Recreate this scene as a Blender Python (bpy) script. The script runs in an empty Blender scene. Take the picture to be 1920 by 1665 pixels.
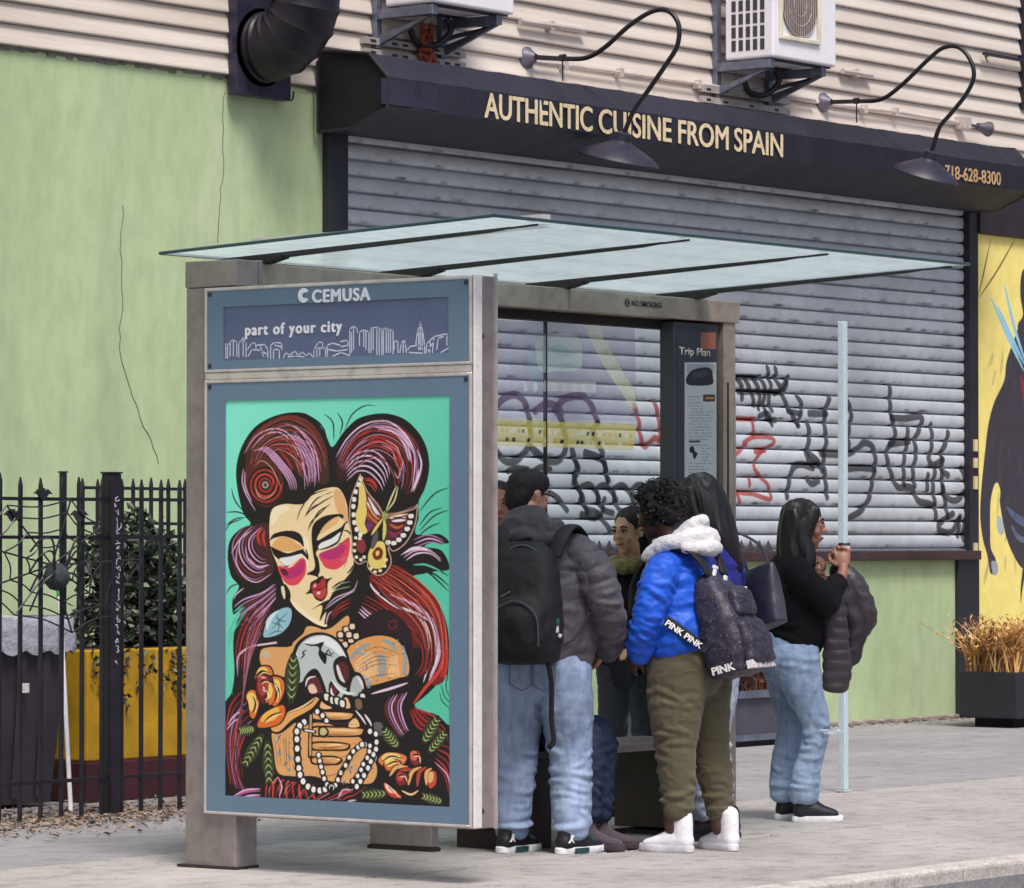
import bpy, bmesh, math, random
import numpy as np
from mathutils import Vector, Matrix, noise
random.seed(7)
rng = np.random.default_rng(7)
scene = bpy.context.scene
R_ = math.radians
# ------------------------------------------------------------------ camera
FPX, HZ, CAMH, AZ = 7630.0, 1008.0, 1.42, R_(37.4)      # focal length in photo pixels, horizon row, eye height, heading
PITCH = math.atan((HZ - 832.5) / FPX)
cam_d = bpy.data.cameras.new('camera'); cam = bpy.data.objects.new('camera', cam_d)
scene.collection.objects.link(cam)
cam_d.sensor_width = 36; cam_d.lens = 36 * FPX / 1920; cam_d.clip_start = 0.5; cam_d.clip_end = 2000
cam.location = (0, 0, CAMH); cam.rotation_euler = (math.pi/2 + PITCH, 0, AZ - math.pi/2)
scene.camera = cam
# ------------------------------------------------------------------ light: bright overcast
SUN_EL, SUN_AZ = R_(60), R_(236)                         # sun stands behind the camera, to its left (azimuth from +X)
w = bpy.data.worlds.new('World'); scene.world = w; w.use_nodes = True
nt = w.node_tree; bgn = nt.nodes['Background']
sky = nt.nodes.new('ShaderNodeTexSky'); sky.sky_type = 'NISHITA'; sky.sun_disc = False
sky.sun_elevation = SUN_EL; sky.sun_rotation = math.pi/2 - SUN_AZ; sky.air_density = 1.0; sky.dust_density = 5.0; sky.ozone_density = 1.0
nt.links.new(sky.outputs[0], bgn.inputs[0]); bgn.inputs[1].default_value = 0.085
sun_d = bpy.data.lights.new('sun', 'SUN'); sun = bpy.data.objects.new('sun', sun_d); scene.collection.objects.link(sun)
sun_d.energy = 2.0; sun_d.angle = R_(18); sun_d.color = (1.0, 0.95, 0.88)
sdir = Vector((math.cos(SUN_AZ)*math.cos(SUN_EL), math.sin(SUN_AZ)*math.cos(SUN_EL), math.sin(SUN_EL)))
sun.rotation_euler = sdir.to_track_quat('Z', 'Y').to_euler()
scene.view_settings.view_transform = 'Standard'; scene.view_settings.look = 'None'
scene.view_settings.exposure = 0.56; scene.view_settings.gamma = 1
scene.cycles.max_bounces = 8; scene.cycles.transparent_max_bounces = 16
scene.cycles.sample_clamp_indirect = 6
# ------------------------------------------------------------------ helpers
_F = Vector((math.cos(AZ)*math.cos(PITCH), math.sin(AZ)*math.cos(PITCH), math.sin(PITCH)))
_Rt = Vector((math.sin(AZ), -math.cos(AZ), 0)); _U = _Rt.cross(_F)
def at(px, py, X=None, Y=None, Z=None):
    """a measured point of the photograph as a real point on the plane X=, Y= or Z="""
    d = _F*FPX + _Rt*(px-960) + _U*(832.5-py)
    if X is not None: t = X/d.x
    elif Y is not None: t = Y/d.y
    else: t = (Z-CAMH)/d.z
    return Vector((d.x*t, d.y*t, CAMH + d.z*t))
def lin(c):
    if isinstance(c, str): c = tuple(int(c[i:i+2], 16)/255 for i in (0, 2, 4))
    elif max(c) > 1.0: c = tuple(v/255 for v in c)
    return tuple((v/12.92 if v <= .04045 else ((v+.055)/1.055)**2.4) for v in c)
def link(o): scene.collection.objects.link(o); return o
def tag(o, label=None, cat=None, group=None, kind=None):
    if label: o['label'] = label
    if cat: o['category'] = cat
    if group: o['group'] = group
    if kind: o['kind'] = kind
    return o
def empty(name, loc=(0, 0, 0), rz=0.0):
    o = bpy.data.objects.new(name, None); o.location = loc; o.rotation_euler = (0, 0, rz); o.empty_display_size = .2
    return link(o)
def adopt(o, parent):
    """parent o keeping where it stands (parents are only moved and turned about z)"""
    if parent is None: return o
    o.parent = parent
    M = Matrix.Identity(4); p = parent
    ch = []
    while p is not None: ch.append(p); p = p.parent
    for q in reversed(ch):
        M = M @ (Matrix.Translation(q.location) @ q.rotation_euler.to_matrix().to_4x4())
    Mi = M.inverted()
    o.data.transform(Mi)
    return o
# ------------------------------------------------------------------ materials
class NT:
    def __init__(s, name):
        s.m = bpy.data.materials.new(name); s.m.use_nodes = True; s.t = s.m.node_tree
        s.b = s.t.nodes['Principled BSDF']; s.out = s.t.nodes['Material Output']; s.co = None
    def n(s, k, **kw):
        x = s.t.nodes.new('ShaderNode'+k)
        for a, v in kw.items(): setattr(x, a, v)
        return x
    def l(s, a, b): s.t.links.new(a, b)
    def coord(s, sc=(1, 1, 1)):
        if s.co is None: s.co = s.n('TexCoord')
        mp = s.n('Mapping'); mp.inputs['Scale'].default_value = sc; s.l(s.co.outputs['Object'], mp.inputs[0]); return mp.outputs[0]
    def noise(s, scale, sc=(1, 1, 1), det=4, rough=.55):
        x = s.n('TexNoise'); x.inputs['Scale'].default_value = scale; x.inputs['Detail'].default_value = det; x.inputs['Roughness'].default_value = rough
        s.l(s.coord(sc), x.inputs['Vector']); return x.outputs['Fac']
    def ramp(s, fac, stops):
        r = s.n('ValToRGB'); e = r.color_ramp.elements
        while len(e) < len(stops): e.new(.5)
        for el, (p, c) in zip(e, stops): el.position = p; el.color = (*c, 1) if len(c) == 3 else c
        s.l(fac, r.inputs[0]); return r.outputs[0]
    def mix(s, fac, a, b, mode='MIX'):
        x = s.n('Mix', data_type='RGBA', blend_type=mode)
        for sock, v in ((x.inputs[0], fac), (x.inputs[6], a), (x.inputs[7], b)):
            if hasattr(v, 'links'): s.l(v, sock)
            elif isinstance(v, (int, float)): sock.default_value = v
            else: sock.default_value = (*v, 1)
        return x.outputs[2]
    def bump(s, h, strength, dist=.01):
        x = s.n('Bump'); x.inputs['Strength'].default_value = strength; x.inputs['Distance'].default_value = dist
        s.l(h, x.inputs['Height']); s.l(x.outputs[0], s.b.inputs['Normal'])
    def base(s, c):
        if hasattr(c, 'links'): s.l(c, s.b.inputs['Base Color'])
        else: s.b.inputs['Base Color'].default_value = (*c, 1)
    def set(s, **kw):
        for k, v in kw.items(): s.b.inputs[k.replace('_', ' ')].default_value = v
_mc = {}
def M(name, col, rough=.6, metal=0.0, var=.18, scale=6, stretch=(1, 1, 1), bump=.15, bscale=60, bdist=.004, fine=.08, spec=.5, sheen=0):
    """worn everyday surface: colour varies by broad and fine noise, slight bump"""
    if name in _mc: return _mc[name]
    t = NT(name); c = lin(col)
    n1 = t.noise(scale, stretch, 5); n2 = t.noise(bscale, stretch, 3)
    a = tuple(v*(1-var) for v in c); b = tuple(min(1, v*(1+var)) for v in c)
    base = t.ramp(n1, [(.3, a), (.7, b)])
    base = t.mix(1.0, base, t.ramp(n2, [(.3, (1-fine,)*3), (.7, (1+fine,)*3)]), 'MULTIPLY')
    t.base(base); t.set(Roughness=rough, Metallic=metal); t.b.inputs['Specular IOR Level'].default_value = spec
    if sheen: t.b.inputs['Sheen Weight'].default_value = sheen
    rr = t.n('MapRange'); rr.inputs[3].default_value = max(0, rough-.12); rr.inputs[4].default_value = min(1, rough+.12)
    t.l(n1, rr.inputs[0]); t.l(rr.outputs[0], t.b.inputs['Roughness'])
    if bump: t.bump(n2, bump, bdist)
    _mc[name] = t.m; return t.m
def attr_mat(name, rough=.5, scale=1.0, fine=.05, spec=.3, coat=0):
    t = NT(name); a = t.n('Attribute', attribute_name='paint'); n2 = t.noise(9, det=6)
    t.base(t.mix(1.0, a.outputs['Color'], t.ramp(n2, [(.3, (1-fine,)*3), (.7, (1,)*3)]), 'MULTIPLY'))
    t.set(Roughness=rough); t.b.inputs['Specular IOR Level'].default_value = spec; t.b.inputs['Coat Weight'].default_value = coat; t.b.inputs['Coat Roughness'].default_value = .08
    return t.m
# ------------------------------------------------------------------ mesh builder
class MB:
    def __init__(s): s.v = []; s.f = []; s.mi = []; s.k = 0; s.parts = []
    def each(s, name, mats, parent=None, **kw):
        """every added piece as a mesh of its own"""
        out = []
        for vs, fs in s.parts: out.append(MB().add(vs, fs).build(name, mats, parent, **kw))
        return out
    def add(s, vs, fs, k=None):
        s.parts.append(([tuple(p) for p in vs], fs))
        o = len(s.v); s.v += [tuple(p) for p in vs]; s.f += [tuple(i+o for i in f) for f in fs]; s.mi += [s.k if k is None else k]*len(fs); return s
    def box(s, x0, x1, y0, y1, z0, z1, k=None):
        vs = [(x, y, z) for x in (x0, x1) for y in (y0, y1) for z in (z0, z1)]
        return s.add(vs, [(0, 1, 3, 2), (4, 6, 7, 5), (0, 4, 5, 1), (2, 3, 7, 6), (0, 2, 6, 4), (1, 5, 7, 3)], k)
    def quad(s, a, b, c, d, k=None): return s.add([a, b, c, d], [(0, 1, 2, 3)], k)
    def prism(s, pts, ext, k=None):
        """closed polygon (3-D points) extruded along vector ext"""
        n = len(pts); e = Vector(ext); A = [Vector(p) for p in pts]
        return s.add(A + [p+e for p in A], [tuple(range(n))[::-1], tuple(range(n, 2*n))] + [(i, (i+1) % n, n+(i+1) % n, n+i) for i in range(n)], k)
    def tube(s, pts, r, n=10, cap=True, k=None):
        pts = [Vector(p) for p in pts]; m = len(pts); rs = r if hasattr(r, '__len__') else [r]*m
        vs = []; ref = None
        for i, p in enumerate(pts):
            t = (pts[min(i+1, m-1)] - pts[max(i-1, 0)]).normalized()
            if ref is None: ref = Vector((0, 0, 1)) if abs(t.z) < .9 else Vector((1, 0, 0))
            u = (ref - t*ref.dot(t)).normalized(); ref = u; v = t.cross(u)
            for j in range(n):
                a = 2*math.pi*j/n; vs.append(p + (u*math.cos(a) + v*math.sin(a))*rs[i])
        fs = [(i*n+j, i*n+(j+1) % n, (i+1)*n+(j+1) % n, (i+1)*n+j) for i in range(m-1) for j in range(n)]
        if cap: fs += [tuple(range(n))[::-1], tuple((m-1)*n+j for j in range(n))]
        return s.add(vs, fs, k)
    def lathe(s, c, prof, n=28, axis=(0, 0, 1), k=None):
        """profile [(radius, height)] turned about axis through c"""
        ax = Vector(axis).normalized(); u = ax.orthogonal().normalized(); v = ax.cross(u); c = Vector(c); vs = []
        for r, h in prof:
            for j in range(n):
                a = 2*math.pi*j/n; vs.append(c + ax*h + (u*math.cos(a)+v*math.sin(a))*r)
        fs = [(i*n+j, i*n+(j+1) % n, (i+1)*n+(j+1) % n, (i+1)*n+j) for i in range(len(prof)-1) for j in range(n)]
        return s.add(vs, fs, k)
    def build(s, name, mats, parent=None, bevel=0, smooth=False, seg=2):
        me = bpy.data.meshes.new(name); me.from_pydata(s.v, [], s.f)
        for m in (mats if isinstance(mats, (list, tuple)) else [mats]): me.materials.append(m)
        me.polygons.foreach_set('material_index', s.mi)
        bm = bmesh.new(); bm.from_mesh(me); bmesh.ops.recalc_face_normals(bm, faces=bm.faces)
        if bevel:
            bmesh.ops.bevel(bm, geom=[e for e in bm.edges if len(e.link_faces) == 2 and e.calc_face_angle(0) > .5], offset=bevel, segments=seg, affect='EDGES', profile=.5, clamp_overlap=True)
        bm.to_mesh(me); bm.free()
        if smooth: smooth_by_angle(me, smooth if smooth is not True else 40)
        o = link(bpy.data.objects.new(name, me)); return adopt(o, parent)
def smooth_by_angle(me, deg):
    me.polygons.foreach_set('use_smooth', [True]*len(me.polygons))
    bm = bmesh.new(); bm.from_mesh(me)
    for e in bm.edges:
        if len(e.link_faces) == 2 and e.calc_face_angle(0) > R_(deg): e.smooth = False
    bm.to_mesh(me); bm.free()
def spline(pts, n=8, closed=False):
    P = [np.array(p, float) for p in pts]; out = []; m = len(P)
    if m < 3 and not closed: return [P[0] + (P[-1]-P[0])*t for t in np.linspace(0, 1, n+1)]
    g = (lambda i: P[i % m]) if closed else (lambda i: P[min(max(i, 0), m-1)] if 0 <= i < m else (2*P[0]-P[1] if i < 0 else 2*P[-1]-P[-2]))
    for i in range(m if closed else m-1):
        a, b, c, d = g(i-1), g(i), g(i+1), g(i+2)
        for k in range(n):
            t = k/n
            out.append(.5*((2*b) + (c-a)*t + (2*a-5*b+4*c-d)*t*t + (3*b-3*c+d-a)*t**3))
    if not closed: out.append(P[-1])
    return out
def curve3(pts, n=8): return [Vector(p) for p in spline(pts, n)]
def text_mesh(txt, bold=.0, spacing=1.0):
    c = bpy.data.curves.new('t', 'FONT'); c.body = txt; c.size = 1; c.offset = bold; c.space_character = spacing; c.resolution_u = 4; c.fill_mode = 'FRONT'
    o = link(bpy.data.objects.new('t', c)); dg = bpy.context.evaluated_depsgraph_get(); dg.update()
    me = bpy.data.meshes.new_from_object(o.evaluated_get(dg)); bpy.data.objects.remove(o); bpy.data.curves.remove(c)
    v = np.empty(len(me.vertices)*3); me.vertices.foreach_get('co', v); v = v.reshape(-1, 3)
    lo = v.min(0); hi = v.max(0)
    return me, v, lo, hi
def lettering(name, txt, mat, origin, xdir, ydir, width, height, bold=.0, parent=None, spacing=1.0, thick=.0025, fat=0):
    """flat raised letters filling width x height from origin (lower left)"""
    me, v, lo, hi = text_mesh(txt, bold, spacing)
    u = (v[:, 0]-lo[0])/(hi[0]-lo[0])*width; q = (v[:, 1]-lo[1])/(hi[1]-lo[1])*height
    X = np.array(xdir); Yd = np.array(ydir); N = np.cross(X, Yd)
    P = np.array(origin) + u[:, None]*X + q[:, None]*Yd
    me.vertices.foreach_set('co', P.ravel()); me.materials.clear(); me.materials.append(mat)
    bm = bmesh.new(); bm.from_mesh(me); r = bmesh.ops.extrude_face_region(bm, geom=list(bm.faces))
    for e in r['geom']:
        if isinstance(e, bmesh.types.BMVert): e.co += Vector(N)*thick
    bmesh.ops.recalc_face_normals(bm, faces=bm.faces)
    if fat:                                              # heavier strokes: the same letters again a hair to each side, each layer a little prouder
        src = list(bm.verts)+list(bm.edges)+list(bm.faces)
        for k, (dx, dy) in enumerate(((fat, 0), (-fat, 0), (0, fat*.6), (0, -fat*.6))):
            q = bmesh.ops.duplicate(bm, geom=src)
            for e in q['geom']:
                if isinstance(e, bmesh.types.BMVert): e.co += Vector(X)*dx+Vector(Yd)*dy+Vector(N)*.00025*(k+1)
    bm.to_mesh(me); bm.free()
    me.name = name; o = link(bpy.data.objects.new(name, me)); return adopt(o, parent)
# ------------------------------------------------------------------ paint: flat pictures rasterised into a fine mesh's colours
class Canvas:
    def __init__(s, w, h, col, ss=2):
        s.ss = ss; s.w = w*ss; s.h = h*ss; s.a = np.empty((s.h, s.w, 4)); s.a[:] = (*lin(col), 1.0)
        s.map = lambda p: p
    def _p(s, pts): return [np.array(s.map(p))*s.ss for p in pts]
    def poly(s, P, col, op=1.0):
        P = np.array(P); c = np.array((*lin(col), 1.0)); n = len(P)
        y0 = max(0, int(math.floor(P[:, 1].min()))); y1 = min(s.h-1, int(math.ceil(P[:, 1].max())))
        X0, Y0 = P[:, 0], P[:, 1]; X1, Y1 = np.roll(X0, -1), np.roll(Y0, -1)
        for y in range(y0, y1+1):
            yc = y+.5; m = (Y0 <= yc) != (Y1 <= yc)
            if not m.any(): continue
            xs = np.sort(X0[m] + (yc-Y0[m])/(Y1[m]-Y0[m])*(X1[m]-X0[m]))
            for a, b in zip(xs[::2], xs[1::2]):
                i, j = max(0, int(round(a))), min(s.w, int(round(b)))
                if j > i: s.a[y, i:j] = s.a[y, i:j]*(1-op) + c*op
    def fill(s, col, pts, smooth=True, op=1.0):
        P = s._p(pts); s.poly(spline(P, 6, True) if smooth else P, col, op)
    def stroke(s, col, wd, pts, taper=0, op=1.0, smooth=True):
        """taper: 0 even, 1 pointed end, 2 pointed both ends; wd in mapped pixels"""
        P = s._p(pts); P = np.array(spline(P, 10) if smooth and len(P) > 2 else spline(P, 10) if len(P) == 2 else P)
        d = np.r_[0, np.cumsum(np.hypot(*np.diff(P, axis=0).T))]; L = d[-1]
        if L < 1e-3: return
        n = max(2, int(L/1.0)); t = np.linspace(0, L, n); x = np.interp(t, d, P[:, 0]); y = np.interp(t, d, P[:, 1]); q = t/L
        w_ = wd*s.ss/2*(np.ones(n) if taper == 0 else (1-q)**.7 if taper == 1 else np.sqrt(np.sin(np.pi*np.clip(q, .005, .995))))
        mk = None; c = np.array((*lin(col), 1.0))
        bx0, bx1 = max(0, int(x.min()-wd*s.ss-2)), min(s.w, int(x.max()+wd*s.ss+3)); by0, by1 = max(0, int(y.min()-wd*s.ss-2)), min(s.h, int(y.max()+wd*s.ss+3))
        if bx1 <= bx0 or by1 <= by0: return
        mk = np.zeros((by1-by0, bx1-bx0), bool)
        for xx, yy, r in zip(x, y, w_):
            r = max(r, .55); i0, i1 = max(by0, int(yy-r)), min(by1, int(yy+r)+2); j0, j1 = max(bx0, int(xx-r)), min(bx1, int(xx+r)+2)
            if i1 <= i0 or j1 <= j0: continue
            I = np.arange(i0, i1)[:, None]+.5-yy; J = np.arange(j0, j1)[None]+.5-xx
            mk[i0-by0:i1-by0, j0-bx0:j1-bx0] |= (I*I+J*J <= r*r)
        sub = s.a[by0:by1, bx0:bx1]; sub[mk] = sub[mk]*(1-op) + c*op
    def strands(s, cols, wd, A, B, n, taper=2, jit=0.0):
        A = np.array(spline(A, 6)); B = np.array(spline(B, 6)); m = 24
        f = lambda Q: np.array([[np.interp(t, np.linspace(0, 1, len(Q)), Q[:, k]) for k in (0, 1)] for t in np.linspace(0, 1, m)])
        A, B = f(A), f(B)
        for i in range(n):
            q = (i+.5)/n + random.uniform(-jit, jit)/n; a = int(random.uniform(0, 3)) if jit else 0; b = m-int(random.uniform(0, 4)) if jit else m
            s.stroke(cols[i % len(cols)], wd*random.uniform(.7, 1.25) if jit else wd, [tuple(p) for p in (A*(1-q)+B*q)[a:b:3]], taper)
    def image(s):
        k = s.ss; return s.a.reshape(s.h//k, k, s.w//k, k, 4).mean((1, 3))
def grid_mesh(name, img, pos, mat, parent=None):
    """fine sheet whose colour per vertex is the picture; pos(U, V) -> xyz arrays, U, V in 0..1 (V down)"""
    h, w_ = img.shape[:2]; U, V = np.meshgrid((np.arange(w_))/(w_-1), np.arange(h)/(h-1)); P = np.stack(pos(U, V), -1).reshape(-1, 3)
    idx = np.arange(h*w_).reshape(h, w_); F = np.stack([idx[:-1, :-1], idx[1:, :-1], idx[1:, 1:], idx[:-1, 1:]], -1).reshape(-1, 4)
    me = bpy.data.meshes.new(name); me.vertices.add(len(P)); me.vertices.foreach_set('co', P.ravel())
    me.loops.add(F.size); me.loops.foreach_set('vertex_index', F.ravel().astype(np.int32)); me.polygons.add(len(F))
    me.polygons.foreach_set('loop_start', np.arange(0, F.size, 4, dtype=np.int32)); me.polygons.foreach_set('loop_total', np.full(len(F), 4, np.int32))
    me.update(calc_edges=True); me.polygons.foreach_set('use_smooth', [True]*len(F))
    ca = me.color_attributes.new('paint', 'FLOAT_COLOR', 'POINT'); ca.data.foreach_set('color', img.reshape(-1).astype(np.float32))
    me.materials.append(mat); me.validate(); o = link(bpy.data.objects.new(name, me)); return adopt(o, parent)
# ================================================================== THE SETTING
WY = 16.7                                                # facade plane
def ground_mat(name, col, var, blot, crackle=0.0, dark=(.6, .6, .6)):
    t = NT(name); c = np.array(lin(col))
    n1 = t.noise(.9, det=6); n2 = t.noise(90, det=2); n3 = t.noise(7, det=6, rough=.7); n4 = t.noise(260, det=1)
    b = t.ramp(n1, [(.3, tuple(c*(1-var))), (.7, tuple(np.minimum(c*(1+var), 1)))])
    b = t.mix(1, b, t.ramp(n3, [(.32, dark), (.5, (1, 1, 1)), (.75, (1.1, 1.1, 1.1))]), 'MULTIPLY')
    b = t.mix(1, b, t.ramp(n2, [(.3, (1-blot,)*3), (.7, (1+blot,)*3)]), 'MULTIPLY')
    b = t.mix(1, b, t.ramp(n4, [(.25, (.8, .8, .8)), (.42, (1, 1, 1))]), 'MULTIPLY')
    for sc_, r_, dk in ((2.3, .030, .62), (5.1, .045, .78)):   # trodden gum and small stains
        vo = t.n('TexVoronoi'); vo.inputs['Scale'].default_value = sc_; t.l(t.coord((1, 1, .01)), vo.inputs['Vector']); b = t.mix(1, b, t.ramp(vo.outputs['Distance'], [(r_*.7, (dk,)*3), (r_*1.3, (1, 1, 1))]), 'MULTIPLY')
    n5 = t.noise(1.7, (.6, 1.6, 1), 8, .75); b = t.mix(1, b, t.ramp(n5, [(.30, (.74, .72, .71)), (.46, (1, 1, 1))]), 'MULTIPLY')
    t.base(b); t.set(Roughness=.9); t.bump(n2, .4, .004); return t.m
m_road = ground_mat('asphalt', (72, 72, 80), .2, .25)
m_walk = ground_mat('sidewalk_concrete', (167, 163, 162), .18, .18, dark=(.66, .66, .66))
m_walk2 = ground_mat('old_pavement', (146, 145, 149), .15, .22, dark=(.72, .72, .74))
m_kerb = ground_mat('kerb_stone', (196, 190, 186), .15, .25, dark=(.6, .6, .6))
mb = MB(); mb.box(-300, 300, -300, 9.12, -.6, -.13); tag(mb.build('road', m_road), kind='structure')
mb = MB(); mb.box(-300, 300, 9.12, 300, -.6, -.06); tag(mb.build('ground', m_walk2), kind='structure')
# sidewalk slabs near the kerb, with joints; older darker strip along the wall
mb = MB(); xs = [-40+1.52*i for i in range(80)]
for i in range(79):
    for y0, y1 in ((9.318, 10.824), (10.852, 12.346)):
        if 4 < xs[i] < 34: mb.box(xs[i]+.007, xs[i+1]-.007, y0, y1, -.06, random.uniform(-.0015, .0015))
mb.box(-60, 4, 9.31, 12.36, -.06, 0); mb.box(34.0, 90, 9.31, 12.36, -.06, 0)
tag(mb.build('sidewalk', m_walk, bevel=.004, seg=1), kind='structure')
mb = MB()
for i in range(79):
    if 4 < xs[i] < 40: mb.box(xs[i]+.004+.5, xs[i+1]-.004+.5, 12.37, 14.62, -.06, random.uniform(-.003, .001)); mb.box(xs[i]+.004+.5, xs[i+1]-.004+.5, 14.628, 16.72, -.06, random.uniform(-.003, .001))
tag(mb.build('pavement', m_walk2, bevel=.004, seg=1), kind='structure')
mb = MB()
for i in range(26): mb.box(3+1.52*i+.004, 3+1.52*(i+1)-.004, 9.13, 9.302, -.3, .004+random.uniform(-.002, .002))
mb.box(-60, 3, 9.13, 9.302, -.3, .004); mb.box(42.52, 120, 9.13, 9.302, -.3, .004)
tag(mb.build('kerb', m_kerb, bevel=.018, seg=3), kind='structure')
# litter of gravel, leaves along the fence foot
mb = MB()
for i in range(11000):
    x = random.uniform(11, 19.2); y = 14.25 + random.gauss(0, .36)
    if i > 9000: x = random.uniform(17, 34); y = WY-.02-abs(random.gauss(0, .14))
    r = random.uniform(.006, .028); a = random.uniform(0, 6.28); k = random.choice((0, 0, 1, 2))
    p = [(x+r*math.cos(a+j*1.57)*(1 if j % 2 else .55), y+r*math.sin(a+j*1.57)*(1 if j % 2 else .55), random.uniform(.002, .02)) for j in range(4)]
    mb.add(p, [(0, 1, 2, 3)], k)
tag(mb.build('leaf_litter', [M('litter_tan', (150, 128, 112)), M('litter_grey', (120, 112, 110)), M('litter_brown', (92, 70, 62))]), kind='stuff')
# ================================================================== THE BUILDING
bld = tag(empty('restaurant_building', (20, WY, 0)), 'pale green stucco restaurant front with beige siding above and a wide roller shutter', 'building')
sx0 = at(640, 600, Y=WY).x; sx1 = at(1813, 800, Y=WY).x; sz0 = 1.33; sz1 = 4.06; SID = 4.285
def stucco():
    t = NT('green_stucco'); n1 = t.noise(.8, (1, 1, .5), 6); n2 = t.noise(2.2, (1, 1, .16), 5); n3 = t.noise(120, det=2); n4 = t.noise(9, (1, 1, .5), 6)
    b = t.ramp(n1, [(.25, lin((174, 193, 150))), (.5, lin((186, 204, 161))), (.75, lin((193, 205, 174)))])
    b = t.mix(1, b, t.ramp(n2, [(.30, (.84, .87, .86)), (.5, (1.0, 1.0, 1.0)), (.7, (1.04, 1.03, 1.02))]), 'MULTIPLY')
    b = t.mix(1, b, t.ramp(n4, [(.3, (.88, .89, .88)), (.6, (1.03, 1.03, 1.03))]), 'MULTIPLY')
    b = t.mix(1, b, t.ramp(n3, [(.3, (.90, .94, .94)), (.7, (1.03, 1.03, 1.03))]), 'MULTIPLY')
    t.base(b); t.set(Roughness=.85); t.bump(n3, .35, .004); return t.m
m_stucco = stucco()
m_black = M('black_paint', (38, 36, 48), .45, var=.3, scale=3, bump=.1)
m_dark = M('dark_trim', (44, 34, 44), .5, var=.3, scale=3)
mb = MB(); mb.box(4, sx0-.19, WY, WY+.4, -.1, SID+.05); mb.box(sx0-.19, sx1+.12, WY, WY+.4, -.1, sz0-.03); mb.box(sx1+.12, 46, WY+.02, WY+.4, -.1, 4.3)
mb.build('stucco_wall', m_stucco, bld)
mb = MB(); mb.box(4, 46, WY+.4, WY+9, -.1, 9.4); mb.build('building_core', M('core', (120, 116, 112)), bld)
mb = MB(); mb.box(3.9, 46.1, WY-.1, WY+9.1, 9.4, 9.6); mb.build('parapet', M('parapet', (190, 184, 176)), bld)
def siding_mat():
    t = NT('vinyl_siding'); n1 = t.noise(1.3, (.3, 1, 4), 6); n2 = t.noise(5, (.08, 1, 7), 4); n3 = t.noise(30, (.2, 1, 3), 3)
    b = t.ramp(n1, [(.28, lin((198, 186, 178))), (.55, lin((218, 208, 200))), (.75, lin((226, 219, 214)))])
    b = t.mix(1, b, t.ramp(n2, [(.3, (.9, .89, .88)), (.6, (1.02, 1.02, 1.02))]), 'MULTIPLY'); b = t.mix(1, b, t.ramp(n3, [(.3, (.95, .95, .95)), (.7, (1.02, 1.02, 1.02))]), 'MULTIPLY')
    t.base(b); t.set(Roughness=.55); t.bump(n3, .1, .004); return t.m
mb = MB(); CO = .1285; z = SID
while z < 9.4:
    xs_ = [4, 46]
    # flat upper lap, rounded shadow lip at the bottom edge
    prof = [(.022, z+.004), (.032, z+.009), (.031, z+.022), (.004, z+CO-.004), (-.010, z+CO)]
    vs = [(x, WY-.002-d, h) for x in xs_ for d, h in [(.001, z+.001)]+prof]; n = len(prof)+1
    mb.add(vs, [(i, i+1, n+i+1, n+i) for i in range(n-1)]); z += CO
mb.build('vinyl_siding', siding_mat(), bld)
mb = MB(); mb.box(4, 46, WY+.003, WY+.4, SID+.05, 9.4); mb.build('upper_wall', M('upper_wall', (140, 130, 122)), bld)
# dark ragged drip edge under the siding
mb = MB(); x = 4.0
while x < sx0-.22:
    L = random.uniform(.02, .11); mb.box(x, x+L, WY-.006-random.uniform(0, .006), WY-.0005, SID-.008-random.uniform(0, .022), SID-.0005); x += L+.0005
mb.build('drip_edge', M('drip', (112, 110, 104), .9, var=.4, scale=20), bld)
# pilasters beside the shutter, header and sill
mb = MB(); mb.box(sx0-.19, sx0-.001, WY-.06, WY+.39, 0, 4.3); mb.build('pilaster', m_black, bld, bevel=.006)
mb = MB(); mb.box(sx1, sx1+.13, WY-.03, WY+.39, sz0-.03, 4.3); mb.box(sx1-.19, sx1+.13, WY-.035, WY-.0005, 0, sz0-.031); mb.build('pilaster', m_black, bld, bevel=.006)
mb = MB(); mb.box(sx0, sx1, WY+.07, WY+.39, sz1-.02, 4.3); mb.build('header', m_dark, bld)
mb = MB(); mb.box(sx1+.131, 46, WY-.05, WY+.019, at(1880, 443, Y=WY).z, 4.30); mb.build('fascia', m_dark, bld)
mb = MB(); mb.box(sx0, sx1+.09, WY-.08, WY-.001, sz0-.085, sz0-.012); mb.build('sill', M('sill_red', (60, 42, 45), .6, var=.35, scale=5), bld, bevel=.008)
mb = MB()                                                # wall foot: a rough cement upstand
mb.box(sx0, sx1-.2, WY-.05, WY-.001, -.02, .035); mb.build('wall_foot', M('wall_foot', (148, 140, 134), .95, var=.3, scale=9, bump=.6), bld, bevel=.01)
# hairline cracks
mb = MB()
for pts in ([(421, 172), (417, 230), (419, 300), (413, 370), (409, 455)], [(231, 385), (226, 470), (229, 560), (224, 650), (240, 720), (262, 780), (283, 830), (297, 870)]):
    P = [at(x+random.uniform(-2, 2), y, Y=WY) for x, y in spline(pts, 5)]; mb.tube([p+Vector((0, -.001, 0)) for p in P], .0035, 5)
mb.build('crack', M('crack_grey', (112, 124, 104), .9), bld)
# upper window whose black frame is just in view
wx = at(1908, 100, Y=WY).x; mb = MB(); z0, z1 = at(1912, 205, Y=WY).z, 6.6
for a, b, c, d in ((wx, wx+.09, z0, z1), (wx+1.3, wx+1.39, z0, z1), (wx+.09, wx+1.3, z0, z0+.09), (wx+.09, wx+1.3, z1-.09, z1)): mb.box(a, b, WY-.05, WY+.02, c, d)
wf = mb.build('window', m_black, bld)
mb = MB(); mb.box(wx+.0905, wx+1.2995, WY-.012, WY-.004, z0+.0905, z1-.0905); mb.build('pane', M('window_dark', (30, 34, 44), .08, var=.1, bump=0), wf)
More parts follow.
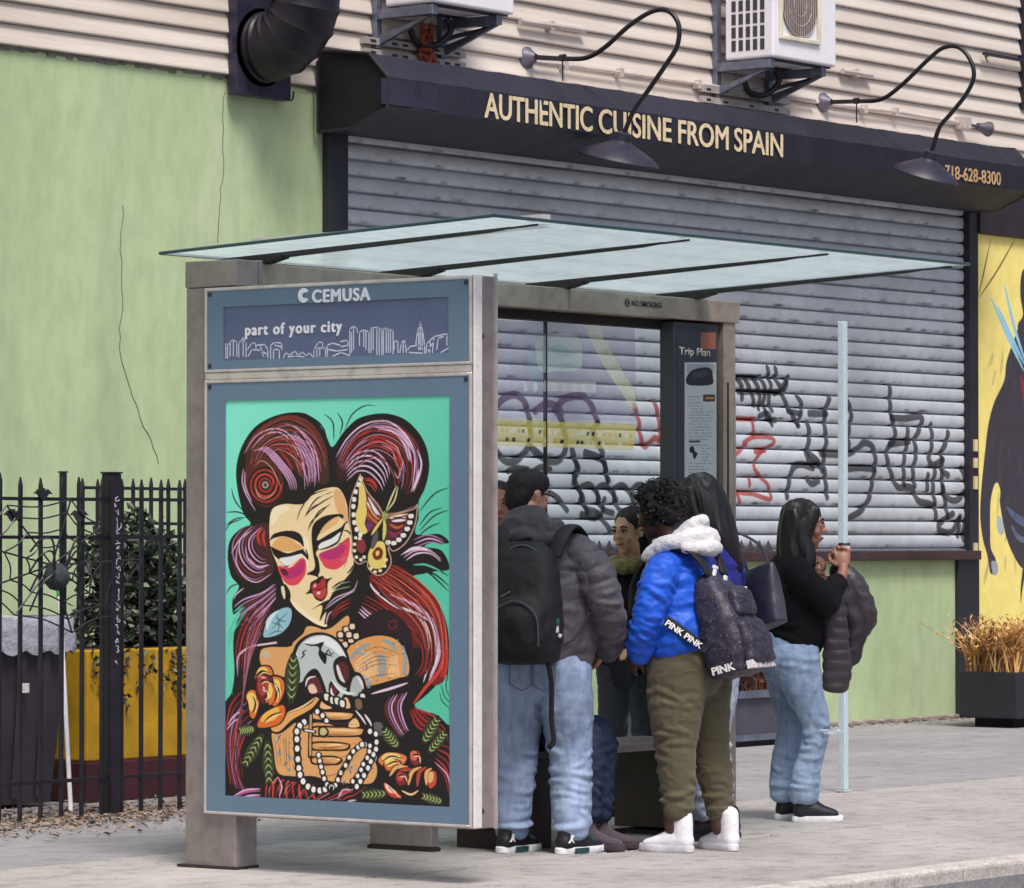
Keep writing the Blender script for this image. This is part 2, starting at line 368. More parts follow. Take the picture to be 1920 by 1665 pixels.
# ------------------------------------------------------------------ roller shutter with graffiti
PIT = .1035; nsl = int(round((sz1-sz0)/PIT)); PIT = (sz1-sz0)/nsl; RPS = 16
cw, ch_ = 1150, nsl*RPS+1
cv = Canvas(cw, ch_, (0, 0, 0)); cv.a[:] = 0; pxm = cw/(sx1-sx0)     # canvas px per metre in x
def smap(p):
    q = at(p[0], p[1], Y=WY); return ((q.x-sx0)/(sx1-sx0)*cw, (sz1-q.z)/(sz1-sz0)*ch_)
cv.map = smap
def Z5(l): return [(1320+x/3.2, 600+y/3.2) for x, y in l]
def Z4(l): return [(900+x/3, 400+y/3) for x, y in l]
def ZP(l): return [(920+x/3.966, 860+y/3.966) for x, y in l]
BK, RD, MR = (24, 22, 34), (170, 52, 44), (78, 34, 48)
GR = [(BK, 5, Z5, l) for l in (
 [(210, 345), (245, 400), (245, 470)], [(215, 340), (345, 345)], [(262, 350), (300, 430), (320, 510)], [(310, 345), (350, 430), (345, 530)], [(355, 340), (385, 420), (370, 500)],
 [(400, 335), (420, 400), (405, 480), (425, 540)], [(440, 340), (480, 400), (525, 345)], [(520, 345), (500, 410), (440, 440)], [(398, 285), (405, 325)], [(445, 290), (452, 325)],
 [(225, 430), (500, 432)], [(480, 440), (540, 560), (585, 632)], [(575, 455), (605, 520), (578, 632)], [(520, 545), (590, 560)], [(380, 520), (400, 590), (450, 600)], [(350, 575), (400, 560), (425, 625)])]
GR += [(BK, 6, Z5, l) for l in (
 [(640, 620), (650, 700), (640, 780), (700, 850), (725, 900)], [(650, 560), (750, 560)], [(770, 468), (742, 560), (742, 650), (752, 720), (735, 820), (745, 950), (755, 1060)], [(870, 470), (900, 560), (885, 660), (885, 760)],
 [(720, 800), (800, 805), (880, 800), (930, 775), (980, 735), (1030, 765), (1045, 860), (1020, 1000), (1010, 1060), (960, 1140), (890, 1185)], [(865, 893), (950, 885), (1040, 893)],
 [(515, 1060), (522, 1000), (550, 890), (600, 865), (670, 885)], [(630, 800), (660, 860), (705, 870)], [(640, 955), (665, 980), (705, 960)],
 [(1132, 400), (1132, 480), (1138, 560), (1160, 650), (1160, 715), (1120, 765), (1115, 830), (1150, 950), (1180, 1000), (1230, 1000), (1265, 1010), (1300, 1080), (1360, 1100), (1400, 1115)],
 [(1140, 585), (1220, 590), (1320, 580), (1310, 650), (1280, 720), (1290, 800), (1270, 900), (1280, 990)], [(1240, 655), (1230, 760), (1215, 860), (1218, 985)], [(1130, 745), (1250, 725)],
 [(1480, 675), (1470, 730), (1438, 790)], [(1378, 630), (1385, 720), (1375, 800)], [(1362, 830), (1390, 870), (1450, 835)], [(1440, 800), (1450, 900), (1480, 930)],
 [(1405, 890), (1390, 1000), (1402, 1100), (1408, 1185)], [(1360, 930), (1355, 1015)], [(1440, 890), (1450, 1000), (1470, 1060), (1530, 1080), (1585, 1025)], [(1445, 1000), (1465, 1100), (1480, 1190)],
 [(1510, 1160), (1430, 1220), (1432, 1260), (1500, 1270), (1545, 1190)], [(1552, 1180), (1540, 1290)], [(1590, 1175), (1568, 1290), (1590, 1330)], [(1560, 890), (1590, 960)])]
GR += [(RD, 4, Z5, l) for l in ([(208, 590), (330, 595)], [(308, 595), (316, 690)], [(255, 735), (320, 700), (420, 705), (432, 740), (350, 800), (318, 880), (350, 930), (400, 990), (415, 1072), (310, 1040)], [(205, 805), (270, 750)], [(205, 1030), (300, 1040)], [(212, 1030), (235, 1095)], [(325, 790), (385, 780)], [(290, 940), (290, 990)])]
GR += [(MR, 6, Z4, l) for l in ([(95, 1150), (130, 1060), (200, 1020), (255, 1040), (285, 1100)], [(330, 1110), (390, 1070), (450, 1085), (480, 1120)], [(440, 1100), (500, 1040), (600, 1030), (650, 1090), (680, 1180)])]
GR += [(BK, 6, Z4, l) for l in ([(285, 1100), (302, 1200), (300, 1290), (240, 1375), (170, 1395), (100, 1330)], [(310, 1320), (400, 1390), (470, 1380), (500, 1310), (490, 1200), (450, 1110)], [(680, 1180), (655, 1240), (700, 1330), (720, 1420), (740, 1500)], [(535, 1330), (562, 1420), (545, 1510)], [(610, 1345), (690, 1375), (720, 1400)])]
GR += [(RD, 5, Z4, l) for l in ([(885, 1080), (910, 1160), (920, 1250), (945, 1310), (1000, 1262), (1032, 1270), (1022, 1150), (1000, 1060)], [(1030, 1270), (1080, 1325), (1060, 1420)], [(1080, 1080), (1095, 1095)], [(1060, 1340), (1095, 1400)])]
GR += [(BK, 5, ZP, l) for l in ([(650, 0), (680, 90), (645, 150), (700, 260), (720, 330), (740, 400)], [(855, 0), (880, 80), (890, 160)], [(700, 410), (800, 440), (850, 400), (870, 300)], [(820, 400), (870, 470), (920, 540)], [(470, 250), (530, 300), (590, 380)],
 [(700, 290), (690, 220), (750, 190), (800, 230), (830, 300)], [(820, 290), (820, 220), (870, 195), (920, 240), (960, 310)], [(940, 300), (945, 225), (1000, 195), (1050, 240), (1090, 320)], [(1075, 260), (1100, 200), (1150, 195), (1200, 240)], [(690, 300), (740, 370), (800, 390)], [(820, 310), (870, 380), (930, 400)], [(950, 320), (990, 390), (1050, 420)], [(160, 90), (220, 70), (300, 80)], [(330, 100), (400, 60), (470, 80)])]
for c, wd, zf, l in GR: cv.stroke(c, wd*2.4*31/7630*pxm, zf(l), 0, .86)
gim = cv.image(); al = np.clip(gim[..., 3:4], 0, 1)
def slat_profile(q):                                     # q 0..1 down one slat: broad bulged face, sharp recessed joint
    return np.where(q < .83, .004+.016*np.sin(np.pi*np.clip(.05+q/.83*.92, 0, 1))**.5, .004-.050*np.sin(np.pi*np.clip((q-.83)/.17, 0, 1)))
base = np.array(lin((204, 210, 219))); rows = np.arange(ch_); q = ((rows % RPS)/RPS); sl = (rows//RPS)
tone = rng.uniform(.90, 1.04, nsl+1)[sl][:, None, None]; jn = (rows//RPS)
drift = np.array([[noise.fractal(Vector((x*.012, s_*.37, 2.2)), 1, 2, 4) for x in range(cw)] for s_ in range(nsl+1)])[sl][..., None]
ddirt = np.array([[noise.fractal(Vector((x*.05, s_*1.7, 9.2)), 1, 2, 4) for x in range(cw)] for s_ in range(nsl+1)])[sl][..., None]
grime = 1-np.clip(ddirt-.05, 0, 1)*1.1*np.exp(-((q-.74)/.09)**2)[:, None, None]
groove = 1.0
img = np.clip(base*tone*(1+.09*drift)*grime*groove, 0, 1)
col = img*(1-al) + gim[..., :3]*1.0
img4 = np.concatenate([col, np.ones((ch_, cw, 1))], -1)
m_sh = attr_mat('shutter_steel', .5, fine=.16, spec=.35); m_sh.node_tree.nodes['Principled BSDF'].inputs['Metallic'].default_value = .1
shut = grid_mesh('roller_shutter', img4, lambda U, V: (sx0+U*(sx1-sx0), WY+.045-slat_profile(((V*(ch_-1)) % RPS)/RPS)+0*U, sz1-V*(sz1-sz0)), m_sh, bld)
mb = MB(); mb.box(sx0+.002, sx1-.002, WY+.012, WY+.055, sz0-.012, sz0-.0005); mb.build('bottom_rail', M('rail_grey', (150, 152, 165), .4, .5), shut)
xz0, xz1 = at(1086, 1025, Y=WY-.05).x, at(1446, 1025, Y=WY-.05).x
mb = MB(); x = xz0
while x < xz1:
    mb.prism([(x, WY-.012, sz0-.01), (x+.115, WY-.012, sz0-.01), (x+.0575, WY-.012, sz0+.07)], (0, .008, 0)); x += .117
mb.build('scalloped_strip', M('scallop_dark', (70, 66, 74)), shut)
# ------------------------------------------------------------------ mural on the wall at the right
mx0, mx1 = at(1833, 700, Y=WY).x, 31.6; mz0, mz1 = at(1880, 1262, Y=WY).z-.35, at(1880, 443, Y=WY).z-.004
mw, mh = 620, int(620*(mz1-mz0)/(mx1-mx0)); cv = Canvas(mw, mh, (250, 232, 140))
def mmap(p):
    q = at(1780+p[0]*140/238, 420+p[1]*980/1665, Y=WY); return ((q.x-mx0)/(mx1-mx0)*mw, (mz1-q.z)/(mz1-mz0)*mh)
cv.map = mmap; FIG = (66, 62, 72)
for _ in range(60):
    x, y = random.uniform(80, 500), random.uniform(40, 1500); cv.stroke((244, 222, 124), random.uniform(8, 22), [(x, y), (x+random.uniform(-20, 30), y+random.uniform(60, 200))], 2, .35)
cv.fill(FIG, [(236, 300), (200, 380), (180, 440), (172, 500), (140, 570), (122, 640), (112, 720), (100, 840), (96, 930), (104, 1000), (120, 1060), (128, 1110), (142, 1110), (146, 1070), (130, 1030), (128, 950), (130, 880), (142, 830), (155, 830), (158, 880), (165, 930), (180, 1000), (205, 1060), (236, 1100), (300, 1110), (380, 1060), (420, 900), (440, 700), (420, 500), (360, 360), (300, 310)])
cv.fill(FIG, [(226, 170), (240, 140), (290, 130), (330, 180), (330, 260), (290, 330), (225, 340), (216, 320), (232, 290), (224, 230)])
cv.fill((250, 232, 140), [(140, 835), (152, 826), (160, 850), (156, 900), (150, 940), (140, 960), (131, 930), (133, 870)])
for l in ([(128, 230), (180, 350), (236, 470)], [(172, 190), (205, 330), (240, 440)], [(150, 260), (200, 370), (238, 450)]): cv.stroke((150, 205, 230), 7, l, 2)
for l in ([(130, 50), (100, 190), (88, 235)], [(210, 45), (150, 150), (90, 240)]): cv.stroke((110, 92, 60), 3, l, 2)
cv.fill((180, 190, 205), [(150, 930), (165, 940), (172, 980), (160, 990), (150, 965)]); cv.fill((160, 165, 185), [(132, 1075), (150, 1080), (152, 1110), (138, 1118)])
cv.stroke((96, 110, 140), 12, [(180, 900), (205, 930), (240, 950), (290, 940)], 2, .8); cv.stroke((120, 132, 160), 8, [(195, 960), (220, 1000), (260, 1010)], 2, .6)
cv.stroke((150, 50, 70), 10, [(225, 480), (236, 540), (244, 620)], 2, .8); cv.stroke(FIG, 9, [(236, 1105), (228, 1160), (225, 1210)], 1)
for _ in range(120):
    x, y = random.uniform(120, 420), random.uniform(400, 1080); cv.stroke(random.choice(((84, 80, 92), (54, 50, 62), (74, 76, 96))), random.uniform(3, 8), [(x, y), (x+random.uniform(-16, 6), y+random.uniform(30, 90))], 2, .3)
mur = grid_mesh('wall_mural', cv.image(), lambda U, V: (mx0+U*(mx1-mx0), WY-.008+0*U, mz1-V*(mz1-mz0)), attr_mat('mural_paint', .7, fine=.1))
tag(mur, 'bright yellow mural with a large dark painted figure, right of the shutter', 'mural')
mb = MB()                                                # pale tags stuck on the edge of the pilaster
for y, h_, c in ((835, 24, 0), (868, 20, 0), (905, 26, 0), (1030, 26, 1)):
    p = at(1829, y, Y=WY-.04); mb.box(p.x-.02, p.x+.03, WY-.045, WY-.0305, p.z-h_/7630*15, p.z+h_/7630*15, c)
mb.each('sticker', [M('sticker_tan', (226, 205, 160))], bld)
# ================================================================== AWNING
ax0 = 19.78; ax1 = at(1912, 300, Y=WY-.5).x
aw = tag(empty('awning', (ax0, WY, 4.0)), 'long black fabric awning lettered in gold above the closed shutter', 'awning')
AP = [(0, 4.52), (.42, 4.47), (.57, 4.315), (.57, 4.125), (.26, 4.0), (0, 4.0)]
def aw_mat():
    t = NT('awning_fabric'); n1 = t.noise(1.0, (1, 1, 1), 6); n2 = t.noise(4, (2.5, 1, .4), 5); n3 = t.noise(300, det=1)
    b = t.ramp(n1, [(.3, lin((21, 20, 31))), (.7, lin((35, 35, 53)))]); b = t.mix(1, b, t.ramp(n2, [(.35, (.85, .85, .85)), (.62, (1.15, 1.15, 1.15)), (.75, (1.9, 1.9, 1.9))]), 'MULTIPLY')
    t.base(b); t.set(Roughness=.62); t.bump(n2, .3, .02); return t.m
m_aw = aw_mat(); mb = MB(); nx = 130
vs = []
for i in range(nx+1):
    x = ax0+(ax1-ax0)*i/nx; sag = .006*math.sin(i*.9)+.004*math.sin(i*2.3+1)
    vs += [(x, WY-.03-d+(sag if 0 < j < 4 else 0)*(.5 if j != 2 else 1), z+(sag*.6 if j in (1, 4) else 0)) for j, (d, z) in enumerate(AP)]
n = len(AP); mb.add(vs, [(i*n+j, (i+1)*n+j, (i+1)*n+(j+1) % n, i*n+(j+1) % n) for i in range(nx) for j in range(n)])
canopy = mb.build('canopy', m_aw, aw, smooth=30)
mb = MB(); 
for x in (ax0, ax1+.002): mb.prism([(x-.002, WY-.03-d*1.0, z) for d, z in AP], (.002, 0, 0))
mb.each('end_panel', M('awning_end', (20, 17, 24), .7, var=.3), aw)
mb = MB(); mb.tube([(ax0-.01, WY-.03-d, z) for d, z in AP], .012, 8); mb.tube([(ax1+.01, WY-.03-d, z) for d, z in AP], .012, 8); mb.tube([(ax0-.035, WY-.05, 4.45), (ax0-.035, WY-.05, 4.0)], .01, 6); mb.each('frame_tube', m_black, aw)
m_gold = M('gold_letters', (224, 206, 170), .6, var=.12, scale=14, fine=.15); yf = WY-.03-.57-.004
for word, xa, xb in (('AUTHENTIC', 909, 1110), ('CUISINE', 1123, 1258), ('FROM', 1272, 1365), ('SPAIN', 1377, 1467)):
    a, b = at(xa, 220, Y=yf), at(xb, 250, Y=yf); lettering('lettering', word, m_gold, (a.x, yf, 4.138), (1, 0, 0), (0, 0, 1), b.x-a.x, .162, .0, aw, 1.0, fat=.005)
a, b = at(1772, 333, Y=yf), at(1876, 340, Y=yf)
lettering('telephone_number', '718-628-8300', M('gold_small', (196, 160, 120), .6), (a.x, yf, 4.145), (1, 0, 0), (0, 0, 1), b.x-a.x, .10, .0, aw, fat=.003)
mb = MB(); x = ax0+.6
while x < ax1-.4:
    L = random.uniform(.15, .7); mb.prism([(x, WY-.029, 4.521), (x, WY-.25-random.uniform(-.01, .02), 4.4985), (x, WY-.25, 4.503), (x, WY-.029, 4.5265)], (L, 0, 0)); x += L+(.002 if random.random() < .75 else random.uniform(.02, .3))
mb.each('flashing', M('flashing_pale', (204, 198, 198), .6, var=.3, scale=8), aw)
mb = MB()                                                # patched panel at the left end, a lost bit of white on the edge
a, b = at(706, 140, Y=yf), at(822, 190, Y=yf); mb.box(a.x+.05, b.x, yf, yf+.006, 4.14, 4.30); mb.build('fabric_patch', M('awning_patch', (42, 41, 62), .6, var=.2), aw)
# ------------------------------------------------------------------ wiring track and conduits on the siding
m_pipe = M('conduit', (200, 190, 186), .5, .2, var=.12); m_gal = M('galvanised', (118, 124, 142), .42, .6, var=.25, scale=12); m_steel_dk = M('steel_dark', (60, 58, 70), .45, .4)
def conduit(pts, r, label, joint=True):
    mb = MB(); P = [at(x, y, Y=WY-.06) for x, y in pts]; mb.tube(P, r, 8)
    for p in P[1:-1] if len(P) > 2 else []: mb.box(p.x-.02, p.x+.02, WY-.075, WY-.02, p.z-.03, p.z+.03)
    o = mb.build('conduit_pipe', m_pipe, smooth=True); return tag(o, label, 'pipe')
conduit([(1004, 116), (1060, 122), (1164, 136), (1310, 158), (1420, 172), (1528, 188)], .014, 'thin pale conduit running along the siding between the two gooseneck lamps')
conduit([(1556, 196), (1622, 204), (1680, 210), (1796, 230)], .014, 'thin pale conduit from the right gooseneck lamp to the small floodlight')
conduit([(976, 40), (1034, 48), (1096, 57)], .022, 'short white drain pipe capped on the siding right of the left air conditioner')
conduit([(1580, 133), (1606, 137), (1634, 142)], .022, 'short white drain pipe stub under the right air conditioner')
o = MB(); P = [at(1846, 100, Y=WY-.08), at(1925, 100, Y=WY-.08)]; o.box(P[0].x, P[1].x, WY-.09, WY-.06, P[0].z-.012, P[0].z+.012); o.box(P[0].x+.1, P[0].x+.13, WY-.06, WY-.02, P[0].z-.012, P[0].z+.012); tag(o.build('iron_rod', m_steel_dk), 'thin dark iron rod on the siding beside the upper window', 'rod')
def strut(px0, py0, px1, py1, label):
    a, b = at(px0, py0, Y=WY-.05), at(px1, py1, Y=WY-.05); mb = MB(); z = a.z
    for dz in (0, .075): mb.box(a.x, b.x, WY-.075, WY-.03, z-dz-.045, z-dz)
    o = mb.build('strut_channel', M('strut_grey', (176, 168, 166), .5, .2, var=.2)); mb = MB(); x = a.x+.05
    while x < b.x-.05:
        for dz in (0, .075): mb.box(x, x+.055, WY-.0765, WY-.074, z-dz-.032, z-dz-.014)
        x += random.choice((.11, .11, .22, .33))
    mb.each('slot', m_steel_dk, o); return tag(o, label, 'bracket')
strut(680, 68, 868, 92, 'slotted steel channel under the left air conditioner above the awning end')
strut(1312, 160, 1476, 186, 'slotted steel channel under the right air conditioner above the awning')
# ------------------------------------------------------------------ air conditioners
m_acw = M('ac_white', (238, 236, 244), .4, var=.03, bump=0, fine=.015); m_acd = M('ac_grille_dark', (62, 60, 70), .6)
def ac(px, py, label, cable):
    c = at(px, py, Y=WY-.56)                             # lower front left corner of the casing
    X0, X1, Y0, Y1, Z0, Z1 = c.x, c.x+.83, WY-.56, WY-.14, c.z, c.z+.66
    t = tag(empty('air_conditioner', (X0, Y1, Z0)), label, 'air conditioner', 'air conditioners on the siding')
    mb = MB(); mb.box(X0, X1, Y0, Y1, Z0, Z1); mb.build('casing', m_acw, t, bevel=.018, seg=3)
    mb = MB()
    for i in range(5):
        for j in range(6): mb.box(X0-.003, X0+.01, Y1-.06-.062*i-.036, Y1-.06-.062*i, Z0+.06+.095*j, Z0+.06+.095*j+.078)
    mb.build('side_grille', m_acd, t)
    fx, fz, s = X0+.33, Z0+.40, .245
    mb = MB(); mb.lathe((fx, Y0-.003, fz), [(.0, 0), (.225, 0), (.225, -.012), (.0, -.012)], 40, (0, 1, 0)); fan = mb.build('fan_opening', M('fan_brown', (96, 84, 84), .6, var=.3), t)
    mb = MB()
    for a, b, c_, d in ((-s-.02, -s+.012, -s-.02, s+.02), (s-.012, s+.02, -s-.02, s+.02), (-s+.012, s-.012, -s-.02, -s+.012), (-s+.012, s-.012, s-.012, s+.02)): mb.box(fx+a, fx+b, Y0-.022, Y0-.0005, fz+c_, fz+d)
    mb.build('fan_frame', M('ac_cream', (222, 214, 196), .5), t, bevel=.006)
    mb = MB()
    for i in range(-9, 10):
        x = fx+i*.0245; h_ = math.sqrt(max(0, .23**2-(x-fx)**2))
        if h_ > .02: mb.tube([(x, Y0-.014, fz-h_), (x, Y0-.014, fz+h_)], .0035, 6)
    for r in (.08, .15, .228): mb.tube([(fx+r*math.cos(a), Y0-.014, fz+r*math.sin(a)) for a in np.linspace(0, 6.2832, 33)], .004, 6, False)
    mb.build('fan_guard', M('guard_grey', (176, 166, 160), .5), t)
    # wall bracket: two upright struts, two arms with gussets
    for k, x in enumerate((X0+.03, X1-.12)):
        mb = MB(); mb.box(x-.03, x+.03, WY-.07, WY-.028, Z0-.26, Z0+.55); mb.box(x-.028, x+.028, Y0+.03, WY-.07, Z0-.075, Z0-.012)
        mb.prism([(x-.004, WY-.07, Z0-.24), (x-.004, WY-.07, Z0-.18), (x-.004, Y0+.1, Z0-.076), (x-.004, Y0+.05, Z0-.076)], (.03, 0, 0)); mb.build('wall_bracket', m_gal, t, bevel=.003, seg=1)
    mb = MB(); mb.box(X0+.02, X1-.02, Y0+.04, Y0+.10, Z0-.0115, Z0-.0005); mb.box(X0+.02, X1-.02, Y1-.08, Y1-.02, Z0-.0115, Z0-.0005); mb.each('foot_rail', m_steel_dk, t)
    mb = MB(); mb.tube(curve3([(X1-.25, Y1-.05, Z0-.02), (X1-.22, WY-.2, Z0-.1), (X1-.3, WY-.14, Z0-.2), (X1-.45, WY-.1, Z0-.19), (X1-.5, WY-.07, Z0-.08)]), .022, 8)
    mb.tube(curve3([(X1-.02, Y0+.1, Z0-.02), (X1-.08, Y0+.2, Z0-.09), (X1-.2, WY-.2, Z0-.14), (X1-.35, WY-.1, Z0-.22)]), .016, 8); mb.build('hose', m_black, t, smooth=True)
    if cable:
        mb = MB()
        for k in range(7):
            q = [Vector((X1-.33+random.gauss(0, .05), WY-.1+random.gauss(0, .02), Z0-.12-.05*j+random.gauss(0, .035))) for j in range(7)]; mb.tube(curve3(q), .017, 7)
        mb.build('cable_bundle', M('rust_orange', (150, 78, 50), .7, var=.4, scale=15), t, smooth=True)
ac(817, 3, 'white outdoor air conditioner over the awning with a rusty cable bundle hanging below', True)
ac(1450, 106, 'white outdoor air conditioner in full view above the middle of the awning', False)
# ------------------------------------------------------------------ gooseneck lamps
m_lamp = M('lamp_black', (26, 24, 32), .4, var=.2); m_shade = M('lamp_shade_paint', (38, 37, 54), .45, var=.2, scale=8)
def gooseneck(mount, pts, shade_top, rimL, rimR, stay, label):
    X = at(*mount, Y=WY-.03).x; f = lambda p: at(p[0], p[1], X=X)
    t = tag(empty('gooseneck_lamp', (X, WY, f(mount).z)), label, 'lamp', 'gooseneck lamps over the awning')
    m_ = f(mount); mb = MB(); mb.lathe((X, WY-.03, m_.z), [(0, -.03), (.075, -.03), (.075, 0), (.06, .012), (.05, .03), (.03, .055), (.022, .07)], 24, (0, -1, 0)); mb.build('wall_mount', M('lamp_mount', (104, 100, 118), .5, .3), t, smooth=True)
    arm = curve3([Vector((X, WY-.08, m_.z))] + [f(p) for p in pts], 10); mb = MB(); mb.tube(arm, .0165, 10); mb.build('arm', m_lamp, t, smooth=True)
    st, a, b = f(shade_top), f(rimL), f(rimR); c = (a+b)/2; r = (b-a).length/2; up = (st-c); ud = Vector((0, b.z-a.z, -(b.y-a.y))); ud = ud if ud.z > 0 else -ud; ud.normalize(); h_ = max(.195, up.dot(ud))
    prof = [(r, 0), (r*1.0, .008), (r*.94, h_*.13), (r*.80, h_*.27), (r*.60, h_*.41), (r*.42, h_*.52), (r*.29, h_*.60), (r*.22, h_*.68), (r*.20, h_*.94), (r*.12, h_*1.0), (0, h_)]
    inner = [(x*.96, y-.006) for x, y in prof[:6]][::-1]
    mb = MB(); mb.lathe(c, inner[:-1]+prof, 36, ud); mb.build('shade', m_shade, t, smooth=True)
    mb = MB(); p0 = f(stay[0]); p1 = f(stay[1]); mb.tube([p0, p1], .005, 6); mb.lathe(p0, [(.0, -.02), (.024, -.02), (.024, .02), (0, .02)], 10, (0, 1, 0)); mb.build('stay', m_lamp, t)
gooseneck((990, 108), [(1056, 110), (1100, 108), (1135, 88), (1180, 48), (1222, 22), (1252, 20), (1272, 45), (1270, 85), (1248, 122), (1215, 170), (1190, 205), (1175, 238), (1166, 262)], (1166, 255), (1098, 286), (1221, 316), ((1055, 108), (1055, 152)), 'black gooseneck lamp hanging in front of the gold lettering, left of the other')
gooseneck((1545, 192), [(1605, 190), (1652, 186), (1690, 160), (1740, 112), (1768, 90), (1796, 88), (1818, 110), (1826, 142), (1812, 176), (1782, 214), (1762, 238), (1752, 268), (1746, 288)], (1746, 282), (1682, 314), (1787, 348), ((1606, 189), (1606, 230)), 'black gooseneck lamp near the telephone number at the right end of the awning')
p = at(1826, 237, Y=WY-.1); t = tag(empty('floodlight', (p.x, WY, p.z)), 'small grey floodlight on the siding above the right end of the awning', 'lamp')
mb = MB(); mb.box(p.x-.17, p.x-.06, WY-.12, WY-.025, p.z-.03, p.z+.07); mb.build('junction_box', m_pipe, t, bevel=.008)
mb = MB(); mb.tube([(p.x-.06, WY-.1, p.z+.01), (p.x+.02, WY-.12, p.z)], .012, 8); mb.lathe((p.x+.02, WY-.12, p.z), [(0, 0), (.03, 0), (.035, .04), (.06, .1), (.06, .12), (.0, .115)], 18, (.9, -.4, -.15)); mb.build('lamp_head', M('flood_grey', (92, 88, 100), .5, .3), t, smooth=True)
# ------------------------------------------------------------------ exhaust duct
m_duct = M('duct_black', (31, 28, 39), .42, .3, var=.3, scale=5)
a = at(428, 100, Y=WY-.03); b = at(530, 100, Y=WY-.03); zb = at(478, 183, Y=WY-.05).z
t = tag(empty('exhaust_duct', ((a.x+b.x)/2, WY, zb)), 'fat black elbow duct leaving the wall at a black plate left of the awning', 'duct')
mb = MB(); mb.box(a.x, b.x, WY-.10, WY-.028, zb, zb+.85); mb.build('wall_plate', M('duct_plate', (44, 40, 62), .5, var=.35, scale=9), t, bevel=.006)
c = Vector(((a.x+b.x)/2-.02, WY-.1, at(482, 82, Y=WY-.1).z-.02)); path = []
for k in range(7): path.append(c + Vector((0, -.05*k/6, 0)))
for k in range(1, 19):
    th = R_(5*k*.9); path.append(c + Vector((0, -.05-.31*math.sin(th), .31*(1-math.cos(th)))))
th = R_(81); dv = Vector((0, -math.cos(th), math.sin(th)))
for k in range(1, 8): path.append(path[-1] + dv*.2)
mb = MB(); mb.tube(path, [.222 if i % 4 == 3 and i < 25 else .21 for i in range(len(path))], 40); mb.build('elbow_pipe', m_duct, t, smooth=25)
mb = MB(); mb.lathe(c+Vector((0, .03, 0)), [(.21, 0), (.245, 0), (.245, .03), (.21, .03)], 36, (0, -1, 0)); mb.build('flange', m_duct, t)
mb = MB(); q = at(533, 178, Y=WY-.03); mb.tube(curve3([(q.x, WY-.03, q.z+.04), (q.x, WY-.06, q.z-.03), (q.x+.01, WY-.09, q.z-.03), (q.x+.01, WY-.1, q.z+.02)]), .006, 6); mb.build('hook', m_black, t)
# ================================================================== BUS SHELTER
def steel(name, col, var=.12, rough=.42):
    t = NT(name); n1 = t.noise(2.5, (1, 1, .35), 6); n2 = t.noise(60, (6, 6, .12), 2); n3 = t.noise(14, det=6); c = np.array(lin(col))
    b = t.ramp(n1, [(.3, tuple(c*(1-var))), (.7, tuple(np.minimum(1, c*(1+var))))]); b = t.mix(1, b, t.ramp(n2, [(.3, (.95, .95, .95)), (.7, (1.04, 1.04, 1.04))]), 'MULTIPLY'); b = t.mix(1, b, t.ramp(n3, [(.3, (.80, .79, .79)), (.55, (1.03, 1.03, 1.03))]), 'MULTIPLY')
    t.base(b); t.set(Roughness=rough, Metallic=.55); t.bump(n2, .06, .002); return t.m
m_st = steel('brushed_steel', (156, 146, 147), .2); m_stl = steel('light_steel', (214, 206, 206), .06, .35); m_stb = steel('beam_steel', (176, 164, 152), .2); m_blue = M('blue_enamel', (100, 124, 148), .45, var=.06, scale=3, bump=.04, fine=.04)
m_blued = M('blue_display', (92, 102, 138), .3, var=.1, scale=4, bump=0, fine=.03); m_white = M('white_print', (236, 238, 244), .5, var=.03, bump=0); m_rib = M('rib_dark', (52, 50, 52), .45, .3); m_foot = M('foot_dark', (46, 40, 42), .7)
PX = 13.12
sh = tag(empty('bus_shelter', (13.2, 11.6, 0)), 'glass roofed steel bus shelter with a painted lady poster on its end panel', 'bus shelter')
mb = MB(); mb.box(PX+.015, PX+.155, 11.53, 11.82, 0, 2.499); mb.build('column', m_st, sh, bevel=.006)
mb = MB(); mb.prism([(PX+.008, 11.523, .0), (PX+.160, 11.523, .0), (PX+.160, 11.83, .0), (PX-.01, 11.845, .0)], (0, 0, .012)); mb.build('foot_plate', m_foot, sh)
mb = MB(); mb.box(14.40, 14.455, 11.47, 11.83, .02, 2.499); mb.build('column', m_st, sh, bevel=.005)
mb = MB(); mb.box(14.395, 14.46, 11.462, 11.838, 0, .0195); mb.build('foot_plate', m_foot, sh)
mb = MB(); mb.box(16.87, 16.975, 11.56, 11.83, 0, 2.499); mb.box(16.955, 16.9765, 11.5575, 11.5595, 1.0, 2.12); rc = mb.build('column', m_stb, sh, bevel=.005)
mb = MB(); mb.box(16.90, 16.912, 11.556, 11.5599, .9, 2.2); mb.build('slot', m_foot, rc)
mb = MB(); mb.box(PX+.012, PX+.16, 11.53, 11.825, 2.5, 2.615); mb.box(PX+.1605, PX+.185, 11.526, 11.828, 2.497, 2.618); mb.build('beam_end', m_st, sh, bevel=.005)
mb = MB(); mb.box(PX+.1855, 15.555, 11.55, 11.82, 2.5, 2.608); mb.box(15.561, 17.0, 11.55, 11.82, 2.5, 2.608); bm_ = mb.build('beam', m_stb, sh, bevel=.005)
mb = MB(); mb.box(PX+.2, 16.85, 11.66, 11.73, 2.455, 2.499); mb.box(13.32, 14.39, 11.67, 11.72, .26, .31); mb.box(14.46, 16.86, 11.67, 11.72, .26, .31); mb.each('glazing_bar', m_foot, sh)
lettering('sticker_text', 'NO SMOKING', M('sticker_ink', (52, 50, 70), .6), (at(1184, 560, Y=11.549).x, 11.5475, 2.547), (1, 0, 0), (0, 0, 1), .255, .028, .01, bm_, thick=.001)
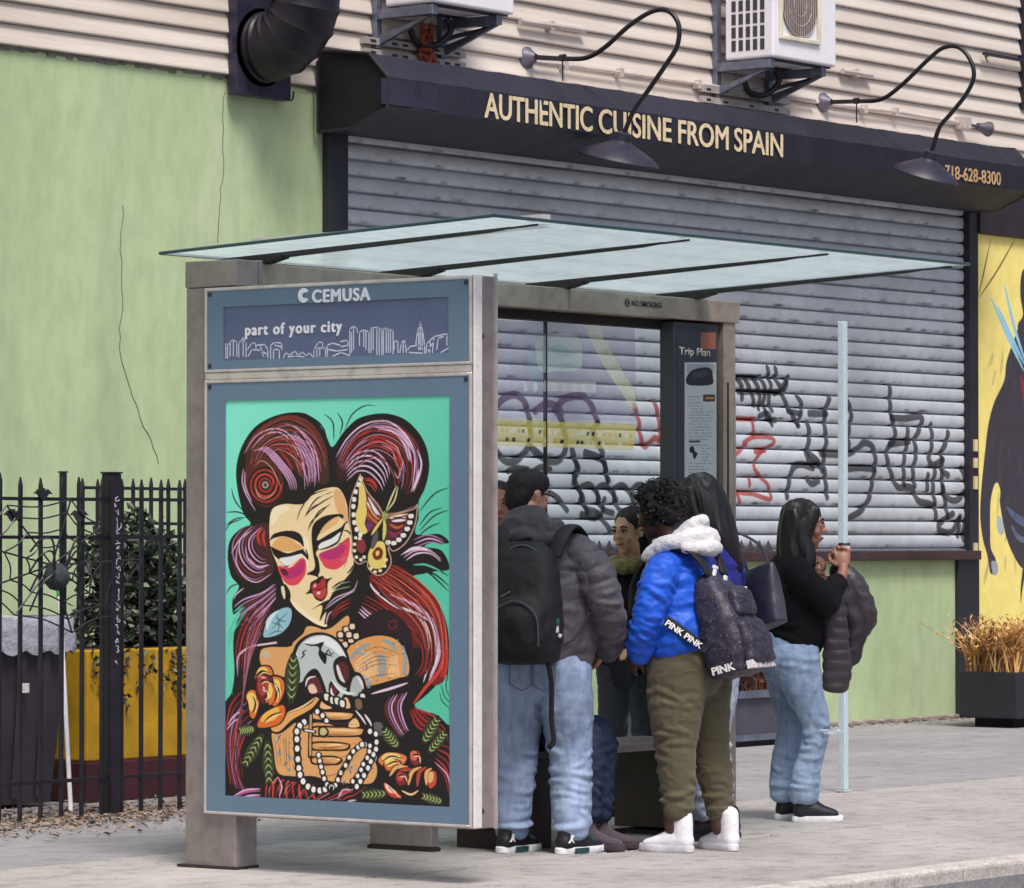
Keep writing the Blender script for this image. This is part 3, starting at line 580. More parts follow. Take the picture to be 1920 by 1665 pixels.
mb = MB(); cx = at(1176, 568, Y=11.549).x; mb.lathe((cx, 11.5485, 2.56), [(.013, 0), (.019, 0), (.019, .0015), (.013, .0015)], 20, (0, -1, 0)); mb.box(cx-.016, cx+.016, 11.547, 11.5485, 2.558, 2.563); mb.build('sticker_sign', M('sticker_ink', (52, 50, 70)), bm_)
# clear glass
def glass(name, tint, refl):
    t = NT(name); t.t.nodes.remove(t.b); tr = t.n('BsdfTransparent'); tr.inputs[0].default_value = (*tint, 1); gl = t.n('BsdfGlossy'); gl.inputs['Roughness'].default_value = .02; gl.inputs[0].default_value = (.9, .95, 1, 1)
    fr = t.n('Fresnel'); fr.inputs[0].default_value = refl; ge = t.n('NewGeometry'); iv = t.n('Math', operation='SUBTRACT'); iv.inputs[0].default_value = 1; t.l(ge.outputs['Backfacing'], iv.inputs[1]); mu = t.n('Math', operation='MULTIPLY'); t.l(fr.outputs[0], mu.inputs[0]); t.l(iv.outputs[0], mu.inputs[1]); mx = t.n('MixShader'); t.l(mu.outputs[0], mx.inputs[0]); t.l(tr.outputs[0], mx.inputs[1]); t.l(gl.outputs[0], mx.inputs[2]); t.l(mx.outputs[0], t.out.inputs[0]); return t.m
m_gl = glass('clear_glass', (.93, .96, .96), 1.3)
for x0, x1 in ((13.34, 14.385), (14.47, 15.555), (15.563, 16.86)):
    mb = MB(); mb.box(x0, x1, 11.69, 11.70, .312, 2.453); mb.build('glass_pane', m_gl, sh)
mb = MB(); mb.box(15.5555, 15.5625, 11.685, 11.705, .312, 2.453); mb.build('glazing_seam', m_foot, sh)
# reflection in the glass, painted as a film: pale bill, yellow band, black print
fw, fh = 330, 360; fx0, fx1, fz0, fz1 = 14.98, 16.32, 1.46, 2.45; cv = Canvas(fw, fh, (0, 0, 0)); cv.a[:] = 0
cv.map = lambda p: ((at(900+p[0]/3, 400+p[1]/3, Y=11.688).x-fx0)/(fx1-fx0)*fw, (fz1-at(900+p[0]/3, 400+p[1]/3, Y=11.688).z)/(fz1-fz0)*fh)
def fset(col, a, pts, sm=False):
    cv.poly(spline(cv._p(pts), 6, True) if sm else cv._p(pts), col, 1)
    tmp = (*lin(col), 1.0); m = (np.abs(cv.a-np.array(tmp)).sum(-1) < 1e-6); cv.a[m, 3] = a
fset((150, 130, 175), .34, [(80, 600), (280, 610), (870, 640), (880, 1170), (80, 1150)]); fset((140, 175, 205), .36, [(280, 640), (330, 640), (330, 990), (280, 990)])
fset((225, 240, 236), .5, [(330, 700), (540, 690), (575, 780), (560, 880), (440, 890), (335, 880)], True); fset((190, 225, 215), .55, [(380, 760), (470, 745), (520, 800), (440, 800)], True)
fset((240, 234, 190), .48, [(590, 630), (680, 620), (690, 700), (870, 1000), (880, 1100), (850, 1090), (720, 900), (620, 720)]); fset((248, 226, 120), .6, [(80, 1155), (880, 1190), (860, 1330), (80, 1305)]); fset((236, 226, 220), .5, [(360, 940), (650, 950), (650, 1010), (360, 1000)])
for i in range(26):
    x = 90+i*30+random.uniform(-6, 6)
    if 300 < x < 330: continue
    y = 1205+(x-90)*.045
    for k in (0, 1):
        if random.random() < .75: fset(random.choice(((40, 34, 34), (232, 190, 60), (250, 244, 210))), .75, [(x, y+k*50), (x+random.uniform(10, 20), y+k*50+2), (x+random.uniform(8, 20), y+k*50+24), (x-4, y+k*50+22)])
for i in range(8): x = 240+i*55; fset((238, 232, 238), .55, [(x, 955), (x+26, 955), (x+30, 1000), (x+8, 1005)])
t = NT('reflection_film'); t.t.nodes.remove(t.b); a_ = t.n('Attribute', attribute_name='paint'); d = t.n('BsdfDiffuse'); tr = t.n('BsdfTransparent'); mx = t.n('MixShader')
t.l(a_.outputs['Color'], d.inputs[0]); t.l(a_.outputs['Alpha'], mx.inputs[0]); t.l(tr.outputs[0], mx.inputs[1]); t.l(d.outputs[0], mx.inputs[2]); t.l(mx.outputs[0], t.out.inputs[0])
grid_mesh('painted_reflection', cv.image(), lambda U, V: (fx0+U*(fx1-fx0), 11.688+0*U, fz1-V*(fz1-fz0)), t.m, sh)
# information panel by the right column
mb = MB(); mb.box(16.455, 16.845, 11.575, 11.66, .55, 2.49); ip = mb.build('information_panel', M('panel_charcoal', (62, 62, 72), .5, var=.15), sh, bevel=.005)
iw, ih = 150, 700; cv = Canvas(iw, ih, (58, 60, 72)); ix0, ix1, iz0, iz1 = 16.475, 16.825, .6, 2.47
cv.map = lambda p: ((at(900+p[0]/3, 400+p[1]/3, Y=11.573).x-ix0)/(ix1-ix0)*iw, (iz1-at(900+p[0]/3, 400+p[1]/3, Y=11.573).z)/(iz1-iz0)*ih)
rc_ = lambda c, x0, y0, x1, y1: cv.fill(c, [(x0, y0), (x1, y0), (x1, y1), (x0, y1)], False)
rc_((150, 96, 78), 1242, 672, 1325, 765); rc_((180, 186, 190), 1152, 840, 1332, 2600); rc_((150, 158, 168), 1165, 850, 1320, 900)
cv.fill((44, 44, 52), [(1160, 930), (1200, 880), (1290, 870), (1310, 920), (1300, 965), (1180, 968)]); cv.fill((60, 64, 76), [(1200, 900), (1270, 885), (1280, 915), (1210, 925)])
rc_((70, 52, 46), 1255, 1020, 1322, 1060); rc_((176, 132, 70), 1268, 1034, 1316, 1046); rc_((60, 58, 60), 1175, 1278, 1240, 1290)
for y in range(1030, 2500, 17):
    if 1270 < y < 1300 or random.random() < .1: continue
    x1 = random.uniform(1255, 1315) if y > 1070 else 1240
    x0 = 1175 if not 1310 < y < 1400 else 1245
    for x in range(int(x0), int(x1), 10):
        if random.random() < .85: rc_((120, 124, 132), x, y, x+7, y+6)
cv.fill((30, 30, 36), [(1180, 1320), (1200, 1310), (1210, 1340), (1225, 1350), (1205, 1385), (1195, 1350), (1182, 1345)])
grid_mesh('information_sheet', cv.image(), lambda U, V: (ix0+U*(ix1-ix0), 11.5735+0*U, iz1-V*(iz1-iz0)), attr_mat('info_print', .4), ip)
lettering('sheet_heading', 'Trip Plan', M('heading_cream', (212, 204, 190)), (16.50, 11.573, at(1290, 668, Y=11.573).z-.006), (1, 0, 0), (0, 0, 1), (.27), .05, .02, ip, thick=.001)
# glass roof on four dark ribs, tilted up towards the street
RS = (2.712-2.637)/(11.82-10.02)                          # rise per metre towards the street
def rz(y): return 2.640+(11.82-y)*RS
def roof_glass():
    t = NT('roof_glass'); t.t.nodes.remove(t.b); n1 = t.noise(3, (1, .4, 1), 5); n2 = t.noise(16, (.5, 1, 1), 5)
    tr = t.n('BsdfTransparent'); tr.inputs[0].default_value = (.82, .93, .95, 1); df = t.n('BsdfTranslucent'); d2 = t.n('BsdfDiffuse'); gl = t.n('BsdfGlossy'); gl.inputs['Roughness'].default_value = .08
    c = t.ramp(n1, [(.3, (.88, .95, .98)), (.7, (.94, .98, 1.0))]); t.l(c, df.inputs[0]); t.l(c, d2.inputs[0]); ad = t.n('MixShader'); ad.inputs[0].default_value = .25; t.l(df.outputs[0], ad.inputs[1]); t.l(d2.outputs[0], ad.inputs[2])
    mr = t.n('MapRange'); mr.inputs[3].default_value = .20; mr.inputs[4].default_value = .50; t.l(n2, mr.inputs[0]); m1 = t.n('MixShader'); t.l(mr.outputs[0], m1.inputs[0]); t.l(tr.outputs[0], m1.inputs[1]); t.l(ad.outputs[0], m1.inputs[2])
    m2 = t.n('MixShader'); m2.inputs[0].default_value = .10; t.l(m1.outputs[0], m2.inputs[1]); t.l(gl.outputs[0], m2.inputs[2]); t.l(m2.outputs[0], t.out.inputs[0]); return t.m
m_rg = roof_glass(); m_edge = M('glass_edge', (40, 72, 78), .2, bump=0, var=.1)
ribx = [13.36, 14.45, 15.55, 16.63]
cuts = [12.985, 13.90, 15.0, 16.09, 16.86]
ya, yb = 11.83, 10.02
mb = MB()
x0, x1 = cuts[0], 16.68
mb.prism([(x0, ya, rz(ya)), (x0, yb, rz(yb)), (x0, yb, rz(yb)+.010), (x0, ya, rz(ya)+.010)], (x1-x0, 0, 0)); rg = mb.build('roof_glass', m_rg, sh)
mb = MB()
for p, q in (((x0-.004, ya), (x0-.004, yb)), ((x1+.004, ya), (x1+.004, yb)), ((x0-.004, yb-.004), (x1+.004, yb-.004)), ((x0-.004, ya+.004), (x1+.004, ya+.004))):
    mb.tube([(p[0], p[1], rz(p[1])+.005), (q[0], q[1], rz(q[1])+.005)], .0075, 6)
mb.build('glass_edge', m_edge, rg)
for x in ribx:
    mb = MB(); y0, y1 = 11.80, 10.215
    mb.prism([(x-.014, y0, rz(y0)-.028), (x-.014, y1+.12, rz(y1)-.020), (x-.014, y1, rz(y1)-.007), (x-.014, y1, rz(y1)-.001), (x-.014, y0, rz(y0)-.001)], (.028, 0, 0)); rb = mb.build('rib', m_rib, sh, bevel=.004)
    mb = MB(); mb.prism([(x-.03, 11.72, 2.6085), (x-.03, 11.54, 2.6085), (x-.03, 11.45, 2.628), (x-.03, 11.45, 2.640), (x-.03, 11.72, 2.630)], (.06, 0, 0)); mb.build('bracket', M('bracket_black', (30, 27, 28), .6), rb)
    mb = MB(); mb.lathe((x, yb+.09, rz(yb+.09)+.012), [(0, 0), (.02, 0), (.02, .012), (0, .014)], 12); mb.tube([(x, y1+.01, rz(y1)-.006), (x, yb+.06, rz(yb+.06)-.004)], .005, 6); mb.build('roof_clamp', m_rib, rb)
mb = MB(); mb.prism([(13.45, 11.72, rz(11.72)+.0105), (13.45, 10.12, rz(10.12)+.0105), (13.45, 10.12, rz(10.12)+.05), (13.45, 11.72, rz(11.72)+.085)], (.05, 0, 0)); mb.build('roof_upstand', M('upstand', (190, 184, 184), .5), sh)
# ------------------------------------------------------------------ end panel with the poster (faces the oncoming buses, -X)
yL, yR, zB, zT = 11.695, 10.235, .229, 2.496
mb = MB(); mb.box(PX+.004, PX+.15, yR, yL, zB, zT); adp = mb.build('advertising_panel', m_st, sh, bevel=.004)
zm1, zm0 = 2.128, 2.098
mb = MB()
def fr(y0, y1, z0, z1, d=.008): mb.box(PX-d, PX+.0035, y0, y1, z0, z1)
for z0, z1 in ((zm1+.002, zT-.002), (zB+.006, zm0-.001)):
    fr(yR, yR+.014, z0, z1); fr(yL-.014, yL, z0, z1); fr(yR+.0141, yL-.0141, z1-.014, z1); fr(yR+.0141, yL-.0141, z0, z0+.012)
mb.build('frame_trim', m_stl, adp, bevel=.003, seg=1)
mb = MB(); mb.box(PX-.004, PX+.002, yR+.003, yL-.003, zm0+.0005, zm1+.0005); mb.build('divider_bar', m_stl, adp, bevel=.002, seg=1)
# blue surrounds: frames with real openings
def surround(y0, y1, z0, z1, oy0, oy1, oz0, oz1, d, name):
    mb = MB(); a, b = PX-d, PX+.003
    mb.box(a, b, y0, oy0, z0, z1); mb.box(a, b, oy1, y1, z0, z1); mb.box(a, b, oy0+.00005, oy1-.00005, z0, oz0); mb.box(a, b, oy0+.00005, oy1-.00005, oz1, z1); return mb.build(name, m_blue, adp)
hy0, hy1, hz0, hz1 = 10.357, 11.588, 2.18, 2.41
surround(yR+.0145, yL-.0145, zm1+.0145, zT-.0165, hy0, hy1, hz0, hz1, .004, 'header_surround')
py0, py1, pz0, pz1 = 10.350, 11.577, .316, 2.006
surround(yR+.0145, yL-.0145, zB+.0185, zm0-.0155, py0, py1, pz0, pz1, .004, 'poster_surround')
mb = MB(); mb.box(PX+.0008, PX+.003, hy0+.0001, hy1-.0001, hz0+.0001, hz1-.0001); hd = mb.build('header_display', m_blued, adp)
Xd, Zd = (0, -1, 0), (0, 0, 1)
yy = lambda px, py: at(px, py, X=PX).y
zz = lambda px, py: at(px, py, X=PX).z
lettering('company_name', 'CEMUSA', m_white, (PX-.0045, yy(588, 552), zz(640, 565)), Xd, Zd, yy(588, 552)-yy(695, 550), .052, .0, adp, 1.14, fat=.0035)
mb = MB(); cy, cz = yy(571, 554), zz(571, 554); P = [(.031*math.cos(a), .031*math.sin(a)) for a in np.linspace(.55, 5.75, 26)] + [(.012*math.cos(a)+.004, .012*math.sin(a)) for a in np.linspace(5.2, 1.1, 14)]
mb.prism([(PX-.0045, cy-u, cz+v) for u, v in P], (-.0025, 0, 0)); mb.build('company_emblem', m_white, adp)
lettering('slogan', 'part of your city', m_white, (PX+.0003, yy(461, 622), zz(550, 632)), Xd, Zd, yy(461, 622)-yy(641, 615), .062, .0, hd, 1.22, fat=.003)
# skyline line drawing
mb = MB()
def H(x, y): return (380+x/3.692, 520+y/3.692)
SK = [[(160, 460), (160, 560)], [(172, 560), (172, 470), (190, 450), (190, 545)], [(190, 450), (212, 430), (236, 450), (236, 545)], [(212, 432), (212, 545)], [(250, 550), (250, 450), (268, 440), (280, 410), (292, 440), (300, 450), (300, 550)], [(280, 412), (280, 545)], [(310, 500), (340, 455), (365, 455), (370, 500)], [(315, 545), (340, 500), (400, 505), (440, 530)], [(375, 470), (430, 465), (450, 500), (450, 555)],
 [(400, 480), (420, 545)], [(470, 560), (470, 470), (500, 450), (545, 455), (548, 500)], [(490, 560), (490, 500), (530, 500), (530, 560)], [(500, 470), (540, 480)], [(560, 555), (575, 520), (600, 540), (640, 510), (660, 540), (690, 515), (715, 545), (740, 520), (760, 550)], [(590, 550), (640, 545), (700, 550)], [(770, 550), (770, 500), (800, 450), (830, 450), (830, 490)], [(790, 550), (790, 490), (850, 490), (850, 550)], [(810, 500), (810, 545)], [(865, 550), (860, 470), (900, 455), (950, 470)], [(870, 500), (930, 510), (1000, 500)], [(900, 545), (960, 520), (1010, 540)], [(955, 445), (1000, 435), (1010, 470), (960, 480)],
 [(1018, 540), (1018, 360), (1044, 335), (1070, 360), (1070, 380)], [(1044, 340), (1044, 500)], [(1030, 380), (1030, 520)], [(1085, 380), (1115, 362), (1150, 378), (1150, 520)], [(1085, 380), (1085, 470)], [(1115, 366), (1115, 480)], [(1130, 375), (1130, 500)], [(1165, 520), (1165, 350), (1215, 345), (1240, 360), (1240, 540)], [(1180, 352), (1180, 500)], [(1205, 350), (1205, 540)], [(1222, 350), (1222, 540)], [(1250, 540), (1250, 350), (1285, 358), (1318, 370), (1318, 530)], [(1270, 355), (1270, 520)], [(1285, 360), (1285, 520)], [(1300, 365), (1300, 520)], [(1240, 540), (1200, 545)],
 [(1325, 500), (1325, 445), (1350, 440), (1352, 520)], [(1365, 520), (1375, 460), (1390, 425), (1402, 460), (1410, 520)], [(1388, 430), (1388, 520)], [(1420, 500), (1430, 480), (1490, 470), (1520, 480)], [(1430, 520), (1520, 525)], [(1475, 470), (1485, 380), (1500, 340), (1505, 280), (1512, 340), (1525, 380), (1535, 470), (1535, 530)], [(1505, 290), (1505, 500)], [(1495, 380), (1495, 500)], [(1518, 380), (1520, 500)], [(1545, 525), (1550, 460), (1600, 410), (1690, 390), (1690, 470)], [(1570, 520), (1575, 450)], [(1590, 520), (1600, 420)], [(1620, 500), (1630, 420), (1665, 410)], [(1560, 510), (1600, 440)], [(1650, 520), (1700, 490)]]
for l in SK:
    P = [at(*H(*p), X=PX) for p in l]
    for a, b in zip(P, P[1:]):
        d_ = (b-a).normalized(); s_ = Vector((0, -d_.z, d_.y))*.0028; e_ = d_*.002
        mb.quad(*[Vector((PX+.0004, p.y, p.z)) for p in (a-s_-e_, b-s_+e_, b+s_+e_, a+s_-e_)])
mb.build('skyline_drawing', M('skyline_white', (205, 210, 230), .6, bump=0, var=.1), hd)
mb = MB()
for y, z in ((yL-.03, zT-.03), (yR+.03, zT-.03), (yL-.03, zm1+.03), (yR+.03, zm0-.03), (yL-.03, zm0-.03)): mb.lathe((PX-.004, y, z), [(.010, 0), (.010, .003), (0, .004)], 10, (-1, 0, 0))
mb.each('corner_screw', m_steel_dk, adp)
# pale service strip and steel edge on the street side of the panel
mb = MB(); mb.box(PX+.001, PX+.052, yR-.012, yR-.0005, zB+.004, zT-.004); mb.build('edge_strip', M('edge_white', (226, 222, 222), .4, var=.05), adp, bevel=.003, seg=1)
mb = MB(); mb.box(PX+.141, PX+.149, yR-.016, yR-.0005, zB-.004, zT+.012); mb.build('edge_bead', m_stl, adp)
mb = MB()
for z in (2.245, .30): mb.lathe((PX+.06, yR-.0005, z), [(.012, 0), (.012, .006), (0, .006)], 12, (0, -1, 0))
mb.each('lock', m_steel_dk, adp)
# ------------------------------------------------------------------ the poster
PW, PH = 460, 836; cv = Canvas(PW, PH, (90, 204, 172))
def U_(l): return [(400+x/4.163, 730+y/4.163) for x, y in l]
def M_(l): return [(400+x/4.174, 980+y/4.174) for x, y in l]
def L_(l): return [(400+x/4.061, 1110+y/4.061) for x, y in l]
def pmap(p):
    q = at(p[0], p[1], X=PX); return ((py1-q.y)/(py1-py0)*PW, (pz1-q.z)/(pz1-pz0)*PH)
cv.map = pmap
# poster ground: mint, blended lighter towards the upper left
gx, gy = np.meshgrid(np.linspace(0, 1, cv.w), np.linspace(0, 1, cv.h)); g = np.clip(1-(gx*.7+gy*1.1), 0, 1)[..., None]
cv.a[..., :3] = cv.a[..., :3]*(1-g) + np.array(lin((140, 244, 220)))*g
K, WH = (26, 16, 24), (240, 228, 236); R1, R2, R3 = (172, 46, 44), (128, 38, 40), (208, 68, 52); P1, P2, P3 = (222, 176, 214), (164, 118, 162), (238, 208, 236); BR = (104, 52, 40); SK1, SK2, SK3 = (246, 220, 172), (226, 168, 108), (252, 236, 200)
PS = PW/1.227/ (430.)                                    # canvas px per photo px (vertical)
S = lambda col, wd, pts, tp=2: cv.stroke(col, wd*PS, pts, tp)
F_ = lambda col, pts, sm=True: cv.fill(col, pts, sm)
# silhouette of the hair
F_(K, U_([(185, 760), (180, 600), (225, 440), (320, 300), (450, 220), (600, 182), (730, 195), (830, 280), (890, 390), (930, 450), (1010, 340), (1110, 240), (1220, 200), (1350, 190), (1490, 235), (1600, 340), (1665, 470), (1682, 620), (1650, 770), (1600, 880), (1600, 1000), (1580, 1130), (1760, 1130), (1835, 1200), (1700, 1200), (1650, 1230), (1780, 1260), (1840, 1400), (1740, 1420), (1640, 1440)]) + M_([(1560, 430), (1700, 545), (1790, 690), (1835, 860), (1842, 1050), (1825, 1240)]) + L_([(1770, 400), (1765, 560), (1700, 700), (1600, 800), (1530, 860), (1590, 905), (1690, 930), (1770, 1000), (1830, 1090), (1830, 1640), (900, 1640), (80, 1600), (84, 900), (95, 830), (140, 760), (160, 600), (150, 400), (170, 250), (230, 100)]) + M_([(160, 720), (150, 600), (200, 500), (140, 420), (112, 280), (130, 140), (210, 50), (290, 10)]) + U_([(230, 960)]))
# flyaway ends against the mint ground
for l in ([(860, 190), (930, 260), (940, 400)], [(965, 180), (1005, 260), (985, 360)], [(1265, 130), (1180, 130), (1080, 200), (1020, 330)], [(720, 190), (840, 280), (900, 430)], [(790, 230), (860, 310), (880, 400)], [(140, 770), (170, 870), (240, 960)], [(95, 960), (200, 960), (280, 1000)], [(95, 1110), (130, 1050), (230, 1010)], [(95, 1060), (180, 1010), (260, 1000)], [(1840, 765), (1720, 820), (1600, 960)], [(1790, 925), (1690, 960), (1600, 1070)], [(1840, 940), (1720, 990), (1600, 1110)], [(1770, 1040), (1680, 1080), (1590, 1150)], [(100, 1600), (140, 1540), (220, 1510)]): S(K, 3.4, U_(l))
for l in ([(1560, 360), (1720, 400), (1845, 500)], [(1600, 330), (1720, 350), (1840, 420)], [(1480, 350), (1660, 380), (1840, 540)]): S(K, 4, M_(l))
for l in ([(1720, 760), (1740, 830), (1810, 900)], [(1730, 700), (1760, 800), (1815, 850)], [(1770, 640), (1770, 740), (1800, 800)]): S(K, 2.4, L_(l))
for l in ([(110, 470), (130, 330), (210, 230)], [(95, 400), (140, 260), (250, 140)], [(150, 780), (120, 640), (100, 520)]): S((90, 190, 160), 1.6, L_(l))
# left pompadour
F_((70, 36, 34), U_([(250, 700), (260, 500), (360, 330), (560, 220), (720, 240), (830, 400), (890, 560), (900, 720), (820, 740), (700, 700), (560, 560), (420, 520), (300, 600)]))
cv.strands([BR, R2, (130, 62, 46), K], 5*PS, *map(U_, ([(230, 520), (330, 330), (560, 205), (760, 260), (880, 460), (910, 700)], [(330, 470), (440, 360), (600, 320), (720, 460), (780, 620), (800, 740)])), 9)
for l in ([(240, 500), (330, 370), (450, 310), (560, 330), (640, 420), (700, 560), (715, 780)], [(290, 470), (400, 360), (520, 340), (620, 430), (700, 600), (740, 760)], [(560, 270), (660, 310), (740, 420), (790, 560), (790, 760)], [(600, 275), (720, 360), (800, 500), (825, 720)]): S(P1, 3, U_(l))
cv.strands([P2, P1, (120, 88, 124)], 2.6*PS, *map(U_, ([(640, 330), (740, 460), (800, 600), (800, 760)], [(600, 350), (680, 480), (730, 620), (740, 770)])), 9)
cv.strands([P1, P2], 2.4*PS, *map(U_, ([(310, 490), (420, 450), (540, 560), (640, 700), (650, 830)], [(330, 470), (400, 490), (480, 580), (570, 700), (610, 830)])), 7)
for l in ([(440, 430), (560, 440), (620, 520), (660, 620)], [(470, 410), (590, 400), (670, 500), (690, 660)], [(520, 480), (580, 560), (620, 640)]): S(R1, 5, U_(l))
for l in ([(420, 400), (540, 380), (620, 470), (660, 560)], [(560, 480), (640, 560), (680, 680)]): S((196, 150, 130), 1.6, U_(l))
F_((92, 32, 32), U_([(250, 640), (300, 540), (400, 520), (500, 600), (550, 740), (530, 850), (420, 920), (310, 870), (250, 760)]))
for r, c in ((150, K), (128, R1), (108, K), (90, R3), (70, K), (54, R1), (36, K), (22, (170, 150, 140))):
    S(c, 4.2, U_([(405+r*1.0*math.cos(a)*(1-.04*a), 745+r*1.1*math.sin(a)*(1-.04*a)) for a in np.linspace(0, 6.2, 14)]), 0)
for l in ([(320, 600), (380, 560), (450, 610), (500, 700), (530, 780)], [(330, 800), (380, 850), (440, 840), (490, 790)], [(330, 770), (350, 830), (400, 860)]): S((206, 170, 150), 1.8, U_(l))
for l in ([(235, 620), (225, 720), (260, 830), (330, 950)], [(245, 640), (250, 760), (300, 880)]): S(P1, 3, U_(l))
# right pompadour
F_((60, 22, 34), U_([(960, 640), (1000, 460), (1110, 310), (1280, 240), (1450, 280), (1580, 420), (1630, 600), (1600, 760), (1500, 820), (1440, 640), (1340, 540), (1200, 520), (1060, 620), (1010, 720)]))
cv.strands([K, R2, K, P2, K, R1], 5*PS, *map(U_, ([(950, 560), (1040, 360), (1240, 225), (1460, 260), (1620, 440), (1640, 680), (1560, 860)], [(1010, 640), (1110, 500), (1230, 440), (1380, 500), (1440, 620), (1430, 760), (1420, 800)])), 12)
for l in ([(955, 530), (1040, 390), (1150, 290), (1280, 250), (1400, 270), (1520, 390), (1570, 540), (1550, 780)], [(1250, 300), (1380, 300), (1490, 370), (1560, 500)], [(1590, 470), (1620, 600), (1560, 800)], [(1600, 620), (1580, 720), (1540, 800)]): S(P3, 4, U_(l))
cv.strands([P1, P3, P2], 3*PS, *map(U_, ([(1250, 290), (1400, 300), (1520, 430), (1555, 640)], [(1290, 320), (1400, 340), (1480, 430), (1530, 600)])), 5)
cv.strands([R1, R3, K], 4.5*PS, *map(U_, ([(1170, 400), (1290, 370), (1440, 470), (1490, 680)], [(1230, 430), (1320, 430), (1390, 510), (1420, 640)])), 6)
for l in ([(1330, 390), (1420, 440), (1460, 520)], [(1310, 430), (1390, 480), (1420, 560)], [(1410, 640), (1440, 690), (1480, 560)]): S((220, 180, 190), 2.4, U_(l))
cv.strands([P1, K, P3, K], 3.6*PS, *map(U_, ([(1030, 590), (1110, 500), (1240, 470), (1350, 560), (1390, 720)], [(1040, 720), (1120, 650), (1210, 660), (1290, 740), (1330, 830)])), 9)
cv.strands([R1, R3, K], 4*PS, *map(U_, ([(1170, 690), (1240, 700), (1290, 780)], [(1190, 740), (1230, 760), (1270, 820)])), 4)
# left side roll and waves
F_((72, 30, 40), M_([(150, 260), (180, 120), (290, 40), (420, 10), (440, 200), (470, 300), (460, 400), (330, 470), (200, 420)]))
cv.strands([P2, K, R2, K, P1, K], 3.4*PS, *map(M_, ([(250, 20), (150, 150), (170, 330), (300, 450), (450, 400)], [(420, 40), (330, 120), (330, 200), (380, 260), (440, 280)])), 14)
for l in ([(190, 180), (180, 310), (240, 420), (340, 465), (455, 400)], [(250, 180), (270, 280), (340, 340), (440, 330)], [(300, 60), (210, 130), (140, 240)], [(280, 280), (350, 350), (440, 330)]): S(P1, 3.4, M_(l))
cv.strands([R1, R3, K], 4*PS, *map(M_, ([(370, 40), (330, 100), (360, 190)], [(410, 60), (400, 120), (420, 210)])), 5)
cv.strands([P2, K, R2, K, (190, 150, 190)], 3.6*PS, *map(M_, ([(490, 480), (380, 560), (250, 620), (150, 690)], [(490, 590), (420, 680), (330, 800), (220, 920)])), 16)
for l in ([(480, 480), (380, 550), (240, 600), (160, 660)], [(490, 590), (400, 680), (290, 780)], [(240, 510), (180, 560), (160, 600)]): S(P1, 3.2, M_(l))
for l in ([(250, 660), (190, 720), (150, 800), (120, 900)], [(260, 700), (190, 790), (140, 900), (110, 1000)], [(230, 640), (160, 700)]): S((88, 196, 164), 3.4, M_(l))
cv.strands([R2, K, R1, K], 4.4*PS, *map(L_, ([(350, 60), (230, 220), (170, 420), (180, 640)], [(420, 250), (340, 360), (300, 480), (260, 640)])), 10)
S(P1, 4, L_([(600, 330), (540, 380), (420, 395), (280, 420), (190, 490), (185, 640)])); S(WH, 2, L_([(560, 365), (420, 390), (280, 415), (200, 480)]))
# right hair: red and pink waves
F_((120, 32, 34), M_([(1220, 420), (1400, 330), (1560, 420), (1700, 550), (1790, 700), (1820, 900), (1820, 1060), (1800, 1240), (1690, 1250), (1660, 1000), (1560, 860), (1380, 700), (1260, 560)]))
cv.strands([R1, K, R3, K], 4.2*PS, *map(M_, ([(1400, 330), (1580, 430), (1740, 590), (1800, 700)], [(1230, 440), (1340, 520), (1500, 600), (1640, 660)])), 15)
cv.strands([R1, R3, R1], 7*PS, *map(M_, ([(1640, 540), (1770, 700), (1822, 900), (1826, 1100), (1800, 1250)], [(1620, 610), (1730, 740), (1785, 900), (1795, 1100), (1770, 1250)])), 4, 0)
S(K, 5, M_([(1240, 470), (1420, 640), (1640, 740), (1740, 900), (1760, 1080), (1700, 1250)]), 0)
S(P1, 9, M_([(1380, 560), (1560, 640), (1700, 760), (1750, 920), (1756, 1060), (1680, 1250)])); S(WH, 7, M_([(1200, 420), (1260, 530), (1420, 650), (1580, 710), (1660, 820), (1690, 960), (1680, 1110), (1640, 1250)])); S(WH, 4, M_([(1590, 700), (1710, 800), (1745, 960), (1740, 1080), (1690, 1200)]))
S(K, 3.4, M_([(1300, 560), (1480, 680), (1640, 760), (1710, 900), (1718, 1080), (1660, 1250)]), 0)
cv.strands([R1, K, R2, K], 3.6*PS, *map(M_, ([(1180, 560), (1320, 640), (1460, 760), (1600, 880), (1660, 1040)], [(1120, 720), (1200, 760), (1330, 800), (1500, 900), (1590, 1040)])), 12)
cv.strands([P1, K, P3, K], 3.4*PS, *map(M_, ([(1160, 650), (1230, 710), (1320, 750)], [(1130, 700), (1170, 740), (1220, 775)])), 5)
F_((40, 20, 36), L_([(1100, 250), (1300, 130), (1480, 260), (1520, 480), (1480, 600), (1420, 400), (1250, 320), (1080, 360)]))
S((120, 36, 40), 3, L_([(1340, 230), (1380, 215), (1390, 260), (1350, 280), (1330, 245)]), 0)
cv.strands([(150, 44, 44), K, (120, 36, 44)], 4*PS, *map(L_, ([(1500, 300), (1580, 420), (1580, 560), (1500, 660)], [(1640, 300), (1660, 450), (1640, 580), (1580, 680)])), 6)
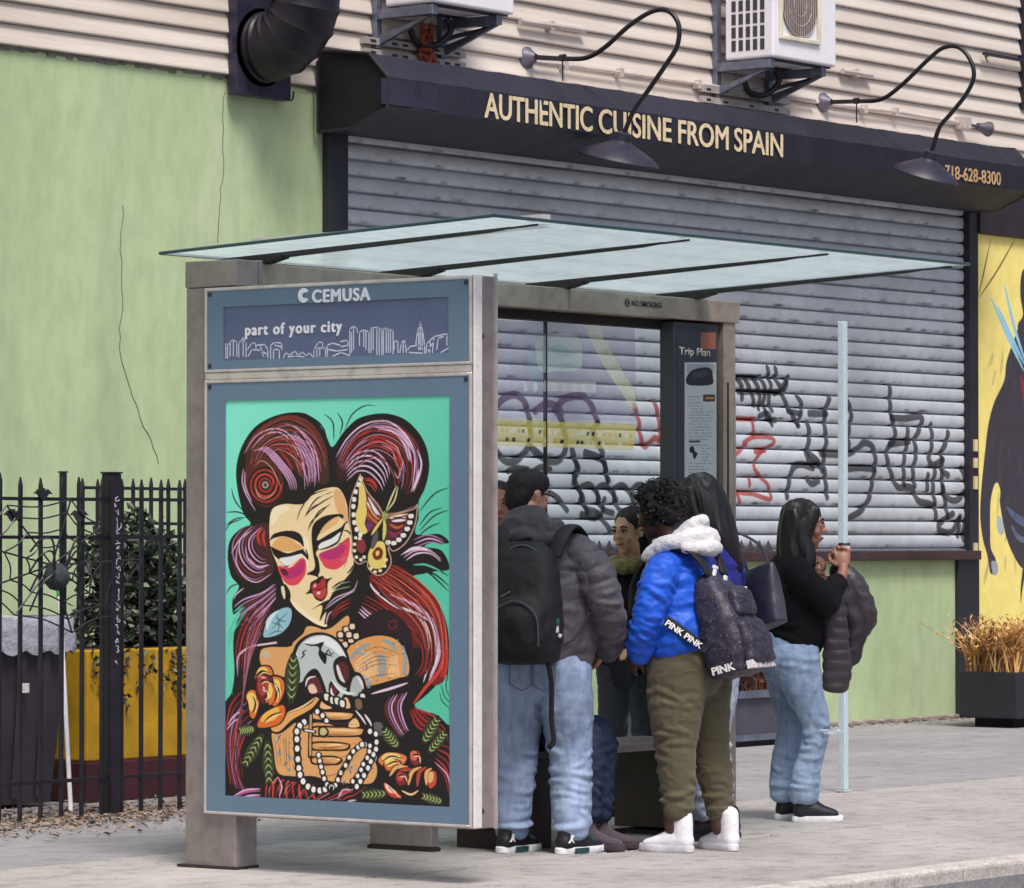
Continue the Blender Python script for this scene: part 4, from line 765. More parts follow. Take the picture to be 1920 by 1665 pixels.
# plait ends and lower hair
cv.strands([P1, K, P2, K, R2, K], 4.4*PS, *map(L_, ([(1480, 760), (1430, 860), (1450, 980), (1500, 1080)], [(1330, 790), (1290, 880), (1330, 1000), (1450, 1160)])), 12)
cv.strands([R2, K, R1], 4.4*PS, *map(L_, ([(1540, 880), (1640, 960), (1760, 1030), (1800, 1200)], [(1490, 900), (1540, 1020), (1600, 1060), (1700, 1150)])), 9)
S(P3, 6, L_([(1480, 690), (1360, 730), (1200, 775)])); S(R3, 8, L_([(1760, 430), (1720, 590), (1610, 730), (1520, 850)])); S(R1, 6, L_([(1520, 880), (1620, 920), (1720, 960)]))
cv.strands([R1, K, R2, K, P2, K], 5*PS, *map(L_, ([(220, 740), (130, 850), (100, 1050), (110, 1300), (140, 1560)], [(330, 1050), (250, 1120), (200, 1300), (220, 1440), (300, 1600)])), 14)
cv.strands([R1, K, R3, K], 5.4*PS, *map(L_, ([(460, 1370), (400, 1450), (380, 1600)], [(800, 1440), (760, 1500), (800, 1620)])), 15)
cv.strands([P1, (190, 80, 140), K], 4.6*PS, *map(L_, ([(360, 1490), (240, 1500), (130, 1560)], [(360, 1580), (280, 1590), (200, 1610)])), 6)
cv.strands([P1, R1, K, R2, K], 4.6*PS, *map(L_, ([(1060, 1500), (980, 1500), (930, 1590)], [(1090, 1590), (1040, 1600), (1000, 1620)])), 6)
cv.strands([R2, K, R1, K], 5*PS, *map(L_, ([(1700, 1150), (1800, 1180), (1820, 1300)], [(1680, 1300), (1760, 1420), (1800, 1600)])), 9)
S(P1, 3, L_([(1680, 1290), (1770, 1380), (1800, 1480), (1805, 1610)])); S(P3, 2.5, L_([(490, 1400), (520, 1480), (500, 1560)])); S(P1, 4, L_([(110, 1010), (160, 940), (230, 900)])); S(P1, 3, L_([(100, 1050), (150, 990), (220, 950)]))
for A, B, n in ((U_([(260, 640), (300, 440), (480, 260), (700, 250), (860, 420), (900, 640)]), U_([(420, 520), (520, 470), (640, 560), (700, 680), (720, 740), (740, 760)]), 16), (U_([(980, 600), (1060, 400), (1250, 250), (1470, 290), (1600, 470), (1610, 700)]), U_([(1080, 700), (1160, 600), (1260, 560), (1350, 620), (1400, 720), (1400, 800)]), 18)):
    cv.strands([K, (214, 150, 170), K, R3], 1.5*PS, A, B, n, 2, .8)
cv.strands([(232, 140, 120), K, (150, 40, 44), K], 1.5*PS, *map(M_, ([(1400, 340), (1600, 450), (1760, 620), (1820, 860), (1820, 1150)], [(1230, 460), (1340, 600), (1500, 720), (1620, 880), (1640, 1100)])), 26, 2, .8)
cv.strands([(214, 150, 190), K, (190, 66, 60), K], 1.5*PS, *map(L_, ([(360, 100), (290, 260), (240, 480), (225, 780), (150, 1200), (140, 1560)], [(470, 120), (380, 330), (300, 480), (240, 760), (200, 1200), (260, 1560)])), 20, 2, .8)
cv.strands([(222, 140, 150), K, (190, 66, 60), K], 1.5*PS, *map(L_, ([(500, 1380), (420, 1480), (420, 1600)], [(1240, 1480), (1100, 1560), (900, 1610)])), 24, 2, .8)
# neck and shoulders
F_(K, L_([(480, 320), (560, 60), (1060, 180), (1110, 400), (1000, 460), (560, 460)]))
F_(SK2, L_([(720, 260), (840, 280), (900, 270), (1020, 180), (1025, 260), (960, 310), (1000, 440), (700, 420), (600, 400), (680, 320)]))
F_(SK2, L_([(360, 450), (430, 420), (560, 420), (640, 400), (680, 480), (600, 620), (500, 640), (370, 560)])); F_((196, 190, 160), L_([(380, 450), (430, 460), (420, 500), (370, 490)]))
F_(K, L_([(1000, 420), (1120, 340), (1260, 315), (1400, 350), (1490, 470), (1500, 620), (1420, 670), (1180, 740), (1090, 700), (1040, 560)]))
F_((226, 162, 96), L_([(1020, 440), (1120, 365), (1260, 332), (1390, 365), (1470, 480), (1484, 620), (1400, 655), (1200, 710), (1130, 690), (1060, 570)]))
F_((236, 188, 136), L_([(1080, 530), (1180, 450), (1240, 520), (1230, 640), (1160, 680), (1090, 600)])); F_((242, 190, 130), L_([(1320, 500), (1400, 480), (1420, 640), (1330, 650)]), False)
BT = (110, 164, 186)
for l in ([(1050, 500), (1100, 440), (1180, 400)], [(1260, 480), (1270, 560), (1260, 640)], [(1290, 490), (1300, 560), (1290, 640)], [(1440, 420), (1460, 520), (1450, 620)], [(1300, 370), (1360, 400), (1380, 440)], [(1160, 660), (1190, 690), (1180, 720)], [(1080, 460), (1140, 470)]): cv.stroke(BT, 8*PS, L_(l), 0, .75)
for _ in range(46):
    x, y = random.uniform(1060, 1470), random.uniform(370, 680); S(random.choice((BT, (206, 140, 78), (250, 214, 170), (80, 120, 160))), random.uniform(1.5, 3.4), L_([(x, y), (x+random.uniform(-30, 30), y+random.uniform(-30, 30))]))
# necklace beads at the throat, blue leaf tattoo
for x, y in ((965, 325), (1010, 285), (1055, 262), (1000, 400), (1045, 365), (1085, 335), (1030, 325)): F_(K, L_([(x-28, y-22), (x+26, y-26), (x+30, y+28), (x-24, y+30)])); F_((238, 214, 190), L_([(x-16, y-14), (x+14, y-18), (x+18, y+16), (x-14, y+18)]))
F_(K, L_([(360, 330), (420, 170), (540, 105), (610, 130), (600, 240), (520, 330), (400, 370)])); F_((150, 196, 210), L_([(380, 320), (430, 185), (540, 120), (594, 140), (580, 240), (510, 315), (410, 345)])); F_((214, 232, 236), L_([(400, 230), (440, 170), (500, 140), (450, 200), (410, 290)]))
for l in ([(440, 290), (500, 220), (570, 150)], [(470, 190), (520, 220), (560, 220)], [(440, 230), (500, 250), (530, 280)], [(420, 330), (470, 300), (520, 300)], [(480, 170), (500, 240), (490, 310)]): S((60, 80, 110), 2.4, L_(l))
# face
F_(K, U_([(430, 1010), (450, 920), (560, 880), (700, 880), (820, 790), (950, 745), (1030, 820), (1070, 960), (1090, 1130), (1110, 1300), (1120, 1400), (1040, 1500), (960, 1590)]) + M_([(930, 620), (900, 760), (880, 838), (780, 800), (640, 680), (580, 600), (530, 460), (490, 300), (440, 150)]))
F_(SK1, U_([(440, 1020), (465, 930), (560, 896), (700, 895), (800, 800), (940, 765), (1000, 800), (1040, 900), (1050, 1010), (1075, 1150), (1090, 1300), (1085, 1400), (1010, 1500), (930, 1590)]) + M_([(890, 650), (880, 800), (790, 775), (660, 670), (600, 590), (545, 460), (500, 330), (450, 200), (438, 80)]))
F_(SK3, U_([(440, 1020), (465, 935), (540, 905), (600, 930), (520, 980), (470, 1060)])); F_(SK3, M_([(600, 600), (660, 640), (760, 730), (880, 790), (870, 815), (780, 780), (650, 680)])); F_((232, 180, 124), U_([(950, 780), (1010, 820), (1040, 950), (1040, 1040), (970, 960), (940, 850)])); F_(SK3, M_([(700, 130), (740, 120), (750, 260), (730, 360), (700, 400), (690, 330), (720, 240)]))
for l in ([(900, 780), (760, 830), (680, 940), (650, 1030)], [(930, 800), (800, 860), (710, 1000)], [(940, 830), (850, 880), (720, 970)], [(910, 900), (820, 960), (750, 1080)], [(860, 880), (780, 920), (720, 990)], [(740, 1110), (760, 1040), (820, 980), (900, 900)]): S(K, 3.4, U_(l))
for l in ([(915, 815), (790, 850), (700, 960)], [(880, 900), (800, 950), (750, 1040)]): S((250, 240, 220), 2, U_(l))
# brows, eyes
F_(K, U_([(440, 1180), (470, 1130), (560, 1105), (640, 1110), (690, 1150), (705, 1230), (660, 1190), (560, 1150), (480, 1160)])); F_((232, 176, 110), U_([(455, 1225), (500, 1165), (570, 1155), (650, 1200), (690, 1240), (600, 1265), (500, 1260)]))
S(K, 7, U_([(440, 1225), (500, 1262), (580, 1290), (660, 1265), (710, 1245)])); F_(K, U_([(450, 1230), (500, 1262), (600, 1280), (700, 1255), (735, 1330), (690, 1290), (620, 1330), (570, 1390), (510, 1330), (470, 1290)])); F_((236, 236, 236), U_([(518, 1320), (600, 1305), (680, 1285), (695, 1300), (640, 1340), (570, 1378), (530, 1350)]))
F_((222, 70, 92), U_([(505, 1380), (600, 1390), (680, 1320), (720, 1340), (718, 1440), (660, 1520), (590, 1528), (540, 1480)])); F_((190, 42, 112), U_([(560, 1430), (640, 1380), (700, 1330), (712, 1380), (680, 1450), (600, 1480), (560, 1470)])); F_((90, 24, 60), U_([(520, 1400), (570, 1410), (580, 1450), (545, 1450)]))
F_(K, U_([(770, 1080), (800, 1030), (880, 985), (1000, 975), (1010, 1010), (960, 1000), (880, 1060), (830, 1120), (810, 1180), (900, 1130), (990, 1080), (1030, 1040), (1010, 1110), (985, 1160), (900, 1180), (830, 1240), (800, 1280), (820, 1330), (830, 1420), (800, 1460), (770, 1440), (730, 1450), (790, 1390), (775, 1270), (765, 1160)]))
F_((234, 190, 122), U_([(830, 1130), (860, 1070), (930, 1010), (985, 995), (960, 1050), (900, 1090)])); F_((240, 240, 240), U_([(818, 1240), (840, 1200), (920, 1165), (990, 1115), (980, 1150), (960, 1190), (880, 1230)])); S(K, 5, U_([(820, 1255), (900, 1232), (970, 1190), (1000, 1120)]))
F_((226, 70, 96), U_([(825, 1290), (930, 1250), (1020, 1180), (1060, 1160), (1062, 1260), (1030, 1350), (960, 1405), (880, 1395), (845, 1350)])); F_((188, 44, 116), U_([(830, 1280), (930, 1240), (1000, 1210), (1030, 1240), (980, 1310), (900, 1330), (840, 1310)])); S((130, 30, 60), 2.4, U_([(960, 1215), (1020, 1190), (1060, 1160)]))
S((160, 150, 160), 2.4, U_([(990, 1340), (1020, 1320), (1040, 1300)])); S((170, 110, 90), 2, U_([(1015, 1400), (1030, 1360), (1050, 1330)]))
for l in ([(1010, 1100), (1050, 1110), (1085, 1150)], [(1010, 1060), (1050, 1030)], [(1040, 1440), (1070, 1410), (1090, 1370)], [(720, 1245), (735, 1300), (738, 1335)]): S(K, 4, U_(l))
# nose, mouth
F_(K, M_([(730, 400), (790, 370), (810, 380), (825, 430), (800, 420), (760, 410)])); F_(K, M_([(760, 470), (800, 445), (850, 415), (880, 440), (930, 430), (895, 470), (890, 560), (850, 615), (800, 600), (770, 555), (720, 560), (750, 525)]))
F_((176, 46, 50), M_([(770, 490), (800, 465), (820, 480), (860, 430), (878, 470), (870, 510), (820, 520), (775, 525)])); F_((196, 66, 62), M_([(775, 535), (830, 530), (880, 510), (880, 560), (845, 600), (800, 580)])); F_((238, 190, 190), M_([(785, 490), (800, 480), (800, 500), (785, 506)])); F_((240, 200, 200), M_([(810, 545), (835, 540), (830, 560), (812, 562)])); S((90, 20, 28), 3, M_([(765, 530), (820, 525), (880, 505)]))
# ear-ring on the left cheek, locks crossing the chin
F_(K, M_([(520, 490), (560, 480), (600, 540), (600, 600), (560, 620), (530, 560)])); F_((240, 222, 180), M_([(530, 505), (550, 500), (562, 560), (556, 600), (538, 560)]))
F_(K, M_([(1130, 430), (1100, 520), (960, 580), (860, 620), (770, 680), (850, 650), (830, 770), (880, 700), (870, 800), (960, 700), (1060, 640), (1200, 560), (1220, 430)]))
for l in ([(1080, 450), (1000, 460), (920, 510)], [(1090, 480), (1000, 490), (930, 530)], [(1080, 520), (1000, 530), (920, 550)], [(1090, 465), (990, 475), (925, 518)]): S(K, 2.6, M_(l))
for l in ([(1070, 460), (990, 480), (930, 520)], [(1070, 500), (980, 520), (940, 540)]): S((150, 180, 140), 2, M_(l))
for l in ([(1128, 450), (1090, 530), (960, 585), (880, 660)], [(1110, 530), (980, 600), (870, 680)], [(950, 680), (900, 720), (880, 800)]): S((210, 180, 206), 2.8, M_(l))
cv.strands([R2, K, R1, K], 3.6*PS, *map(M_, ([(1080, 580), (980, 640), (900, 720)], [(1060, 680), (980, 720), (920, 790)])), 6)
# butterfly
YL, OR = (236, 210, 116), (196, 96, 60)
F_(K, U_([(1140, 660), (1190, 780), (1280, 900), (1320, 980), (1420, 970), (1560, 930), (1590, 900), (1570, 1060), (1500, 1200), (1400, 1270), (1370, 1240), (1385, 1350), (1330, 1440), (1270, 1455), (1200, 1400), (1190, 1340), (1130, 1370), (1080, 1300), (1075, 1180), (1060, 1000), (1060, 850)]))
F_((92, 40, 46), U_([(1185, 790), (1310, 970), (1300, 1030), (1225, 1110), (1190, 1100), (1196, 950)])); F_((92, 40, 46), U_([(1350, 985), (1430, 975), (1520, 965), (1500, 1080), (1430, 1160), (1350, 1170), (1340, 1060)]))
F_(YL, U_([(1142, 720), (1185, 800), (1195, 960), (1180, 1050), (1200, 1110), (1160, 1130), (1120, 1080), (1110, 980), (1130, 900)])); F_((170, 70, 60), U_([(1195, 860), (1260, 920), (1300, 1000), (1280, 1020), (1200, 950)])); F_(WH, U_([(1195, 880), (1240, 920), (1280, 980), (1230, 960)])); F_(OR, U_([(1200, 960), (1260, 1010), (1280, 1050), (1210, 1020)])); F_((110, 52, 110), U_([(1195, 1040), (1250, 1050), (1220, 1100), (1200, 1090)]))
for y, x in ((700, 1150), (745, 1130), (800, 1108), (860, 1096), (915, 1090), (980, 1092), (1040, 1098), (1095, 1116), (1135, 1145)): F_((240, 236, 230), U_([(x-12, y-16), (x+14, y-14), (x+12, y+16), (x-12, y+14)]))
for x, y in ((1540, 990), (1530, 1040), (1510, 1090), (1480, 1140), (1445, 1175), (1405, 1200), (1360, 1195)): F_((240, 236, 230), U_([(x-18, y-12), (x+16, y-14), (x+18, y+12), (x-14, y+16)]))
for c, l in ((WH, [(1380, 1010), (1440, 990), (1500, 1000)]), (OR, [(1370, 1050), (1430, 1080), (1480, 1060)]), ((150, 40, 70), [(1360, 1110), (1420, 1130), (1470, 1100)]), (WH, [(1390, 1030), (1440, 1025), (1500, 1020)]), ((110, 52, 110), [(1380, 1140), (1430, 1150)])): S(c, 6, U_(l))
F_((140, 48, 56), U_([(1120, 1180), (1170, 1170), (1190, 1240), (1160, 1280), (1120, 1250)]))
for x, y in ((1110, 1160), (1100, 1210), (1100, 1260), (1115, 1310), (1150, 1330), (1175, 1310), (1140, 1165)): F_((240, 230, 200), U_([(x-10, y-10), (x+10, y-10), (x+10, y+10), (x-10, y+10)]))
F_(YL, U_([(1220, 1250), (1280, 1190), (1330, 1200), (1345, 1280), (1340, 1370), (1290, 1400), (1230, 1390), (1205, 1330)])); F_((120, 44, 30), U_([(1240, 1280), (1280, 1230), (1320, 1260), (1310, 1320), (1260, 1330)])); F_(YL, U_([(1265, 1270), (1290, 1260), (1290, 1290), (1270, 1300)]))
for x, y in ((1345, 1330), (1335, 1380), (1300, 1415), (1260, 1425), (1225, 1400)): F_((240, 226, 170), U_([(x-12, y-10), (x+12, y-8), (x+10, y+10), (x-10, y+10)]))
F_((90, 92, 90), U_([(1230, 1240), (1240, 1160), (1280, 1100), (1280, 1180), (1250, 1240)])); S(YL, 6, U_([(1320, 1010), (1270, 1080), (1230, 1140)])); S((210, 214, 120), 8, U_([(1330, 1010), (1335, 1090), (1325, 1180)])); F_((150, 160, 90), U_([(1315, 970), (1340, 950), (1362, 985), (1340, 1025), (1315, 1010)]))
for l in ([(1340, 950), (1380, 840), (1440, 740), (1440, 800), (1390, 900), (1350, 960)],): F_(K, U_(l)); S((236, 226, 170), 3.4, U_([(1345, 950), (1385, 850), (1430, 750)])); S((236, 226, 170), 3, U_([(1440, 760), (1410, 870), (1350, 955)]))
for l in ([(1140, 670), (1200, 800), (1310, 960)], [(1330, 970), (1450, 960), (1590, 905)], [(1570, 1060), (1500, 1200), (1410, 1260)]): S((196, 150, 120), 1.6, U_(l))
for l in ([(1145, 665), (1075, 850), (1062, 1000), (1080, 1180), (1085, 1300), (1130, 1362), (1190, 1340)], [(1145, 665), (1195, 790), (1285, 905), (1325, 985)], [(1350, 985), (1430, 972), (1560, 935), (1588, 905), (1570, 1060), (1500, 1195), (1400, 1262), (1345, 1180)], [(1200, 1345), (1210, 1400), (1270, 1450), (1335, 1435), (1385, 1350), (1360, 1240)]): S((206, 170, 150), 2.2, U_(l), 0)
for l in ([(1205, 870), (1250, 960), (1300, 1005)], [(1200, 930), (1250, 1000), (1295, 1030)], [(1198, 990), (1240, 1040), (1270, 1060)]): S(K, 3, U_(l))
for l in ([(1370, 1000), (1440, 1000), (1520, 985)], [(1365, 1040), (1430, 1055), (1500, 1045)], [(1360, 1085), (1420, 1110), (1480, 1090)]): S(K, 3, U_(l))
S(WH, 5, U_([(1205, 840), (1250, 920), (1300, 985)])); S((226, 150, 110), 5, U_([(1202, 905), (1250, 980), (1290, 1020)])); S((240, 220, 160), 4, U_([(1360, 1005), (1440, 985), (1520, 975)]))
# right feathered locks
cv.strands([P2, K, P1, K], 3.6*PS, *map(M_, ([(1560, 130), (1680, 90), (1830, 150)], [(1580, 200), (1700, 160), (1820, 190)])), 5); cv.strands([P3, K, P1, K], 4*PS, *map(M_, ([(1460, 250), (1560, 190), (1680, 210), (1810, 310)], [(1520, 310), (1600, 260), (1700, 260), (1800, 330)])), 6)
S(WH, 3.4, M_([(1480, 245), (1580, 205), (1700, 215)])); S((90, 190, 160), 5, M_([(1560, 330), (1660, 330), (1780, 380)]))
# chest and hands
F_(K, L_([(440, 900), (560, 880), (800, 760), (830, 860), (1060, 900), (1150, 1000), (1180, 1200), (1300, 1260), (1280, 1440), (1150, 1480), (900, 1480), (600, 1440), (470, 1380), (440, 1150)]))
F_(SK2, L_([(450, 1060), (560, 1000), (700, 1000), (860, 1000), (1100, 1100), (1170, 1200), (1240, 1320), (1230, 1420), (1160, 1460), (900, 1440), (760, 1400), (600, 1400), (490, 1370), (460, 1200)]))
for _ in range(34):
    x, y = random.choice(((random.uniform(480, 620), random.uniform(1080, 1340)), (random.uniform(1000, 1260), random.uniform(1230, 1440)))); S(random.choice(((92, 150, 182), (110, 170, 190), (214, 150, 92), (70, 110, 150))), random.uniform(3, 6), L_([(x, y), (x+random.uniform(-30, 30), y+random.uniform(10, 50))]))
F_(K, L_([(420, 1040), (480, 940), (700, 860), (800, 770), (830, 800), (780, 880), (640, 980), (500, 1080)])); F_((232, 172, 104), L_([(440, 1040), (500, 950), (640, 900), (740, 850), (800, 785), (806, 810), (740, 890), (600, 970), (500, 1060)])); S((250, 214, 160), 4, L_([(560, 920), (680, 870), (780, 800)])); S((250, 220, 170), 4, L_([(780, 800), (800, 780), (812, 790)]), 0)
for y0, x1, h_ in ((940, 1050, 34), (1060, 1125, 36), (1172, 1020, 30), (1280, 960, 30)):
    F_(K, L_([(750, y0-h_), (900, y0-h_-6), (x1, y0-h_+8), (x1+24, y0), (x1-10, y0+h_+6), (860, y0+h_+8), (750, y0+h_)])); F_((230, 168, 106), L_([(765, y0-h_+12), (900, y0-h_+8), (x1-6, y0-h_+18), (x1+6, y0), (x1-30, y0+h_-8), (860, y0+h_-6), (765, y0+h_-12)])); S((250, 216, 168), 4, L_([(860, y0-8), (950, y0-10), (x1-20, y0-2)])); S((180, 104, 60), 3, L_([(800, y0+h_-16), (900, y0+h_-14), (x1-50, y0+h_-16)]))
F_((240, 190, 140), L_([(960, 870), (1010, 800), (1040, 880)])); F_((240, 190, 140), L_([(810, 870), (840, 820), (900, 880), (840, 890)])); F_((240, 196, 140), L_([(1030, 1000), (1080, 960), (1110, 1020), (1040, 1030)]))
# skull
F_(K, L_([(610, 600), (600, 480), (640, 380), (740, 315), (850, 310), (950, 360), (1020, 460), (1060, 590), (1120, 620), (1160, 700), (1150, 800), (1060, 830), (1000, 800), (950, 880), (860, 860), (780, 800), (700, 820), (650, 760)]))
F_((192, 202, 202), L_([(630, 600), (625, 490), (660, 400), (740, 340), (850, 330), (940, 380), (1000, 470), (1035, 580), (1040, 660), (1000, 760), (940, 840), (870, 820), (800, 740), (720, 660), (650, 690)])); F_((238, 240, 242), L_([(690, 390), (760, 345), (860, 338), (950, 400), (1010, 500), (990, 510), (900, 430), (800, 390)])); F_((232, 236, 238), L_([(622, 500), (640, 470), (640, 620), (630, 640)])); F_((178, 188, 188), L_([(1060, 660), (1110, 640), (1140, 720), (1090, 790), (1040, 770)])); F_(WH, L_([(1090, 640), (1130, 680), (1142, 740), (1120, 700)]))
F_(K, L_([(690, 390), (760, 400), (840, 380), (820, 440), (860, 480), (850, 550), (800, 480), (800, 420), (730, 410)])); S(K, 4, L_([(880, 430), (860, 470), (910, 490)])); S(K, 3, L_([(920, 460), (890, 470), (880, 440)])); S(K, 4, L_([(710, 440), (680, 460), (690, 480), (660, 510)])); S(K, 3, L_([(850, 500), (840, 540)]))
F_(K, L_([(910, 560), (940, 500), (1000, 490), (1050, 570), (1050, 680), (1010, 730), (940, 680)])); F_((90, 34, 40), L_([(930, 570), (970, 530), (1020, 560), (1030, 640), (1000, 690), (950, 640)])); F_((230, 220, 224), L_([(935, 570), (950, 560), (980, 640), (1000, 690), (960, 660)]))
F_(K, L_([(680, 680), (730, 600), (790, 590), (840, 690), (860, 790), (790, 800), (700, 760)])); F_((100, 40, 48), L_([(720, 670), (780, 640), (820, 720), (830, 770), (740, 750)])); F_((236, 200, 180), L_([(720, 720), (760, 700), (790, 760), (740, 770)])); S(WH, 4, L_([(700, 720), (720, 660), (780, 640)]))
F_(K, L_([(880, 700), (910, 680), (960, 760), (920, 800), (880, 780)])); F_((110, 40, 52), L_([(890, 720), (910, 710), (940, 760), (910, 780)])); S(WH, 5, L_([(895, 730), (900, 770), (920, 790)])); S((228, 232, 234), 8, L_([(900, 670), (960, 740), (1020, 770), (1080, 770)]))
for x, y in ((860, 800), (905, 825), (940, 830), (980, 850), (1100, 850), (1135, 800)): F_(K, L_([(x-30, y-34), (x+26, y-30), (x+26, y+34), (x-24, y+30)])); F_((238, 232, 220), L_([(x-16, y-22), (x+14, y-20), (x+14, y+22), (x-12, y+18)]))
F_(K, L_([(1060, 820), (1180, 820), (1260, 1000), (1220, 1060), (1100, 980)])); F_((130, 100, 80), L_([(1080, 820), (1120, 820), (1130, 880), (1090, 890)])); S(WH, 5, L_([(1150, 930), (1190, 990), (1200, 1020)])); S(WH, 4, L_([(1080, 900), (1130, 960), (1160, 1010)])); F_((96, 96, 100), L_([(1220, 1000), (1280, 1000), (1290, 1080), (1240, 1090)]))
# beads
def beads(l, r, n, ov=1.3):
    P = np.array(spline(l, 10)); idx = np.linspace(0, len(P)-1, n).astype(int); S(K, r*2.6/4.06, L_([tuple(p) for p in P[::8]] + [tuple(P[-1])]), 0)
    for i in idx:
        x, y = P[i]; F_(K, L_([(x+1.25*r*math.cos(a), y+1.25*r*math.sin(a)) for a in np.linspace(0, 5.5, 8)]))
        F_((244, 240, 236), L_([(x+.66*r*math.cos(a), y+.66*ov*r*math.sin(a)) for a in np.linspace(0, 5.5, 8)]))
beads([(690, 990), (640, 1040), (635, 1120), (640, 1240), (650, 1340), (670, 1420), (720, 1480), (790, 1510), (850, 1500)], 27, 13)
beads([(800, 1240), (815, 1310), (830, 1370), (850, 1440), (890, 1490), (935, 1460), (960, 1390), (1010, 1310), (1050, 1230), (1100, 1180)], 21, 14)
beads([(1190, 1060), (1150, 1160), (1130, 1160)], 24, 3); beads([(1235, 1080), (1240, 1180), (1210, 1250), (1180, 1330), (1130, 1420), (1090, 1480)], 23, 9); beads([(1190, 1170), (1180, 1240), (1140, 1310), (1110, 1380), (1060, 1440)], 20, 7); beads([(790, 910), (830, 940), (860, 980)], 22, 3)
F_(K, L_([(800, 1030), (840, 1020), (880, 1060), (850, 1110), (800, 1090)])); F_((200, 196, 130), L_([(815, 1040), (845, 1035), (865, 1065), (840, 1090), (812, 1080)]))
S(K, 11, L_([(740, 930), (738, 1080), (735, 1250)]), 0); S((196, 160, 110), 5, L_([(741, 940), (738, 1080), (736, 1240)]), 0); S(K, 9, L_([(690, 1050), (770, 1064)]), 0); S(WH, 4, L_([(700, 1052), (764, 1062)]), 0); F_(K, L_([(870, 1460), (910, 1450), (930, 1500), (890, 1530), (860, 1500)])); S(WH, 2.5, L_([(880, 1500), (890, 1470), (915, 1480), (910, 1510)]))
# leaves
def leaf(tip, basep, wd, vein=(176, 192, 116)):
    a = np.array(tip, float); b = np.array(basep, float); d = b-a; nrm = np.array((-d[1], d[0]))/np.hypot(*d)
    out = [a, a+d*.3+nrm*wd, a+d*.65+nrm*wd*.95, b, a+d*.65-nrm*wd*.95, a+d*.3-nrm*wd]
    F_(K, L_([tuple(a-d*.05)] + [tuple(p + (p-(a+d*.5))*.12) for p in out[1:]])); F_((56, 66, 42), L_([tuple(p) for p in out]))
    S(K, 3, L_([tuple(a), tuple(b)]), 0)
    for q in np.linspace(.15, .85, 6):
        for sgn in (1, -1): S(vein, 3, L_([tuple(a+d*q+nrm*sgn*4), tuple(a+d*(q-.1)+nrm*sgn*wd*.7)]), 1)
leaf((230, 1330), (380, 1070), 42); leaf((425, 1470), (410, 1110), 40); leaf((190, 1060), (320, 1040), 40); leaf((610, 470), (590, 860), 48); leaf((1710, 950), (1590, 1160), 44); leaf((1770, 1060), (1630, 1230), 36); leaf((1290, 1040), (1410, 1190), 44); leaf((1120, 1545), (1330, 1530), 40); leaf((1580, 1550), (1750, 1600), 36)
# denser black linework over the shoulders, hair ends and hands
for A, B, n in (([(700, 1010), (900, 1010), (1120, 1020)], [(760, 1400), (900, 1420), (1160, 1300)], 7), ([(460, 1080), (480, 1220), (500, 1360)], [(600, 1040), (590, 1220), (600, 1400)], 6), ([(1070, 480), (1240, 370), (1440, 460)], [(1120, 690), (1260, 640), (1470, 620)], 7)):
    cv.strands([(96, 56, 44)], 1.4*PS, L_(A), L_(B), n, 2, .9)
# yellow roses
O1, O2 = (244, 206, 110), (222, 116, 50)
def petal(pts, c1=O1, c2=O2):
    c = np.mean(pts, 0); F_(K, L_([tuple(np.array(p)+(np.array(p)-c)*.16) for p in pts])); F_(c2, L_(pts)); F_(c1, L_([tuple(np.array(p)*.66+c*.34-np.array((12, 18))) for p in pts]))
petal([(320, 640), (360, 570), (430, 575), (450, 640), (400, 680), (340, 720)]); petal([(250, 790), (290, 745), (350, 780), (340, 880), (310, 960), (280, 940), (270, 860)]); petal([(440, 650), (520, 660), (540, 740), (500, 840), (450, 860), (430, 740)])
petal([(340, 640), (400, 620), (450, 680), (440, 800), (380, 850), (330, 760)], (176, 60, 50), (110, 30, 36)); petal([(430, 690), (470, 740), (460, 830), (420, 850)], O1, O2); petal([(335, 1020), (380, 930), (520, 860), (545, 920), (500, 1000), (400, 1030)], (246, 186, 80), (224, 108, 40))
S(WH, 5, L_([(380, 720), (390, 760)])); S((230, 160, 170), 5, L_([(360, 650), (400, 650)])); S((240, 180, 160), 4, L_([(390, 820), (410, 810)]))
petal([(1255, 1290), (1300, 1230), (1400, 1225), (1470, 1260), (1420, 1330), (1330, 1340)], (246, 200, 130), (224, 130, 70)); petal([(1300, 1300), (1380, 1270), (1420, 1310), (1330, 1360)], O1, O2)
for k, (x0, y0, x1, y1) in enumerate(((1340, 1400, 1480, 1330), (1380, 1430, 1530, 1350), (1480, 1470, 1580, 1330), (1550, 1480, 1620, 1330), (1620, 1470, 1660, 1340))):
    S(K, 13, L_([(x0, y0), ((x0+x1)/2-20, (y0+y1)/2-30), (x1, y1)]), 2); S((238, 176, 112) if k % 2 == 0 else (182, 70, 56), 8, L_([(x0, y0), ((x0+x1)/2-20, (y0+y1)/2-30), (x1, y1)]), 2)
petal([(1500, 1220), (1560, 1210), (1580, 1280), (1540, 1320), (1500, 1290)], (210, 110, 90), (140, 40, 44)); petal([(1390, 1420), (1430, 1370), (1480, 1400), (1460, 1460), (1410, 1470)], (190, 74, 70), (130, 34, 44)); petal([(1640, 1380), (1690, 1370), (1690, 1460), (1640, 1490)], (236, 180, 120), (196, 80, 54))
petal([(1300, 1450), (1380, 1510), (1430, 1560), (1360, 1560), (1310, 1510)], (246, 214, 190), (204, 62, 50)); S((240, 200, 150), 5, L_([(1430, 1510), (1500, 1540), (1560, 1510)]), 2)
